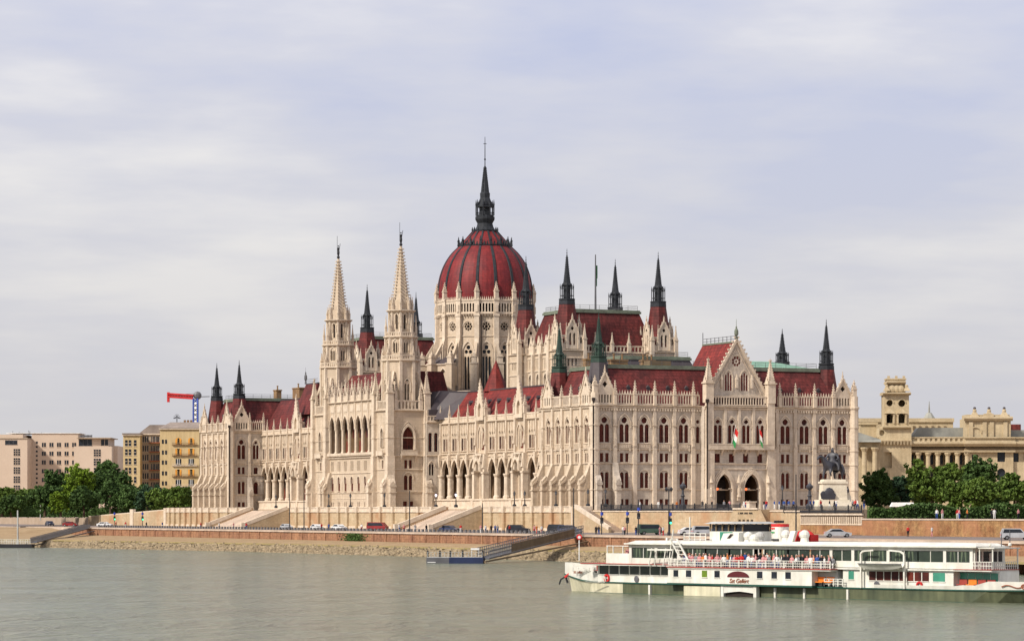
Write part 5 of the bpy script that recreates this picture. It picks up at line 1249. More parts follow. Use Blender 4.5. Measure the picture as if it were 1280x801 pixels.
LT = [(2, 644, 1000, 40, 34, 'leaf_mid', 'low mid green tree at the left picture edge'), (30, 644, 1010, 42, 32, 'leaf_mid', 'rounded low tree under the pale modern block near the left edge'), (56, 644, 990, 40, 36, 'leaf_dark', 'dark low tree left of the tall lime topped tree'),
      (82, 643, 1030, 50, 62, 'leaf_dark', 'tall dark tree just left of the lime topped crown'), (97, 643, 1012, 44, 68, 'leaf_bright', 'tall tree with a bright lime green crown before the pale modern block'), (118, 643, 1020, 50, 58, 'leaf_dark', 'tall dark tree right of the lime topped crown'),
      (76, 644, 985, 26, 30, 'leaf_bright', 'small lime green bush tree in front of the dark trees'), (143, 643, 1040, 46, 74, 'leaf_dark', 'tallest dark tree touching the left edge of the yellow flats'), (138, 644, 1000, 44, 50, 'leaf_dark', 'broad dark tree below the tallest one left of the yellow flats'),
      (105, 644, 985, 44, 36, 'leaf_dark', 'low dark tree in front of the lime topped crown'), (163, 644, 990, 42, 38, 'leaf_dark', 'dark tree in front of the grey flats'), (184, 644, 985, 40, 38, 'leaf_blue', 'bluish dark tree between grey and yellow flats'), (204, 644, 980, 36, 33, 'leaf_mid', 'mid green tree at the foot of the yellow flats'), (222, 644, 975, 38, 36, 'leaf_mid', 'mid green tree right below the yellow flats beside the buttresses'), (238, 644, 985, 30, 34, 'leaf_dark', 'last dark tree hidden partly by the far pavilion buttress'), (14, 645, 970, 34, 26, 'leaf_dark', 'lowest dark tree in the left corner row')]
for i, a in enumerate(LT): tree(*a[:6], 20+i, a[6], GL)
RT_ = [(1099, 645, 720, 46, 64, 'leaf_dark', 'dark green tree standing nearest the parliament end wall'), (1127, 645, 735, 40, 58, 'leaf_blue', 'bluish dark tree second from the parliament'), (1166, 645, 715, 62, 71, 'leaf_mid', 'broad mid green tree below the museum columns'), (1218, 646, 730, 54, 76, 'leaf_dark', 'tallest dark tree below the museum attic'), (1202, 646, 700, 38, 50, 'leaf_mid', 'smaller mid green tree in front left of the tallest dark tree'), (1226, 646, 695, 46, 52, 'leaf_mid', 'rounded mid green tree in front of the tallest dark tree'), (1268, 646, 705, 44, 60, 'leaf_mid', 'yellowish green tree at the right picture edge'), (1248, 646, 740, 34, 46, 'leaf_dark', 'dark tree in the gap near the right edge'), (1146, 646, 745, 34, 54, 'leaf_dark', 'dark tree behind the broad mid green one')]
for i, a in enumerate(RT_): tree(*a[:6], 60+i, a[6], GRt)
def hedge(px0, px1, y0, y1, Y, lab):
    a, b = at(px0, y1, Y), at(px1, y1, Y); h = (y1-y0)*Y/FX; rnd = random.Random(int(px0)); mb = MB().mt('leaf_dark')
    for i in range(int((b.x-a.x)*60)):
        c = Vector((rnd.uniform(a.x, b.x), Y+rnd.uniform(-.8, .8), a.z+rnd.uniform(0, h)*rnd.uniform(.6, 1))); u = Vector((rnd.gauss(0, 1), rnd.gauss(0, 1), rnd.gauss(0, 1))).normalized(); v = u.cross(Vector((rnd.gauss(0, 1), rnd.gauss(0, 1), .3))).normalized(); mb.face([tuple(c-u*.35), tuple(c-v*.25), tuple(c+u*.35), tuple(c+v*.25)], True)
    mb.box(a.x, b.x, Y-.3, Y+.3, a.z, a.z+h*.6)
    tag(mb.build('hedge'), lab, 'hedge')
hedge(1085, 1200, 634, 647.5, 630, 'dark clipped hedge under the trees right of the parliament'); hedge(1185, 1290, 634, 649, 600, 'dark hedge at the right edge behind the sandstone wall'); hedge(-5, 240, 628, 646, 1005, 'long dark hedge under the embankment trees at the left')
rnd = random.Random(9); mb = MB().mt('leaf_dark')
for i in range(9000):
    x = rnd.uniform(-7.2, 70); y = -125.8+rnd.uniform(-.8, .5); z = -1.2+rnd.random()**.7*(2.3+.5*math.sin(x*.4)); c = Vector((x, y, z)); u = Vector((rnd.gauss(0, 1), rnd.gauss(0, 1), rnd.gauss(0, 1))).normalized(); v = u.cross(Vector((rnd.gauss(0, 1), rnd.gauss(0, 1), .3))).normalized(); mb.face([tuple(c-u*.3), tuple(c-v*.22), tuple(c+u*.3), tuple(c+v*.22)], True)
mb.box(-7.2, 70, -125.9, -125.3, -1.2, .5); tag(mb.build('hedge', local=True), 'long dark hedge against the terrace edge right of the statue', 'hedge')
p = at(1128, 633, 618); t = thing('cafe_canopy', 'long white canopy under the trees right of the statue', 'canopy', p)
mb = MB().mt('white'); mb.prism([(-2.3, 0), (-1.9, .8), (1.9, .8), (2.3, 0)], -1.3, 1.3, 't'); mb.build('canvas', parent=t)
for x in (-2.1, 0, 2.1): mb = MB().mt('iron_grey'); mb.bar((x, -1.2, -2.4), (x, -1.2, 0), .1); mb.build('post', parent=t)
# ================================================================== museum building at the right
def wb_block(mb, x0, x1, Y, y1px, depth, base=-2.2, m=None):
    if m: mb.mt(m)
    mb.box(x0, x1, 0, depth, base, (HY-y1px)*Y/FX)
Y = 800; s = Y/FX; X = lambda px: (px-640)*s; Z = lambda py: (HY-py)*s
t = thing('museum_building', 'ochre stone palace with a square tower and columned front behind trees right of the parliament', 'building', (0, Y, CZ))
FMu = Fr(0, 0, 1, 0, 0, -1)
mb = MB().mt('museum'); cols = [1129+i*12.2 for i in range(7)]
ops = [Op('rect', X(c), 1.9, Z(612), Z(566)) for c in cols]
facade(mb, FMu, X(1095), X(1206), -2, Z(556), ops, 2.2); mb.box(X(1095), X(1290), 2.3, 40, -2, Z(556)); mb.fr = ID
o2 = [Op('rect', X(1218), 1.5, Z(580), Z(568)), Op('rect', X(1251), 1.9, Z(577), Z(565)), Op('round', X(1251), 2.0, Z(600), Z(585)), Op('rect', X(1270), 1.3, Z(577), Z(566)), Op('rect', X(1283), 1.3, Z(577), Z(566)), Op('round', X(1232), 1.6, Z(600), Z(588))]
facade(mb, FMu, X(1206), X(1266), -2, Z(556), o2[:3]+o2[5:], .6, .8); facade(mb, FMu, X(1266), X(1292), -2, Z(556), o2[3:5], .5, 0)
W0 = mb.build('front_wall', parent=t)
for c in cols:
    for za, zb in ((580, 568), (600, 588)): mb = MB(FMu).mt('dark_glass'); mb.box(X(c)-.45, X(c)+.45, -2.25, -2.18, Z(za), Z(zb)); mb.build('window', parent=W0)
for o in o2: mb = MB(FMu).mt('dark_glass'); mb.face([(x, .3 if o.s < X(1266) else -.4, z) for x, z in outline(o)]); mb.build('window', parent=W0)

for c in [1123+i*12.2 for i in range(8)]: mb = MB(FMu).mt('museum_trim'); mb.lathe(X(c), .7, [(.9, Z(606)), (.9, Z(603)), (.62, Z(602)), (.52, Z(570)), (.85, Z(567)), (.85, Z(565.5))], 10); mb.build('column', parent=t)
mb = MB().mt('museum_trim')
for x0, x1, tt in ((1095, 1206, 1.1), (1204, 1268, 1.6), (1266, 1292, .6)):
    string(mb, FMu, X(x0), X(x1), Z(558), 1.3, 1.3, tt); mb.fr = FMu; mb.box(X(x0), X(x1), -1.5, tt-.2, Z(556), Z(546)); mb.mt('museum_dark'); mb.box(X(x0), X(x1), tt, tt+.05, Z(563), Z(560)); mb.mt('museum_trim'); mb.box(X(x0), X(x1), -.5, tt+.1, Z(565), Z(562)); mb.box(X(x0), X(x1), -.5, tt+.2, Z(547.5), Z(546))
for i in range(18): x = X(1097)+i*(X(1204)-X(1097))/17; mb.box(x-.3, x+.3, 1.0, 1.25, Z(555), Z(548))
mb.build('cornice', parent=t)
mb = MB().mt('museum'); mb.box(X(1206), X(1263), -.6, 9, Z(546), Z(523)); mb.mt('museum_trim'); string(mb, FMu, X(1204), X(1265), Z(526), 1.1, .9, .7); mb.fr = ID; mb.box(X(1208), X(1262), -.3, 8, Z(523), Z(518)); mb.fr = FMu
for c in (1213, 1230, 1239, 1256): mb.box(X(c)-.5, X(c)+.5, .5, .95, Z(546), Z(527))
hood(mb, FMu, X(1219), 2.6, Z(541), 'round', t=.6, band=.3, proj=.3); mb.box(X(1235)-1.2, X(1235)+1.2, .6, 1.3, Z(523), Z(517))
at_ = mb.build('attic', parent=t)
for c, ty in ((1218, 509), (1236, 509), (1255, 509)):
    mb = MB(FMu).mt('museum_trim'); mb.frus(X(c), .3, Z(523), Z(515), 2.6, .9, 1.4, .8); mb.lathe(X(c), .3, [(.45, Z(515)), (.5, Z(512.5)), (.28, Z(511.3))], 8); mb.mt('slate'); mb.ball(X(c), .3, Z(510.2), .38, 8); mb.build('roof_statue', parent=at_)
mb = MB().mt('museum_roof'); mb.prism([(X(1140), Z(548)), (X(1150), Z(534)), (X(1206), Z(534)), (X(1206), Z(548))], 3, 9, 't'); mb.build('glass_roof', parent=t); mb = MB().mt('museum_roof'); mb.box(X(1264), X(1292), 2, 12, Z(556), Z(537)); mb.build('side_roof', parent=t)
mb = MB().mt('museum'); mb.box(X(1068), X(1208), 24, 60, -2, Z(520)); mb.mt('museum_trim'); mb.box(X(1067), X(1209), 23.6, 24, Z(524), Z(519)); mb.mt('museum_dark')
for i in range(8): mb.box(X(1140+i*8), X(1143+i*8), 23.8, 24.1, Z(534), Z(529))
mb.mt('roof_red'); mb.box(X(1262), X(1300), 30, 60, Z(540), Z(526)); mb.mt('museum_roof'); mb.cyl(X(1181), 30, Z(520), Z(511), 1.8, .6, 8); mb.cyl(X(1181), 30, Z(511), Z(496), .3, .06, 6); mb.cyl(X(1083), 30, Z(522), Z(516), 1.8, 1.2, 8); mb.cyl(X(1083), 30, Z(516), Z(508), .7, .1, 8); mb.build('rear_range', parent=t)
# tower
F4 = Fr(0, -2, 1, 0, 0, -1); mb = MB().mt('museum')
facade(mb, F4, X(1098), X(1138), -2, Z(535), [Op('rect', X(1109), 1.8, Z(585), Z(565)), circ(X(1101), Z(541), .7)], .8); mb.fr = ID; mb.box(X(1098), X(1138), -1.1, 6, -2, Z(535)); mb.fr = F4
tw = [Op('round', X(1111), 1.5, Z(529), Z(517)), Op('round', X(1126), 1.5, Z(529), Z(517)), circ(X(1111), Z(504), .75), circ(X(1126), Z(504), .9)]
facade(mb, F4, X(1104), X(1135), Z(535), Z(493), tw, .7); mb.box(X(1104), X(1104)+.6, -6, -.7, Z(535), Z(493)); mb.box(X(1135)-.6, X(1135), -6, -.7, Z(535), Z(493)); mb.box(X(1104), X(1135), -6, -5.6, Z(535), Z(493))
T_ = mb.build('tower', parent=t); mb = MB(F4).mt('museum_trim')
for z, p, x0, x1 in ((Z(553), .8, 1098, 1138), (Z(536), 1.0, 1102, 1137), (Z(494), 1.2, 1102, 1137), (Z(480), .5, 1107, 1131)): string(mb, F4, X(x0), X(x1), z, .7, p); mb.fr = F4; mb.box(X(x0), X(x1), -6, .1, z, z+.65)
for i in range(10): x = X(1100)+i*.8; mb.frus(x, .5, Z(556), Z(551), .3, .6, .2, .9)
for x in (1111, 1126): hood(mb, F4, X(x), 1.7, Z(519), 'round', band=.3, proj=.4, legs=2); hood(mb, F4, X(x), 1.6, Z(504), 'round', band=.25, proj=.2); mb.fr = F4; mb.frus(X(x), .2, Z(517), Z(511), 2.6, .4, .8, .3)
mb.mt('museum'); mb.box(X(1108), X(1131), -5, -.6, Z(492), Z(474)); mb.mt('museum_trim'); mb.box(X(1107), X(1132), -5.2, -.4, Z(475), Z(473))
for x in (1110, 1119.5, 1129): mb.cbox(X(x), -.7, Z(473), Z(470), .6)
for x in (1107, 1132): mb.frus(X(x), .1, Z(489), Z(483), 1.6, .4); mb.ball(X(x), .1, Z(483), .45, 6)
for x in (1114, 1120, 1125): mb.ball(X(x), -.1, Z(486), .9, 8, sy=.4)
mb.mt('dark_void'); mb.box(X(1111)-.4, X(1111)+.4, -3, -2.9, Z(529), Z(512))
mb.build('tower_dressing', parent=T_)
# portico by the parliament
mb = MB().mt('museum'); Fp = Fr(0, -6, 1, 0, 0, -1); mb.box(X(1062), X(1098), -4, 8, -2, Z(552)); mb.box(X(1062), X(1097), -6, 8, Z(560), Z(553)); mb.mt('museum_roof'); mb.fr = ID; mb.hexa([(X(1060), -7.5, Z(553)), (X(1097), -7.5, Z(553)), (X(1097), -7, Z(550)), (X(1060), -7, Z(538))], [(X(1060), 4, Z(553)), (X(1097), 4, Z(553)), (X(1097), 4, Z(550)), (X(1060), 4, Z(538))])
mb.mt('museum'); mb.box(X(1078), X(1098), 5, 20, Z(556), Z(528)); mb.mt('museum_trim'); mb.box(X(1077), X(1100), 4.6, 20, Z(530), Z(527)); mb.build('portico', parent=t)
for c in (1077, 1090): mb = MB(Fp).mt('museum_trim'); mb.lathe(X(c), .3, [(1.0, Z(612)), (1.0, Z(607)), (.68, Z(604)), (.58, Z(565)), (1.0, Z(561)), (1.0, Z(559.5))], 10); mb.build('column', parent=t)

# ================================================================== equestrian statue
def skinned(name, joints, edges, mats, levels=2, root=0, parent=None, matfn=None):
    me = bpy.data.meshes.new(name); me.from_pydata([j[0] for j in joints], edges, []); o = bpy.data.objects.new(name, me); COL.objects.link(o)
    md = o.modifiers.new('s', 'SKIN'); md.use_smooth_shade = True
    sv = me.skin_vertices[0].data
    for i, j in enumerate(joints): r = j[1]; sv[i].radius = (r, r) if not isinstance(r, tuple) else r
    sv[root].use_root = True
    if levels: o.modifiers.new('u', 'SUBSURF').levels = levels
    dg = bpy.context.evaluated_depsgraph_get(); dg.update(); m2 = bpy.data.meshes.new_from_object(o.evaluated_get(dg)); o.modifiers.clear(); o.data = m2; bpy.data.meshes.remove(me); m2.name = name
    m2.materials.clear()
    for m_ in mats: m2.materials.append(M[m_])
    if matfn:
        for p in m2.polygons: p.material_index = matfn(p.center)
    for p in m2.polygons: p.use_smooth = True
    if parent: o.parent = parent
    return o
Ys = 650; p = at(1040, 637, Ys); p.z = CZ+GZ
t = thing('equestrian_statue', 'dark bronze rider on horseback on a tall pale stone pedestal before the east bays', 'statue', p, R(8))
mb = MB().mt('pedestal'); mb.frus(0, 0, 0, 1.6, 7.2, 6.6, 5.0, 4.6); mb.box(-3.1, 3.1, -2.2, 2.2, 1.6, 2.0); mb.frus(.2, 0, 2.0, 5.2, 5.0, 4.7, 3.4, 3.2); mb.box(-2.4, 2.8, -1.8, 1.8, 5.2, 5.6); mb.frus(.2, 0, 5.6, 6.0, 4.6, 4.3, 3.2, 3.0)
mb.frus(3.0, -.4, 1.6, 3.4, 1.6, .8, 1.6, .8); mb.build('pedestal', parent=t)
mb = MB(Fr(0, 0, 1, 0, 0, -1)).mt('bronze'); 
for x, z, r in ((-1.0, 3.4, 1.0), (-2.2, 3.1, .62), (-.6, 2.9, .8)): mb.ball(x, 1.9, z, r, 10, sy=.25)
mb.prism([(-2.6, 2.1), (.1, 2.1), (.3, 3.0), (-2.8, 3.2)], 1.75, 2.1, 't'); mb.build('bronze_relief', parent=t)
mb = MB(Fr(0, 0, 1, 0, 0, -1)).mt('bronze'); mb.lathe(2.8, 1.4, [(.3, 3.4), (.35, 4.0), (.2, 4.3)], 6); mb.ball(2.8, 1.4, 4.45, .16, 6); mb.build('attendant_figure', parent=t)
J = [((0.2, .3, 8.6), .85), ((-.2, -.7, 8.8), .82), ((.5, 1.3, 8.7), .88), ((-.6, -1.5, 9.4), .55), ((-.9, -1.9, 10.3), .38), ((-1.1, -2.3, 10.6), .30), ((-1.3, -2.8, 10.1), .22), ((-1.3, -3.0, 9.9), .16),
     ((-.8, -1.0, 8.0), .34), ((-.9, -1.3, 7.1), .2), ((-.9, -1.5, 6.1), .14), ((.3, -1.2, 8.0), .34), ((.4, -1.7, 7.3), .2), ((.4, -1.3, 6.6), .13),
     ((0, 1.5, 7.9), .42), ((-.1, 1.2, 7.1), .22), ((-.1, 1.5, 6.1), .14), ((1.1, 1.6, 7.9), .42), ((1.2, 1.3, 7.1), .22), ((1.2, 1.6, 6.1), .14), ((.8, 2.2, 8.9), .22), ((1.0, 2.6, 7.8), .2), ((1.0, 2.7, 6.8), .1)]
E_ = [(0, 1), (0, 2), (1, 3), (3, 4), (4, 5), (5, 6), (6, 7), (1, 8), (8, 9), (9, 10), (1, 11), (11, 12), (12, 13), (2, 14), (14, 15), (15, 16), (2, 17), (17, 18), (18, 19), (2, 20), (20, 21), (21, 22)]
HO = skinned('horse', J, E_, ['bronze'], 1, 0, t)
J = [((.1, 0, 9.4), .5), ((.1, .1, 10.2), .52), ((.1, .1, 10.9), .55), ((.1, 0, 11.3), .2), ((.1, -.1, 11.7), .3), ((.1, -.1, 12.0), .2), ((.1, 0, 12.35), .06), ((-.6, 0, 10.9), .24), ((-.9, -.4, 10.2), .2), ((-.5, -.9, 9.9), .15), ((.8, 0, 10.9), .24), ((1.2, -.1, 10.2), .22), ((1.0, -.6, 9.8), .15), ((-.7, -.3, 9.2), .32), ((-.95, -.5, 8.3), .22), ((-1.0, -.7, 7.7), .14), ((1.0, -.1, 9.2), .32), ((1.3, -.3, 8.3), .22), ((1.3, -.5, 7.7), .14)]
E_ = [(0, 1), (1, 2), (2, 3), (3, 4), (4, 5), (5, 6), (2, 7), (7, 8), (8, 9), (2, 10), (10, 11), (11, 12), (0, 13), (13, 14), (14, 15), (0, 16), (16, 17), (17, 18)]
RI = skinned('rider', J, E_, ['bronze'], 1, 0, t)
mb = MB().mt('bronze'); mb.hexa([(-.7, .5, 10.9), (.9, .5, 10.9), (1.1, 1.9, 8.0), (-1.0, 1.9, 8.0)], [(-.6, .2, 11.2), (.8, .2, 11.2), (1.6, .6, 8.2), (-1.3, .6, 8.2)]); CK = mb.build('cloak', parent=t)
for o in (HO, RI, CK): o.rotation_euler = (0, 0, R(-38)); o.scale = (1.25, 1.12, 1.0)

# ================================================================== left background buildings
def flat_win(mb, mf, F, s_, z, w, h, glass='dark_glass', frame='white', grid=(2, 1)):
    mb.fr = F; mb.mt(glass); mb.box(s_-w/2, s_+w/2, .02, .08, z, z+h); mf.fr = F; mf.mt(frame)
    mf.box(s_-w/2-.1, s_+w/2+.1, .08, .16, z-.15, z)
    for i in range(1, grid[0]): x = s_-w/2+w*i/grid[0]; mf.box(x-.07, x+.07, .08, .14, z, z+h)
    for j in range(1, grid[1]): zz = z+h*j/grid[1]; mf.box(s_-w/2, s_+w/2, .08, .14, zz-.07, zz+.07)
Y = 1250; s = Y/FX; X = lambda px: (px-640)*s; Z = lambda py: (HY-py)*s
t = thing('office_block', 'long pinkish beige modern block with square windows at the far left behind trees', 'building', (0, Y, CZ))
mb = MB().mt('block_pink'); mb.box(X(-40), X(37), -6, 20, -3, Z(548)); mb.box(X(-40), X(30), -3, 20, Z(548), Z(543)); mb.box(X(37), X(95), 6, 25, -3, Z(541)); mb.box(X(95), X(142), -6, 20, -3, Z(558)); mb.box(X(99), X(136), -3, 18, Z(558), Z(547.5)); mb.box(X(136), X(147), 0, 18, -3, Z(557)); mb.mt('flat_grey'); mb.box(X(-40), X(37.5), -6.3, 20, Z(548.6), Z(547.6)); mb.box(X(98), X(140.5), -5, 18, Z(548), Z(547)); mb.mt('white'); mb.box(X(5), X(97), 5.6, 25, Z(541), Z(540.4))
Wb = mb.build('wall', parent=t)
F1 = Fr(0, -6, 1, 0, 0, -1); F2 = Fr(0, 6, 1, 0, 0, -1); F3 = Fr(0, -3, 1, 0, 0, -1)
jobs = [(F1, X(24), Z(569.5+11.3*k), 2.4, 2.5, (3, 3)) for k in range(5)]+[(F1, X(43-6), Z(0), 0, 0, None)]*0
jobs += [(F2, X(c), Z(558+11*r), 1.5, 1.6, (2, 1)) for c in (52, 61.5, 71, 80.5, 90) for r in range(6)]
jobs += [(F2, X(43.2), Z(553.5+5.6*r), .7, .7, (1, 1)) for r in range(12)]
jobs += [(F1, X(124), Z(570.5+11.3*k), 2.6, 2.6, (3, 3)) for k in range(3)]
jobs += [(F1, X(17), Z(555.5), 4.6, 1.5, (3, 1)), (F3, X(108), Z(557), 5, 2.4, (3, 1)), (F3, X(132), Z(557), 2.7, 2.3, (2, 1))]
for F, a, b, w, h, gdd in jobs:
    m1, m2 = MB(), MB(); flat_win(m1, m2, F, a, b, w, h, frame='block_pink' if w < 3 else 'iron_grey', grid=gdd)
    if h > 1.2: wo = m1.build('window', parent=t); m2.build('window_frame', parent=wo)
    else: m1.build('window', parent=t)
mb = MB().mt('iron_grey'); mb.box(X(100), X(114), 2, 3, Z(546), Z(543.5)); 
for q in (100, 104, 109, 114): mb.bar((X(q), 2, Z(548)), (X(q), 2, Z(543)), .25)
for q, h in ((12, 3), (20, 2), (32, 4), (33.5, 3), (48, 1.5)): mb.bar((X(q), 8, Z(543)), (X(q), 8, Z(541-h)), .18)
mb.build('roof_rail', parent=t)
Y = 1060; s = Y/FX
def flats(x0, x1, top, depth, m, lab, dy=0, roof=None):
    t = thing('apartment_house', lab, 'building', (0, Y+dy, CZ)); mb = MB().mt(m); mb.box(X(x0), X(x1), 0, depth, -3, Z(top)); mb.mt('stone_trim'); mb.box(X(x0)-.3, X(x1)+.3, -.5, depth, Z(top+1.5), Z(top)); W_ = mb.build('wall', parent=t); return t
t = flats(200, 249, 535, 14, 'flat_yellow', 'yellow apartment house with orange shutters just left of the parliament')
Fy = Fr(0, 0, 1, 0, 0, -1)
for r_, (py, kind) in enumerate(((555, 'a'), (568.5, 'b'), (581, 'g'), (594.5, 'b'), (607, 'g'), (619, 'g'))):
    for c in (223, 239):
        for q in (-1.05, 1.05):
            mb, mf = MB(), MB(Fy); hh = 2.0
            if kind != 'g':
                mb.fr = Fy; mb.mt('shutter'); o_ = Op('round' if kind == 'a' else 'rect', X(c+q), 1.35, Z(py), Z(py)+hh); mb.face([(x, .1, z) for x, z in outline(o_)]); mf.mt('flat_yellow'); mf.box(X(c+q)-.05, X(c+q)+.05, .1, .16, Z(py), Z(py)+hh-.3)
            else: flat_win(mb, mf, Fy, X(c+q), Z(py), 1.2, hh, grid=(2, 1))
            wo = mb.build('window', parent=t); mf.build('window_frame', parent=wo)
        mb = MB(Fy).mt('stone_trim' if kind == 'g' else 'chimney'); mb.box(X(c)-2.0, X(c)+2.0, .0, .5, Z(py)-.35, Z(py)-.15)
        for i in range(12): x = X(c)-1.9+i*3.8/11; mb.box(x-.04, x+.04, .42, .48, Z(py)-.2, Z(py)+.4)
        mb.box(X(c)-2.0, X(c)+2.0, .4, .5, Z(py)+.4, Z(py)+.48); mb.build('balcony', parent=t)
    for c in (203.5, 207.5):
        mb, mf = MB(), MB(); flat_win(mb, mf, Fy, X(c), Z(py)+.2, .6, 1.3, grid=(1, 1)); mb.build('window', parent=t)
mb = MB().mt('flat_roof'); mb.hexa([(X(199), -.6, Z(534.8)), (X(250), -.6, Z(534.8)), (X(250), 15, Z(534.8)), (X(199), 15, Z(534.8))], [(X(211), 5, Z(527)), (X(250), 5, Z(527)), (X(250), 12, Z(527)), (X(211), 12, Z(527))]); mb.box(X(203), X(222), 12, 14, Z(532), Z(529)); mb.build('roof', parent=t)
mb = MB().mt('iron'); 
for a in range(7): th = a*math.pi/6; mb.bar((X(218)-1.2*math.cos(th), 8, Z(527)+1.5), (X(218)+1.2*math.cos(th), 8, Z(522)+1.5*math.sin(th)), .12)
mb.bar((X(218), 8, Z(529)), (X(218), 8, Z(522)), .25); mb.bar((X(212), 8, Z(529)), (X(223), 8, Z(527)), .3); mb.build('rooftop_antenna', parent=t)
for c in (228, 232, 236): mb = MB().mt('chimney'); mb.cbox(X(c), 8, Z(528), Z(524), .7); mb.build('chimney', parent=t)
t = flats(172, 201, 541, 12, 'flat_grey', 'grey brown apartment house in the recess between the two yellow ones', 8)
for r_ in range(6):
    for c, w in ((170.5+4, 1), (180, 1.1), (187, .8), (191.5, 1.1), (196, .9)):
        mb, mf = MB(), MB(); flat_win(mb, mf, Fy, X(c), Z(552+11.5*r_), w, 1.9, grid=(2, 1), frame='stone_trim'); wo = mb.build('window', parent=t); mf.build('window_frame', parent=wo)
    mb = MB(Fy).mt('lettering'); mb.box(X(183), X(199), 0, 1.2, Z(553+11.5*r_), Z(552+11.5*r_)); mb.build('balcony', parent=t)
mb = MB().mt('flat_roof'); mb.prism([(X(170), Z(541)), (X(184), Z(530)), (X(205), Z(530)), (X(205), Z(541))], -.5, 14, 't'); mb.mt('flat_grey'); mb.box(X(186), X(203), 14, 20, Z(540), Z(528.5)); mb.build('roof', parent=t)
t = flats(153, 174, 542.5, 12, 'flat_yellow', 'narrow pale yellow apartment house with grey side behind the dark trees', 2)
for r_ in range(6):
    for c in (157, 161.5, 168):
        mb, mf = MB(), MB(); flat_win(mb, mf, Fy, X(c), Z(557+11.5*r_), .8, 1.9, grid=(1, 2), frame='stone_trim'); wo = mb.build('window', parent=t); mf.build('window_frame', parent=wo)
mb = MB().mt('flat_roof'); mb.box(X(152), X(175), -.7, 12, Z(542.3), Z(541)); mb.build('roof', parent=t)
# crane
Y = 1400; s = Y/FX
t = thing('tower_crane', 'tower crane with a red jib and blue mast behind the yellow flats', 'crane', (X(244.5), Y, CZ-3))
def lattice(mb, p, q, w, n, bw):
    p, q = Vector(p), Vector(q); d = (q-p)/n; ax = d.normalized(); u = ax.cross(Vector((0, 1, 0))); u = Vector((1, 0, 0)) if u.length < .1 else u.normalized(); v = Vector((0, 1, 0))
    cs = [u*sx*w/2+v*sy*w/2 for sx, sy in ((-1, -1), (1, -1), (1, 1), (-1, 1))]
    for c in cs: mb.bar(p+c, q+c, bw)
    for i in range(n):
        for k in range(4): a = p+d*i+cs[k]; b = p+d*(i+1)+cs[(k+1) % 4]; mb.bar(a, b, bw*.6); mb.bar(p+d*i+cs[(k+1) % 4], p+d*(i+1)+cs[k], bw*.6)
mb = MB().mt('crane_blue'); lattice(mb, (0, 0, 0), (0, 0, Z(498)+3), 1.9, 26, .5); mb.mt('white'); mb.box(-.5, .5, -1.1, -1.0, Z(527)+3, Z(503)+3); mb.build('mast', parent=t)
mb = MB().mt('crane_red'); zz = Z(496)+3; lattice(mb, (-1, 0, zz), (X(210)-X(244.5), 0, zz+.7), 1.5, 16, .55); mb.build('jib', parent=t)
mb = MB().mt('crane_red'); mb.box(X(209)-X(244.5), X(212)-X(244.5), -.8, .8, zz-2.2, zz+2); mb.build('counterweight', parent=t)
mb = MB().mt('emblem'); mb.mt('iron_grey'); mb.ball(.8, 0, zz+.6, 1.8, 10, sy=.5); mb.bar((0, 0, zz), (X(262)-X(244.5), 0, zz+.2), .35); mb.bar((1, 0, zz+1.6), (-9, 0, zz+.9), .15); mb.build('slewing_unit', parent=t)
# ================================================================== river boat
BA = math.atan2(-.731, .682)
BM = Matrix.Translation((6.75, 364, 0)) @ Matrix.Rotation(BA, 4, 'Z')
BT = thing('river_boat', 'long white two deck excursion boat with a crowded open side deck at the lower right', 'boat', (6.75, 364, 0), BA)
def hb(x):                                  # half beam at deck
    P = [(-1.2, 0.05), (1, 1.0), (4, 2.3), (9, 3.7), (15, 4.6), (20, 4.8), (56, 4.8), (62, 4.3), (66, 3.0), (70, .3)]
    for (a, b), (c, d) in zip(P, P[1:]):
        if a <= x <= c: return b+(d-b)*(x-a)/(c-a)
    return .1
def strake(mb, xs, zlo, zhi, klo, khi, th=0):
    for sg in (-1, 1):
        for a, b in zip(xs, xs[1:]): mb.face([(a, sg*hb(a)*klo(a), zlo(a)), (b, sg*hb(b)*klo(b), zlo(b)), (b, sg*hb(b)*khi(b), zhi(b)), (a, sg*hb(a)*khi(a), zhi(a))])
xs = [-1.2, -.6, 0, 1, 2.5, 4, 6, 9, 12, 15, 18, 20, 26, 32, 38, 44, 50, 56, 59, 62, 64, 66, 68, 70]
wlk = lambda x: max(.02, min(1, (x+.2)/6))*max(.3, min(1, (70-x)/9)) if x < 6 or x > 61 else 1
rub = lambda x: 1.15+.65*max(0, (6-x)/7)**1.5+.1*max(0, (x-60)/10)
mb = MB().mt('boat_cream'); strake(mb, [x for x in xs if 0 <= x <= 12], lambda x: -.6, lambda x: rub(x), lambda x: wlk(x)*.97, lambda x: 1)
mb.mt('boat_dirty'); strake(mb, [x for x in xs if x >= 12], lambda x: -.6, lambda x: rub(x), lambda x: wlk(x), lambda x: 1)
mb.mt('boat_green'); strake(mb, [x for x in xs if x >= 0], lambda x: -.6, lambda x: .03, lambda x: wlk(x)*1.004, lambda x: wlk(x)*1.004)
HU = mb.build('hull', parent=BT)
mb = MB().mt('boat_green')
for sg in (-1, 1):
    for a, b in zip(xs, xs[1:]): mb.bar((a, sg*(hb(a)+.03), rub(a)), (b, sg*(hb(b)+.03), rub(b)), .13)
mb.build('rubbing_strake', parent=HU)
def bul(x): return (3.15 if x < -.5 else 3.15-(x+.5)*.13) if x < 6.5 else 1.75
mb = MB().mt('boat_white'); xb = [x for x in xs if x <= 9]; strake(mb, xb, rub, bul, lambda x: 1, lambda x: 1.03)
def bul2(x): return 2.05 if x > 61.5 else (1.65 if x > 58 else 1.55)
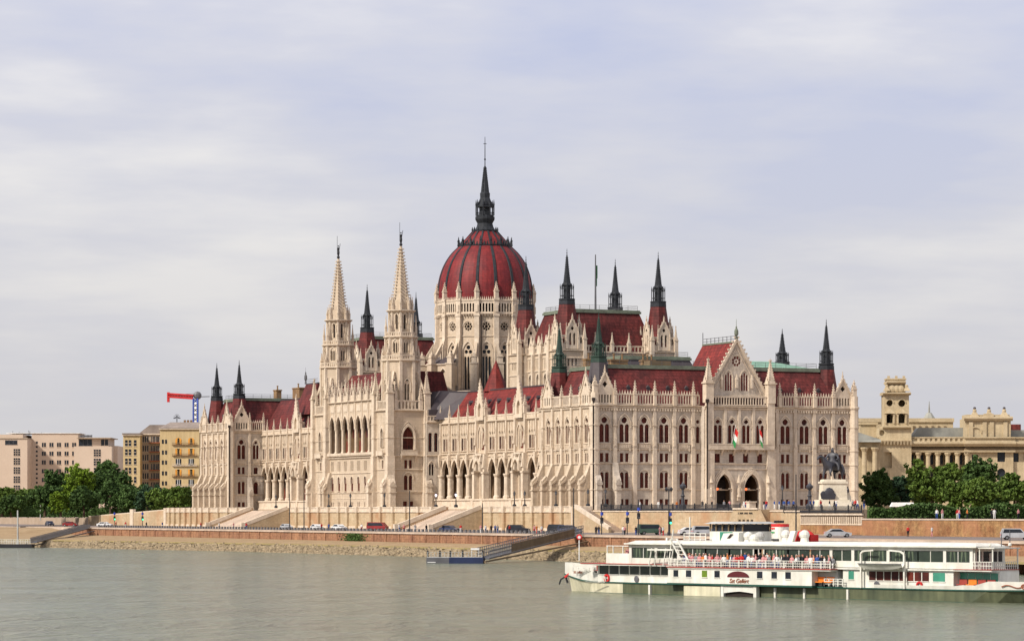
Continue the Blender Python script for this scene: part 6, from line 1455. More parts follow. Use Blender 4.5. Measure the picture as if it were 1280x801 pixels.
xb2 = [48, 50, 53, 56, 58, 59, 60.5, 62, 64, 66, 68, 70]; strake(mb, xb2, rub, bul2, lambda x: 1, lambda x: 1.02)
mb.mt('boat_grey'); 
for a, b in zip(xs, xs[1:]): mb.face([(a, -hb(a), rub(a)+.02), (b, -hb(b), rub(b)+.02), (b, hb(b), rub(b)+.02), (a, hb(a), rub(a)+.02)])
mb.build('bulwark', parent=HU)
def text(body, size, loc, m, parent, name='lettering', shear=.3, ext=.02, rot=(R(90), 0, 0), w=None):
    c = bpy.data.curves.new(name, 'FONT'); c.body = body; c.size = size; c.shear = shear; c.extrude = ext; c.align_x = 'CENTER'; o = bpy.data.objects.new(name, c); COL.objects.link(o)
    dg = bpy.context.evaluated_depsgraph_get(); me = bpy.data.meshes.new_from_object(o.evaluated_get(dg)); bpy.data.objects.remove(o); me.materials.clear(); me.materials.append(M[m]); me.name = name
    o = bpy.data.objects.new(name, me); COL.objects.link(o); o.parent = parent; o.location = loc; o.rotation_euler = rot; return o
# anchor at the stem
mb = MB().mt('red'); mb.bar((-.1, -.4, 1.9), (-.7, -.5, 1.5), .22); mb.mt('iron'); mb.bar((-.7, -.5, 1.55), (-1.3, -.6, 1.25), .14); mb.bar((-1.3, -.6, 1.25), (-1.55, -.6, .7), .12); mb.bar((-.6, -.5, 1.5), (-.3, -.5, .9), .16); mb.build('anchor', parent=BT)
text('Szt. Gellért', .50, (3.1, -2.25, 2.0), 'lettering', BT, rot=(R(90), 0, R(-20)))
mb = MB(Fr(0, 0, 1, 0, 0, -1)).mt('lettering')
prev = None
for i in range(22):
    q = i/21; x = 63.3+q*3.0; z = 1.55+.16*math.sin(q*9)*(1-.3*q)+.1*q; p_ = (x, 4.02-(x-63.3)*.36, z)
    if prev: mb.bar(prev, p_, .08)
    prev = p_
for i in range(13): 
    a = i*math.pi/6; 
    if i: mb.bar((65.6+.42*math.cos(a-math.pi/6), 3.35, 1.6+.22*math.sin(a-math.pi/6)), (65.6+.42*math.cos(a), 3.35, 1.6+.22*math.sin(a)), .08)
mb.build('scroll_ornament', parent=HU)
def deckwin(name, y, x0, x1, z0, z1, n, gap=.18, glass='boat_glass', curtain=False, parent=None, sides=(-1, 1)):
    w = (x1-x0)/n
    for i in range(n):
        a, b = x0+i*w+gap/2, x0+(i+1)*w-gap/2
        for sg in sides:
            mb = MB().mt(glass); mb.box(a, b, min(sg*y, sg*(y+.03)), max(sg*y, sg*(y+.03)), z0, z1); o = mb.build('window', parent=parent or BT)
            mb = MB().mt('boat_white')
            if w > 2.2: mb.box((a+b)/2-.04, (a+b)/2+.04, min(sg*y, sg*(y+.06)), max(sg*y, sg*(y+.06)), z0, z1)
            mb.box(a-.05, b+.05, min(sg*y, sg*(y+.07)), max(sg*y, sg*(y+.07)), z0-.08, z0)
            mb.build('window_frame', parent=o)
            if curtain and sg < 0 and int(x0*7) % 3 != 1:
                mb = MB().mt('curtain'); y2 = -(y+.045)
                for q in range(max(1, int(w/1.2))):
                    c = a+(q+.5)*(b-a)/max(1, int(w/1.2)); mb.face([(c-.32, y2, z1), (c-.08, y2, z1), (c-.22, y2, z0+.05), (c-.34, y2, z0+.05)]); mb.face([(c+.32, y2, z1), (c+.08, y2, z1), (c+.22, y2, z0+.05), (c+.34, y2, z0+.05)])
                mb.build('curtain', parent=o)
# lower deck house, paddle box, after house
mb = MB().mt('boat_white'); mb.box(7.5, 20.2, -3.5, 3.5, 1.1, 3.15); mb.build('lower_deckhouse', parent=BT)
mb = MB().mt('boat_white'); mb.box(43.6, 57.8, -4.5, 4.5, 1.1, 3.1); mb.build('lower_deckhouse', parent=BT)
deckwin('w', 3.5, 7.7, 18.6, 2.02, 2.98, 7, .22); deckwin('w', 4.5, 47.0, 54.8, 1.95, 2.85, 8, .14, 'window_glass'); deckwin('w', 4.5, 55.2, 56.8, 1.95, 2.8, 1, .1, 'green_glass'); deckwin('w', 4.5, 44.3, 45.1, 2.0, 2.85, 1, .1, 'green_glass'); deckwin('w', 3.6, 57.9, 62.6, 1.75, 2.85, 5, .06, 'green_glass', sides=(-1,)); mb = MB().mt('boat_white'); mb.box(62.6, 62.75, -3.6, -.6, 1.2, 3.0); mb.box(57.8, 62.6, -3.5, -3.4, 1.2, 1.75); mb.build('after_screen', parent=BT)
mb = MB().mt('boat_white'); mb.box(20.2, 40.4, -5.6, 5.6, 1.25, 2.95); mb.mt('boat_grey'); mb.box(40.4, 43.0, -4.6, 4.6, 1.25, 2.95); mb.mt('boat_green'); mb.box(20.1, 40.5, -5.65, 5.65, 1.12, 1.3); PX = mb.build('paddle_box', parent=BT)
deckwin('w', 5.6, 21.0, 21.7, 1.95, 2.65, 1, .02, 'dark_glass', parent=PX)
for x, g_ in ((23.2, 'dark_glass'), (25.5, 'leaf_bright'), (27.3, 'dark_glass'), (33.3, 'dark_glass'), (35.3, 'dark_glass'), (37.2, 'dark_glass')): deckwin('w', 5.6, x-.38, x+.38, 1.95, 2.65, 1, .02, g_, parent=PX)
FB = Fr(0, 0, 1, 0, 0, -1)
mb = MB(FB).mt('emblem'); mb.face([(x, 5.64, z) for x, z in outline(Op('round', 30.3, 3.1, 1.0, 2.72), 0) if z > 1.5][:9]); c_ = [(30.3+1.55*math.cos(a*math.pi/12), 5.65, 2.02+.62*math.sin(a*math.pi/12)) for a in range(13)]; mb = MB(FB).mt('emblem'); mb.face(c_); mb.build('arched_emblem', parent=PX)
text('Szt Gellért', .62, (30.4, -5.66, 1.45), 'lettering', PX)
mb = MB(FB).mt('boat_cream'); mb.box(22.4, 27.6, 4.6, 5.5, -.2, 1.0); mb.build('sponson', parent=PX); mb = MB(FB).mt('dark_void'); mb.box(27.8, 32.6, 4.5, 5.2, -.4, 1.05); mb.build('wheel_well', parent=PX); mb = MB(FB).mt('boat_white')
arc_ = Op('round', 30.3, 4.6, -2.2, .6)
for sx in (27.9, 32.5): mb.box(sx-.2, sx+.2, 5.0, 5.5, -.1, 1.2)
for i in range(10):
    a, b = 28+i*.46, 28.46+i*.46; q = lambda x: .55-.12*abs(x-30.3)**1.3*.6+.0; mb.face([(a, 5.45, q(a)), (b, 5.45, q(b)), (b, 5.45, 1.1), (a, 5.45, 1.1)])
mb.build('wheel_arch', parent=PX)
for x in (16.8, 34.8, 38.8, 44.6): mb = MB(FB).mt('boat_white'); mb.box(x-.12, x+.12, 4.7, 5.0, 0, 1.0); mb.build('fender', parent=BT)
# open seating amidships and aft on the lower deck
def bench(x, y, z, lab, m='orange', w=1.0, group=None):
    t = thing('deck_bench', lab, 'seat', BM @ Vector((x, y, z)), BA, group); mb = MB().mt(m); mb.box(-w/2, w/2, -.25, .25, .38, .48); mb.build('seat', parent=t); mb = MB().mt(m); mb.box(-w/2, w/2, .2, .27, .45, .95); mb.build('backrest', parent=t)
    for q in (-w/2+.06, w/2-.06): mb = MB().mt('iron'); mb.box(q-.03, q+.03, -.22, .22, 0, .38); mb.build('leg', parent=t)
bench(40.9, -4.9, 1.25, 'orange seat at the left of the lower side opening of the boat'); bench(42.1, -4.9, 1.25, 'orange seat beside the white rail posts of the lower side opening')
for i in range(4): bench(58.4+i*1.15, -3.95, 1.25, ('dark red seat at the left of the open after deck', 'bright orange seat on the open after deck', 'dark red seat in the middle of the open after deck', 'dark red seat at the right of the open after deck')[i], ('boat_red', 'orange', 'boat_red', 'boat_red')[i])
def brail(x0, x1, y, z, h, pitch, parent=BT, name='rail', mid=2, post=.07, m='boat_white'):
    mb = MB().mt(m); n = max(1, int(abs(x1-x0)/pitch))
    for i in range(n+1): x = x0+(x1-x0)*i/n; mb.box(x-post/2, x+post/2, y-post/2, y+post/2, z, z+h)
    for k in range(mid+1): zz = z+h*(k+1)/(mid+1); mb.box(x0, x1, y-.03, y+.03, zz-.06, zz)
    return mb.build(name, parent=parent)
brail(41.6, 44.0, -5.0, 1.3, .75, .55, post=.1)
# upper deck slab
mb = MB().mt('boat_white'); mb.prism([(6.2, -4.75), (62.7, -4.75), (62.7, -.6), (54, 4.75), (6.2, 4.75)], 3.0, 3.14, 'z'); mb.mt('boat_red'); mb.box(6.1, 20, -4.82, 4.82, 3.14, 3.22); mb.mt('boat_white'); mb.box(20.2, 43, -5.7, 5.7, 2.8, 2.92); mb.mt('boat_red'); mb.box(20.1, 43.1, -5.78, 5.78, 2.92, 3.02); mb.box(58, 62.8, -4.82, -.6, 3.14, 3.2); mb.build('upper_deck', parent=BT)
# forward balcony
mb = MB().mt('boat_white'); mb.box(9.6, 13.4, -4.3, -4.1, 3.2, 4.3); mb.box(9.6, 9.8, -4.1, 4.1, 3.2, 4.3); mb.box(9.6, 13.4, 4.1, 4.3, 3.2, 4.3)
for x in (9.7, 10.6, 12.1, 13.2): mb.box(x-.05, x+.05, -4.25, -4.15, 4.3, 5.1)
mb.box(9.6, 13.3, -4.24, -4.16, 5.05, 5.13); mb.build('forward_balcony', parent=BT)
# upper saloon
mb = MB().mt('boat_white')
for sg in (-1, 1):
    y0, y1 = sorted((sg*4.3, sg*4.45)); xe = 60.2 if sg < 0 else 52; mb.box(13.4, xe, y0, y1, 3.2, 3.82)
    if sg < 0: pass
    mb.box(13.4, xe, y0, y1, 4.93, 5.3)
    for x in (13.4, 17.2, 20.5, 41.9, 44.8, 49.4, 56.6, 59.9)[:8 if sg < 0 else 6]: mb.box(x-.12, x+.25, y0-.02, y1+.02, 3.2, 5.3)
mb.box(13.4, 13.6, -4.3, 4.3, 3.2, 5.3); mb.box(60.1, 60.3, -4.3, .3, 3.2, 5.3); mb.hexa([(60.2, .3, 3.2), (60.2, .1, 3.2), (52, 4.3, 3.2), (52, 4.45, 3.2)], [(60.2, .3, 5.3), (60.2, .1, 5.3), (52, 4.3, 5.3), (52, 4.45, 5.3)]); SA = mb.build('saloon_wall', parent=BT)
for x0, x1 in ((13.75, 17.0), (17.5, 20.3), (45.1, 49.2), (49.8, 53.2), (53.3, 56.4), (56.9, 59.7), (42.2, 44.6)): deckwin('w', 4.36, x0, x1, 3.84, 4.92, 1, .05, 'boat_glass', True, SA, (-1, 1) if x1 < 51 else (-1,))
for x0, x1 in ((20.9, 24.4), (24.6, 27.8), (28.0, 31.2), (33.0, 36.0), (36.2, 39.0), (39.2, 41.7)): deckwin('w', 4.36, x0, x1, 3.84, 4.92, 1, .05, 'boat_glass', True, SA, (-1, 1) if x1 < 51 else (-1,))
mb = MB().mt('boat_white'); mb.box(31.3, 31.45, -4.5, -4.4, 3.2, 4.93); mb.box(32.75, 32.9, -4.5, -4.4, 3.2, 4.93); mb.box(32.05, 32.15, -4.5, -4.4, 3.2, 4.93); mb.build('door_frame', parent=SA)
mb = MB().mt('boat_white'); mb.prism([(12.9, -4.9), (60.9, -4.9), (60.9, .2), (52, 4.9), (12.9, 4.9)], 5.28, 5.42, 'z'); mb.hexa([(13.1, -4.6, 5.42), (60.7, -4.6, 5.42), (60.7, 0, 5.42), (51.8, 4.6, 5.42), (13.1, 4.6, 5.42)], [(13.6, -3.8, 5.68), (60, -3.8, 5.68), (60, -.4, 5.68), (51, 3.8, 5.68), (13.6, 3.8, 5.68)]); mb.mt('boat_white'); mb.box(60.9, 62.9, -4.6, -.6, 5.2, 5.3); mb.mt('boat_grey'); mb.box(20.3, 44, -4.93, -4.88, 5.26, 5.31); mb.build('roof', parent=BT)
brail(20.4, 42.9, -5.62, 2.98, .82, 1.25, name='passenger_rail', mid=2, post=.09)
mb = MB().mt('boat_white')
for i in range(90): x = 20.5+i*.25; mb.box(x-.015, x+.015, -5.63, -5.6, 3.0, 3.75)
mb.build('rail_bars', parent=BT)
# after deck cabin
for y0, y1, z0, g_ in ((-3.95, -3.35, 3.9, 'dark_glass'), (-3.0, -.95, 3.85, 'dark_glass'), (-.7, -.15, 3.9, 'dark_glass')): mb = MB().mt(g_); mb.box(60.3, 60.34, y0, y1, z0, 4.9); mb.build('window', parent=SA)
mb = MB().mt('boat_white'); mb.box(60.34, 60.4, -2.2, -1.6, 3.2, 4.75); mb.build('door', parent=SA)
brail(60.3, 62.6, -4.6, 3.2, .75, .3, name='after_rail', mid=1, post=.05)
mb = MB().mt('boat_white')
for i in range(14): y = -4.6+i*.3; mb.box(62.57, 62.63, y-.025, y+.025, 3.2, 3.95)
for z in (3.55, 3.95): mb.box(62.57, 62.63, -4.6, -.6, z-.06, z)
mb.build('after_rail', parent=BT)
mb = MB().mt('boat_white')
for x, y in ((61.0, -4.45), (62.6, -4.45), (62.6, -.65)):
    mb = MB().mt('boat_white'); mb.box(x-.06, x+.06, y-.05, y+.05, 3.2, 5.3); mb.build('stanchion', parent=BT)
brail(6.4, 9.4, -4.3, 1.2, .01, 1); brail(3, 7.3, -2.9, 2.2, .5, .8)
# davits and the slung dinghy
for x, sg in ((46.4, 1), (52.0, -1)):
    mb = MB().mt('boat_white'); mb.bar((x, -4.95, 1.2), (x, -5.0, 4.6), .18); mb.bar((x, -5.0, 4.6), (x+sg*.4, -5.1, 4.85), .18); mb.bar((x+sg*.4, -5.1, 4.85), (x+sg*1.8, -5.2, 4.95), .14); mb.build('davit', parent=BT)
mb = MB().mt('boat_white'); n = 12
for i in range(n):
    a, b = i/n, (i+1)/n
    w = lambda q: .75*math.sin(math.pi*min(1, max(0, q*.94+.03)))**.5; zb = lambda q: 3.05+.3*(2*q-1)**4; X0, X1 = 46.6+5.6*a, 46.6+5.6*b
    for sg in (-1, 1): mb.face([(X0, -5.45+sg*w(a), 3.62), (X1, -5.45+sg*w(b), 3.62), (X1, -5.45+sg*w(b)*.3, zb(b)), (X0, -5.45+sg*w(a)*.3, zb(a))])
    mb.face([(X0, -5.45-w(a)*.3, zb(a)), (X1, -5.45-w(b)*.3, zb(b)), (X1, -5.45+w(b)*.3, zb(b)), (X0, -5.45+w(a)*.3, zb(a))])
    mb.mt('iron_grey'); mb.bar((X0, -5.45-w(a)-.02, 3.62), (X1, -5.45-w(b)-.02, 3.62), .07); mb.mt('boat_white')
tag(mb.build('dinghy', loc=BM.translation, rot=BA), 'small white dinghy slung between the davits on the side of the boat', 'dinghy')
def ring(x, y, z, lab):
    t = MB(FB).mt('red')
    for k in range(12):
        a, b = k*math.pi/6, (k+1)*math.pi/6; t.mt('white' if k % 3 == 0 and lab.startswith('red and') else 'red'); t.bar((x+.32*math.cos(a), y, z+.36*math.sin(a)), (x+.32*math.cos(b), y, z+.36*math.sin(b)), .17)
    tag(t.build('life_ring', loc=BM.translation, rot=BA), lab, 'life ring')
ring(9.0, 3.6, 1.6, 'narrow red life ring on the forward lower deck side of the boat'); ring(53.6, 4.6, 1.5, 'red life ring under the after lower deck windows of the boat')
for x in (13.5, 48.1): mb = MB(FB).mt('iron_grey'); mb.ball(x, 3.6 if x < 20 else 4.6, 1.55, .36, 10, sy=.2); mb.build('vent_grille', parent=BT)
# wheelhouse, vents, funnel, mast
mb = MB().mt('boat_white'); mb.box(23.0, 25.0, -2.2, 2.2, 5.6, 6.7); mb.mt('green_glass'); mb.box(24.5, 26.3, -2.24, -2.2, 5.75, 6.65); mb.mt('boat_white'); mb.box(25, 27.8, -2.2, 2.2, 5.6, 6.7); WH = mb.build('wheelhouse', parent=BT)
for x in (23.05, 23.9, 24.8, 25.7, 26.6, 27.7): mb = MB().mt('museum_dark'); mb.box(x-.07, x+.07, -2.2, -2.06, 6.7, 7.5); mb.build('window_post', parent=WH); mb = MB().mt('museum_dark'); mb.box(x-.07, x+.07, 2.06, 2.2, 6.7, 7.5); mb.build('window_post', parent=WH)
mb = MB().mt('dark_glass'); mb.box(23.2, 27.6, -2.05, 2.05, 6.7, 7.45); mb.build('wheelhouse_window', parent=WH)
mb = MB().mt('boat_grey'); mb.hexa([(22.5, -2.6, 7.5), (28.3, -2.6, 7.5), (28.3, 2.6, 7.5), (22.5, 2.6, 7.5)], [(23, -1.8, 7.72), (27.9, -1.8, 7.72), (27.9, 1.8, 7.72), (23, 1.8, 7.72)]); mb.build('wheelhouse_roof', parent=WH)
mb = MB().mt('boat_white'); mb.hexa([(26.0, -3.8, 5.6), (28.6, -3.8, 5.6), (28.6, -2.6, 5.6), (26.0, -2.6, 5.6)], [(26.4, -3.7, 6.5), (28.6, -3.7, 6.6), (28.6, -2.7, 6.6), (26.4, -2.7, 6.5)]); mb.mt('dark_void'); mb.hexa([(27.0, -3.82, 6.0), (27.4, -3.82, 6.0), (27.9, -3.82, 6.45), (27.5, -3.82, 6.45)], [(27.0, -3.8, 6.0), (27.4, -3.8, 6.0), (27.9, -3.8, 6.45), (27.5, -3.8, 6.45)]); mb.build('roof_locker', parent=BT)
def cowl(x, y, m='boat_white', h=.6):
    mb = MB().mt(m); mb.lathe(x, y, [(.5, 5.6), (.42, 5.9), (.42, 5.6+h)], 10); mb.ball(x, y, 5.6+h, .56, 12, sx=.9, sz=.9); mb.mt('boat_grey'); mb.ball(x-.12, y-.3, 5.6+h, .4, 10, sy=.5); mb.build('cowl_vent', parent=BT)
cowl(28.9, -2.6); cowl(29.6, -1.6, 'boat_grey'); cowl(30.1, -3.0, 'boat_white', .35)
FXx, FYy = 31.0, 0
mb = MB().mt('boat_white'); mb.cyl(FXx, FYy, 5.6, 7.2, .88, .92, 20); mb.mt('red'); mb.cyl(FXx, FYy, 7.2, 7.5, .94, .94, 20); mb.mt('iron')
for k in range(4): mb.cyl(FXx-.5+.35*k, FYy-.2, 7.6, 7.85, .14, .14, 6)
mb.mt('red'); mb.hexa([(FXx-.45, -.93, 6.95), (FXx+.1, -.95, 6.95), (FXx+.1, -.95, 7.1), (FXx-.45, -.93, 7.1)], [(FXx-.4, -.7, 6.95), (FXx+.1, -.7, 6.95), (FXx+.1, -.7, 7.1), (FXx-.4, -.7, 7.1)]); mb.mt('green'); mb.box(FXx-.4, FXx+.05, -.96, -.7, 6.55, 6.68); mb.mt('iron'); mb.box(FXx-.3, FXx+.5, -1.0, -.7, 5.75, 5.95); mb.build('funnel', parent=BT)
mb = MB().mt('cloth_red'); mb.ball(34.4, 0, 6.05, .85, 16, sx=1.6, sy=.8, sz=1.0); mb.box(33.1, 35.8, -.6, .6, 5.6, 6.4); mb.build('tarpaulin_cover', parent=BT)
for x, y in ((32.9, -1.2), (35.5, -1.2)): cowl(x, y, 'boat_white', .8)
mb = MB().mt('boat_white'); mb.hexa([(33.4, -1.6, 5.6), (34.1, -1.6, 5.6), (34.1, -1.2, 5.6), (33.4, -1.2, 5.6)], [(33.9, -1.6, 6.8), (34.6, -1.6, 6.8), (34.6, -1.2, 6.8), (33.9, -1.2, 6.8)]); mb.build('roof_locker', parent=BT)
brail(20.0, 23.2, -3.0, 5.6, .9, .7, name='roof_rail', mid=2); brail(20.0, 20.05, -3, 5.6, .9, 1, mid=2)
mb = MB().mt('boat_white')
for sg in (0, .5): mb.bar((20.3+sg*2, -5.4, 5.9), (22.4+sg*2, -5.4, 3.1), .14)
for i in range(8): q = i/7; mb.bar((20.3+2.1*q, -5.4, 5.9-2.8*q), (21.3+2.1*q, -5.4, 5.9-2.8*q), .08)
mb.build('ladder', parent=BT); mb = MB().mt('boat_white')
for x in (16.8, 17.6, 18.9, 20.0): mb.bar((x, -5.0, 3.1), (x+.4, -5.0, 4.9), .09)
mb.bar((16.6, -5.0, 4.75), (20.3, -5.0, 4.75), .2); mb.bar((16.6, -5.0, 3.7), (20.3, -5.0, 3.9), .08); mb.bar((19.6, -4.9, 3.2), (20.3, -4.9, 6.9), .1); mb.build('ladder_frame', parent=BT); mb = MB().mt('boat_white'); mb.bar((20.4, -2.5, 5.6), (20.4, -2.5, 8.2), .1)
mb.build('signal_mast', parent=BT)
mb = MB().mt('iron_grey'); mb.bar((62.5, -3, 5.4), (62.5, -3, 6.6), .06); mb.bar((64.0, -3.6, 5.4), (64.0, -3.6, 7.0), .06); mb.mt('boat_white'); mb.ball(61.5, -3.5, 5.55, .16, 6); mb.ball(64.0, -3.6, 5.6, .2, 6); mb.bar((18.0, -3.5, 5.6), (18.0, -3.5, 6.0), .2); mb.build('roof_fitting', parent=BT)
mb = MB().mt('boat_red'); mb.ball(10.2, -3.4, .05, .3, 6, sx=1.6); mb.build('float', parent=BT)
# red seats behind the bow bulwark
for i in range(3): bench(4.9+i*.8, -1.0, 1.9, ('dark red bow seat nearest the stem of the boat', 'dark red bow seat in the middle of the foredeck', 'dark red bow seat next to the forward deckhouse')[i], 'boat_red', .7)
mb = MB().mt('emblem'); mb.box(4.5, 7.4, -.5, 1.0, 1.9, 3.0); mb.build('foredeck_locker', parent=BT)

# ================================================================== pontoons and gangways
def wt(p, x, y, z): return (p[0]+x*math.cos(TH)-y*math.sin(TH), p[1]+x*math.sin(TH)+y*math.cos(TH), z)
pa = at(570, 704, 560)
t = thing('landing_pontoon', 'dark blue and grey mooring pontoon with rails left of the boat', 'pontoon', (pa.x, pa.y, 0), R(-6))
mb = MB().mt('iron_grey'); mb.box(-4.9, -1.0, -1.6, 1.6, -.3, 1.0); mb.mt('navy'); mb.box(-1.0, 4.8, -1.6, 1.6, -.3, 1.05); mb.mt('white'); mb.box(-4.7, -3.3, -1.64, -1.6, .15, .25); mb.mt('boat_grey'); mb.box(-4.8, 4.7, -1.5, 1.5, 1.0, 1.12); mb.build('hull', parent=t)
mb = MB().mt('boat_grey')
for i in range(17): x = -4.7+i*.585; mb.box(x-.04, x+.04, -1.5, -1.42, 1.1, 1.95)
for z in (1.5, 1.95): mb.box(-4.7, 4.7, -1.5, -1.44, z-.05, z)
mb.build('rail', parent=t)
for x in (-4.7, -2.6, -.8, 1.3, 4.75): mb = MB().mt('iron'); mb.cyl(x, -1.3, 1.0, 2.2, .17); mb.build('bollard', parent=t)
mb = MB().mt('white'); mb.box(2.6, 4.0, -.5, .5, 2.3, 2.6); 
for x in (2.7, 3.9): mb.box(x-.05, x+.05, -.05, .05, 1.1, 2.3)
mb.build('sign_box', parent=t)
def gang(p, q, w, h, lab, m='iron_grey', name='gangway', panel=True):
    p, q = Vector(p), Vector(q); d = q-p; L_ = Vector((d.x, d.y, 0)).length; t = thing(name, lab, 'gangway', p, math.atan2(d.y, d.x)); dz = d.z
    mb = MB().mt(m)
    mb.hexa([(0, -w/2, 0), (0, w/2, 0), (0, w/2, -.25), (0, -w/2, -.25)], [(L_, -w/2, dz), (L_, w/2, dz), (L_, w/2, dz-.25), (L_, -w/2, dz-.25)]); mb.build('deck', parent=t)
    if panel:
        for sg in (-1, 1):
            mb = MB().mt(m); n = int(L_/1.0)
            for i in range(n+1): a = i/n; mb.bar((L_*a, sg*w/2, dz*a), (L_*a, sg*w/2, dz*a+h), .08)
            for i in range(n): a, b = i/n, (i+1)/n; mb.bar((L_*a, sg*w/2, dz*a), (L_*b, sg*w/2, dz*b+h), .05)
            for k in (0, .35, .7, 1): mb.bar((0, sg*w/2, h*k), (L_, sg*w/2, dz+h*k), .1)
            mb.build('truss', parent=t)
    return t
pe = L(-31.6, uonW(722, -31.6), -4.15)
t = gang((at(604, 697, 560)), pe, 2.2, 1.7, 'dark truss gangway rising from the blue pontoon to the river road')
mb = MB().mt('museum_dark'); L_ = (Vector((pe.x, pe.y, 0))-Vector(t.location).to_2d().to_3d()).length; dz = pe.z-t.location.z
mb.hexa([(L_*.22, -1.15, dz*.22+.1), (L_*.9, -1.15, dz*.9+.1), (L_*.9, -1.15, dz*.9+1.5), (L_*.22, -1.15, dz*.22+1.5)], [(L_*.22, -1.12, dz*.22+.1), (L_*.9, -1.12, dz*.9+.1), (L_*.9, -1.12, dz*.9+1.5), (L_*.22, -1.12, dz*.22+1.5)]); mb.build('side_mesh', parent=t)
gang(at(606, 701, 558), L(-32.3, uonW(735, -32.3), -5.3), .3, .1, 'long dark mooring boom below the truss gangway', 'museum_dark', 'mooring_boom', False)
pb = at(8, 683, 805)
t = thing('landing_pontoon', 'black mooring pontoon with a white rail at the left picture edge', 'pontoon', (pb.x, pb.y, 0), R(-2))
mb = MB().mt('iron'); mb.box(-12, 6.6, -2, 2, -.3, .9); mb.build('hull', parent=t); mb = MB().mt('boat_white')
for i in range(32): x = -11.8+i*.58; mb.box(x-.05, x+.05, -1.9, -1.8, .9, 2.1)
for z in (1.3, 1.7, 2.1): mb.box(-11.8, 6.3, -1.9, -1.82, z-.1, z)
mb.build('rail', parent=t)
mb = MB().mt('boat_grey'); mb.lathe(2.8, 0, [(.35, .9), (.22, 2), (.18, 9.2)], 8); mb.build('mast', parent=t)
gang(at(42, 677, 806), L(-32, uonW(109, -32), -4.3), 1.6, 1.0, 'dark sloping gangway at the left up to the road'); gang(at(42, 681, 804), L(-33, uonW(118, -33), -5.0), .3, .1, 'thin dark mooring boom under the left gangway', 'iron', 'mooring_boom', False)
mb = MB().mt('leaf_dark'); rnd = random.Random(4); uy = uonW(442, -32.3)
for i in range(600):
    c = Vector((-32.2-rnd.random()*.5, uy+rnd.gauss(0, 3.0), -4.6-rnd.random()**.8*1.7)); u = Vector((rnd.gauss(0, 1), rnd.gauss(0, 1), rnd.gauss(0, 1))).normalized(); v = u.cross(Vector((rnd.gauss(0, 1), rnd.gauss(0, 1), .3))).normalized(); mb.face([tuple(c-u*.2), tuple(c-v*.15), tuple(c+u*.2), tuple(c+v*.15)], True)
tag(mb.build('ivy_patch', local=True), 'green weeds hanging on the quay wall below the central arcade', 'plant', kind='stuff')
# round navigation sign
ps = at(724, 699, 580); t = thing('navigation_sign', 'round red and white navigation sign on a white pole on the stony bank', 'sign', ps); mb = MB().mt('white'); mb.cyl(0, 0, -.3, 3.8, .1); mb.build('pole', parent=t)
mb = MB(Fr(0, 0, 1, 0, 0, -1)).mt('red'); mb.fr = ID
def disc(mb, r, y, z, n=16):
    mb.hexa([(r*math.cos(k*2*math.pi/n), y, z+r*math.sin(k*2*math.pi/n)) for k in range(n)], [(r*math.cos(k*2*math.pi/n), y-.05, z+r*math.sin(k*2*math.pi/n)) for k in range(n)])
disc(mb, .5, -.1, 4.0); mb.mt('white'); disc(mb, .26, -.16, 3.95); mb.build('sign_face', parent=t)
def flagpole(px, lab):
    y_ = -RT-.9; s_ = {948: 37.2, 914: 30.4}[px]; p0 = (s_, y_+.2, 14.2); p1 = (s_-1.6 if px == 948 else s_-.3, y_-2.2, 18.2)
    t = thing('national_flag', lab, 'flag', LM @ Vector(p0), TH); mb = MB().mt('white'); d = Vector(p1)-Vector(p0); mb.bar((0, 0, 0), tuple(d), .1); mb.build('flagpole', parent=t)
    for k, c in enumerate(('red', 'white', 'green')):
        mb = MB().mt(c); a0, a1 = .95-.28*k, .95-.28*(k+1)
        for j in range(4): q0, q1 = j/4, (j+1)/4; P = lambda a, q: (d.x*a+.6*q, d.y*a+.2*math.sin(q*5), d.z*a-1.3*q); mb.face([P(a0, q0), P(a0, q1), P(a1, q1), P(a1, q0)])
        mb.build('flag_stripe', parent=t)
flagpole(948, 'red white and green flag slanting from the balcony under the great gable, right'); flagpole(914, 'red white and green flag hanging from the balcony under the great gable, left')
for c in (27.2, 34.0): tag(None, None) if False else None
for c, lab in ((27.3, 'glowing orange lamp in the left arched portal'), (34.1, 'glowing orange lamp in the right arched portal')):
    mb = MB().mt('lamp_red'); mb.ball(0, 0, 0, .26, 8); o = mb.build('portal_lamp'); o.location = LM @ Vector((c, -RT-.1, 4.9)); tag(o, lab, 'lamp')
    m2 = MB().mt('iron'); m2.box(-.05, .05, 0, .6, .2, .3); m2.build('bracket', parent=o)

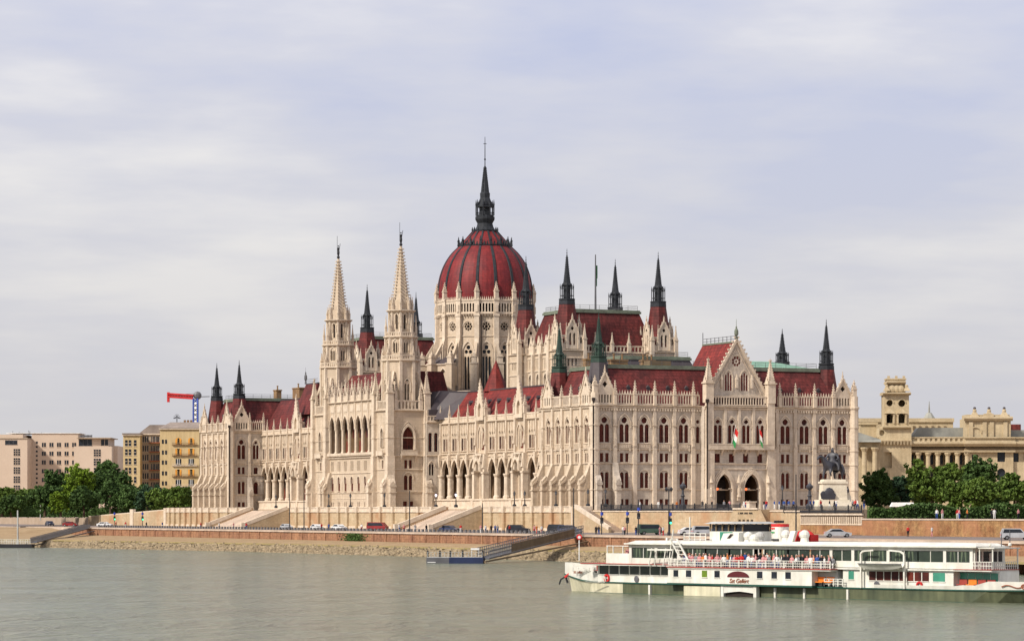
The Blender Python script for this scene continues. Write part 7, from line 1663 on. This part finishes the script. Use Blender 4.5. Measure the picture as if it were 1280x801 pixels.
# ================================================================== vehicles
def car_proto(kind):
    t = bpy.data.objects.new('parked_car', None); COL.objects.link(t)
    if kind == 'van': prof = [(-2.4, .35), (-2.4, 1.0), (-2.1, 1.15), (-1.4, 1.95), (2.3, 2.0), (2.4, 1.1), (2.4, .35)]; glass = [(-1.85, 1.2), (-1.3, 1.82), (2.1, 1.85), (2.15, 1.2)]
    elif kind == 'suv': prof = [(-2.3, .35), (-2.3, .95), (-1.2, 1.1), (-.6, 1.7), (2.0, 1.72), (2.3, 1.05), (2.3, .35)]; glass = [(-1.0, 1.1), (-.55, 1.6), (1.85, 1.62), (2.05, 1.1)]
    else: prof = [(-2.2, .3), (-2.25, .75), (-1.1, .95), (-.4, 1.42), (1.0, 1.42), (1.7, 1.0), (2.2, .9), (2.2, .3)]; glass = [(-.95, .97), (-.38, 1.34), (.95, 1.34), (1.5, .97)]
    mb = MB().mt('car_white'); n = len(prof); W_ = .86
    tw_ = lambda z: W_-.16*max(0, (z-1.0))
    ringL = [(x, -tw_(z), z) for x, z in prof]; ringR = [(x, tw_(z), z) for x, z in prof]; mb.hexa(ringL, ringR)
    for x in (-1.45, 1.45): mb.box(x-.42, x+.42, -W_-.02, W_+.02, .5, .72)
    b = mb.build('body', parent=t)
    mb = MB().mt('dark_glass')
    for sg in (-1, 1): mb.face([(x, sg*(tw_(z)+.012), z) for x, z in glass])
    (x0, z0), (x1, z1) = glass[0], glass[1]; mb.face([(x0-.14, -.7, z0), (x0-.14, .7, z0), (x1-.1, .62, z1), (x1-.1, -.62, z1)])
    (x0, z0), (x1, z1) = glass[-1], glass[-2]; mb.face([(x0+.2, -.7, z0), (x0+.2, .7, z0), (x1+.17, .62, z1), (x1+.17, -.62, z1)]); mb.build('window', parent=b)
    mb = MB().mt('car_white'); 
    for sx in (-1.45, 1.45):
        for sy in (-1, 1):
            F_ = Fr(0, 0, 1, 0, 0, sy); mb = MB(F_).mt('tyre'); q = [(sx+.34*math.cos(k*math.pi/6), .34+.34*math.sin(k*math.pi/6)) for k in range(12)]; mb.prism(q, .68, .9, 't'); w = mb.build('wheel', parent=t); mb = MB(F_).mt('rim'); q = [(sx+.2*math.cos(k*math.pi/4), .34+.2*math.sin(k*math.pi/4)) for k in range(8)]; mb.prism(q, .9, .92, 't'); mb.build('rim', parent=w)
    for sy in (-.6, .6): mb = MB().mt('white'); x = prof[1][0]; mb.box(x-.03, x+.05, sy-.16, sy+.16, .62, .78); mb.build('headlight', parent=t); mb = MB().mt('red'); x = prof[-2][0]; mb.box(x-.02, x+.04, sy-.14, sy+.14, .7, .85); mb.build('tail_light', parent=t)
    return t
CP = {}
def car(kind, px, x, colr, lab, rz=0, z=None, y=None, cat='car', name=None):
    if kind not in CP: CP[kind] = t = car_proto(kind)
    else: t = copy_tree(CP[kind])
    t.name = name or {'van': 'parked_van'}.get(kind, 'parked_car'); y = uonW(px, x) if y is None else y
    zz = (f(x)) if z is None else z
    t.location = LM @ Vector((x, y, zz)); t.rotation_euler = (0, 0, TH+R(90)+rz); tag(t, lab, cat, 'vehicles along the embankment')
    for ch in t.children:
        if ch.name.startswith('body'): ch.material_slots[0].link = 'OBJECT'; ch.material_slots[0].material = M[colr]
    return t
car('sedan', 355+3, -22, 'car_silver', 'silver car before the left river stair', 0); car('sedan', 396, -23, 'car_white', 'white car near the far lamp post under the white towers', 0); car('sedan', 424, -22, 'car_white', 'white car beneath the central arcade', R(10))
car('van', 472, -22, 'car_red', 'dark red van on the road below the right white tower', R(40), cat='van'); car('sedan', 562, -22, 'car_blue', 'dark blue car left of the right river stair lamp', R(30)); car('suv', 648, -23, 'car_black', 'black car beside the group of walkers right of the river stair', R(50)); car('suv', 712, -22, 'car_blue', 'dark blue car at the upper end of the truss gangway', R(45)); car('suv', 699, -17, 'car_black', 'black car behind the dark blue one at the gangway', R(40))
car('van', 813, -21, 'car_green', 'dark green van between the traffic lights', R(80), cat='van'); car('suv', 881, -20, 'car_silver', 'silver white offroad car left of the boat wheelhouse', R(75)); car('sedan', 863, -19, 'car_white', 'white car half hidden behind the silver offroad car', R(80)); car('sedan', 1047, -20, 'car_silver', 'silver car before the rough sandstone wall', R(70)); car('suv', 1270, -20, 'car_silver', 'grey car at the right picture edge before the sandstone wall', R(65))
for i, (px, c, l) in enumerate(((18, 'car_black', 'black car leftmost in the row under the left trees'), (30, 'car_silver', 'silver car in the row under the left trees'), (46, 'car_blue', 'dark blue car near the white lamp under the left trees'), (60, 'car_white', 'white car right of the pale lamp post under the left trees'))): car('sedan', px, -2, c, l, R(20*i), z=-1.6)
car('sedan', 62, -16, 'car_blue', 'dark violet blue car on the ramp at the far left'); car('sedan', 88, -20, 'car_red', 'red car on the road at the far left', R(50)); car('sedan', 131, -20, 'car_white', 'white car by the green traffic light at far left', R(50))
pl2 = at(50.5, 646, 1000); t = thing('park_lamp', 'pale double globe lamp post before the dark trees at the left', 'street lamp', pl2); mb = MB().mt('boat_grey'); mb.cyl(0, 0, -1, 4.6, .16, .1); mb.build('pole', parent=t); mb = MB().mt('white'); mb.ball(-.3, 0, 4.9, .55, 8); mb.ball(.8, 0, 4.7, .4, 8); mb.build('globe', parent=t)

# ================================================================== people
def person_mesh(pose):
    if pose == 'walk': legs = [((-.09, .0, .92), .13), ((-.11, -.20, .50), .085), ((-.11, -.26, .09), .055), ((-.11, -.40, .04), .05)], [((.09, .0, .92), .13), ((.11, .12, .50), .085), ((.11, .30, .10), .055), ((.11, .19, .04), .05)]
    elif pose == 'stand': legs = [((-.09, 0, .92), .13), ((-.11, -.02, .5), .085), ((-.12, .02, .09), .055), ((-.13, -.14, .04), .05)], [((.09, 0, .92), .13), ((.11, -.02, .5), .085), ((.12, .02, .09), .055), ((.13, -.14, .04), .05)]
    else: legs = [((-.10, 0, .50), .13), ((-.12, -.42, .50), .09), ((-.12, -.44, .10), .055), ((-.12, -.58, .05), .05)], [((.10, 0, .50), .13), ((.12, -.42, .50), .09), ((.12, -.44, .10), .055), ((.12, -.58, .05), .05)]
    h = 0 if pose != 'sit' else -.42
    J = [((0, 0, .98+h), .15), ((0, .01, 1.18+h), .135), ((0, 0, 1.38+h), .16), ((0, 0, 1.49+h), .07), ((0, -.01, 1.56+h), .065), ((0, -.02, 1.66+h), .105), ((0, -.01, 1.75+h), .085)]
    E_ = [(0, 1), (1, 2), (2, 3), (3, 4), (4, 5), (5, 6)]
    for lg in legs:
        b = len(J); J += lg; E_ += [(0, b), (b, b+1), (b+1, b+2), (b+2, b+3)]
    sw = .18 if pose == 'walk' else .03
    for sg in (-1, 1):
        b = len(J); fy = -.22 if pose == 'sit' else sg*sw
        J += [((sg*.19, 0, 1.42+h), .065), ((sg*.25, .03+fy*.3, 1.16+h), .048), ((sg*.26, fy-.04, .93+h+(.1 if pose == 'sit' else 0)), .036), ((sg*.25, fy-.10, .86+h+(.1 if pose == 'sit' else 0)), .035)]; E_ += [(2, b), (b, b+1), (b+1, b+2), (b+2, b+3)]
    def mf(c):
        z = c.z-h
        if z > 1.70 or (z > 1.60 and c.y > .03): return 1
        if z > 1.52: return 0
        if c.z-h < .93 and abs(c.x) > .215 and z < 1.12 and z > .78 and abs(c.x) > .22: return 0
        if pose == 'sit': return 2 if z > .98 or (abs(c.x) > .2 and z > .9) else 3
        return 2 if z > .98 or abs(c.x) > .2 and z > .9 else 3
    return skinned('person', J, E_, ['skin', 'hair', 'cloth_white', 'cloth_black'], 1, 0, None, mf)
PPR = {}
def person(pose, loc, rz, top, bottom, lab, group=None, hair='hair', sc=1):
    if pose not in PPR: o = PPR[pose] = person_mesh(pose)
    else: o = PPR[pose].copy(); COL.objects.link(o)
    o.location = loc; o.rotation_euler = (0, 0, rz); o.scale = (sc,)*3
    for i, m_ in ((1, hair), (2, 'cloth_'+top), (3, 'cloth_'+bottom)): o.material_slots[i].link = 'OBJECT'; o.material_slots[i].material = M[m_]
    return tag(o, lab, 'person', group)
rp_ = random.Random(5); CL = ['red', 'white', 'blue', 'black', 'pink', 'grey', 'white', 'red', 'orange', 'yellow']
WK = [(251, 'red', 'blue', 'leftmost cyclist like walker below the far pavilion'), (274, 'white', 'black', None), (292, 'pink', 'grey', None), (308, 'red', 'blue', None), (402, 'red', 'black', None), (411, 'blue', 'blue', None), (452, 'white', 'red', None), (499, 'white', 'blue', None), (505, 'pink', 'red', None), (519, 'grey', 'white', None), (554, 'black', 'blue', None), (601, 'pink', 'white', None), (607, 'white', 'blue', None), (614, 'black', 'black', None), (619, 'blue', 'black', None), (622, 'grey', 'blue', None), (637, 'red', 'black', None), (668, 'pink', 'red', None), (677, 'white', 'pink', None), (671, 'orange', 'red', None), (745, 'black', 'black', None), (748.5, 'black', 'blue', None), (779, 'white', 'grey', None), (781, 'pink', 'black', None), (795, 'black', 'blue', None), (825, 'pink', 'pink', None), (829, 'white', 'red', None), (533, 'black', 'black', None), (576, 'red', 'white', None), (1165, 'white', 'pink', None), (1135, 'red', 'black', None), (131, 'white', 'black', None), (145, 'red', 'black', None), (157, 'red', 'white', None), (203, 'blue', 'white', None), (183, 'black', 'grey', None)]
place = lambda px: 'below the far left pavilion' if px < 300 else 'near the left river stair' if px < 390 else 'below the central arcade' if px < 480 else 'below the right white tower' if px < 540 else 'beside the right river stair' if px < 640 else 'below the near sloping buttresses' if px < 735 else 'at the corner stair traffic light' if px < 800 else 'right of the green van' if px < 900 else 'before the sandstone wall'
used_l = {}
for i, (px, a, b, l) in enumerate(WK):
    x = -25.4-rp_.uniform(0, .8) if px < 1000 else -12
    if px < 240: pz = 'at the far left end of the river road'
    else: pz = place(px)
    pose = rp_.choice(['walk', 'stand', 'walk'])
    lab = f'person in a {a} top {"walking" if pose == "walk" else "standing"} {pz}'
    person(pose, LM @ Vector((x, uonW(px, x), f(x)+(.1 if x < -26.8 else 0))), rp_.choice([0, math.pi])+TH+rp_.uniform(-.5, .5), a, b, lab, 'people along the river road')
TP = [(878, 'black'), (890, 'black'), (905, 'grey'), (912, 'pink'), (930, 'white'), (933, 'red'), (937, 'white'), (955, 'black'), (958, 'red'), (968, 'blue'), (974, 'blue'), (980, 'blue'), (986, 'blue'), (992, 'blue'), (1013, 'blue'), (1017, 'blue'), (1026, 'red'), (1037, 'black'), (1043, 'black'), (1045, 'white'), (1066, 'grey'), (1069, 'red'), (1072, 'white'), (1080, 'black'), (800, 'white'), (846, 'orange'), (823, 'white')]
for i, (px, a) in enumerate(TP):
    x = -4.5-rp_.uniform(0, 2); b = rp_.choice(['blue', 'black', 'white', 'grey']); pose = rp_.choice(['walk', 'stand'])
    pz = 'behind the iron railing' if px < 900 else 'above the trapezoid portal' if px < 962 else 'left of the statue pedestal' if px < 1022 else 'at the foot of the statue' if px < 1050 else 'right of the statue'
    person(pose, LM @ Vector((x, uonW(px, x), GZ)), rp_.uniform(0, 6.28), a, b, f'person in a {a} top and {b} trousers {"walking" if pose == "walk" else "standing"} {pz}', 'people on the terrace')
SP_ = [(1085, 641, 'white'), (1096, 640, 'pink'), (1113, 641, 'white'), (1120, 643, 'black'), (1136, 645, 'white'), (1171, 645, 'white'), (1178, 647, 'pink'), (1197, 650, 'red'), (1199, 649, 'pink'), (1243, 648, 'white'), (1273, 650, 'pink'), (1094, 636, 'red'), (1240, 648, 'black'), (1209, 649, 'orange')]
for px, py, a in SP_:
    p = at(px, 650, 560); x_ = 4; y_ = uonW(px, x_); b = rp_.choice(['blue', 'black', 'white'])
    pz = 'by the café canopy' if px < 1150 else 'before the hedge above the sandstone wall'
    person('stand', LM @ Vector((x_, y_, -1.15)), rp_.uniform(0, 6), a, b, f'person in a {a} top and {b} trousers {pz}', 'people above the sandstone wall')
for x, a in ((12.0, 'pink'), (12.6, 'white'), (12.9, 'pink')): person('stand', BM @ Vector((x, -3.4, 3.2)), BA+rp_.uniform(-1, 1), a, 'blue', f'person in a {a} top standing on the forward balcony of the boat', 'people on the forward balcony')
# passengers on the open side deck, seated on deck chairs
x = 21.2; i = 0
CL2 = ['pink', 'white', 'pink', 'red', 'grey', 'pink', 'white', 'blue', 'pink', 'orange', 'white', 'grey', 'black']
chair0 = None
while x < 42.4:
    for y in (-5.05, -4.72):
        if rp_.random() < .9:
            a = rp_.choice(CL2); zone = 'near the ladder' if x < 25 else 'above the boat name' if x < 32.8 else 'right of the glass door' if x < 37 else 'at the after end'
            hr = rp_.choice(['hair', 'hair', 'bark', 'cloth_white', 'cloth_red', 'cloth_grey'])
            xx = x+rp_.uniform(-.1, .1)+(.25 if y > -5 else 0); hs = rp_.uniform(.95, 1.08)
            b2 = rp_.choice(['blue', 'white', 'black'])
            st_ = rp_.random() < .13
            person('stand' if st_ else 'sit', BM @ Vector((xx, y, 3.0 if st_ else 3.02)), BA+rp_.uniform(-.9, .9), a, b2, f'{"standing" if st_ else "seated"} passenger in a {a} top on the side deck {zone}', 'passengers on the open side deck', hair=hr, sc=hs*(.86 if st_ else 1))
            if not st_:
                if chair0 is None:
                    chair0 = thing('deck_chair', 'plain white deck chair under a seated passenger on the open side deck', 'chair', (0, 0, 0), 0, 'deck chairs on the open side deck'); mb = MB().mt('boat_white'); mb.box(-.22, .22, -.2, .22, .34, .38); mb.build('seat', parent=chair0); mb = MB().mt('boat_white'); mb.box(-.22, .22, .2, .24, .38, .8); mb.build('backrest', parent=chair0)
                    for sx in (-.18, .18):
                        for sy in (-.16, .18): mb = MB().mt('boat_white'); mb.box(sx-.02, sx+.02, sy-.02, sy+.02, 0, .34); mb.build('leg', parent=chair0)
                    ch = chair0
                else: ch = copy_tree(chair0)
                ch.location = BM @ Vector((xx, y+.06, 3.02)); ch.rotation_euler = (0, 0, BA)
    x += .50
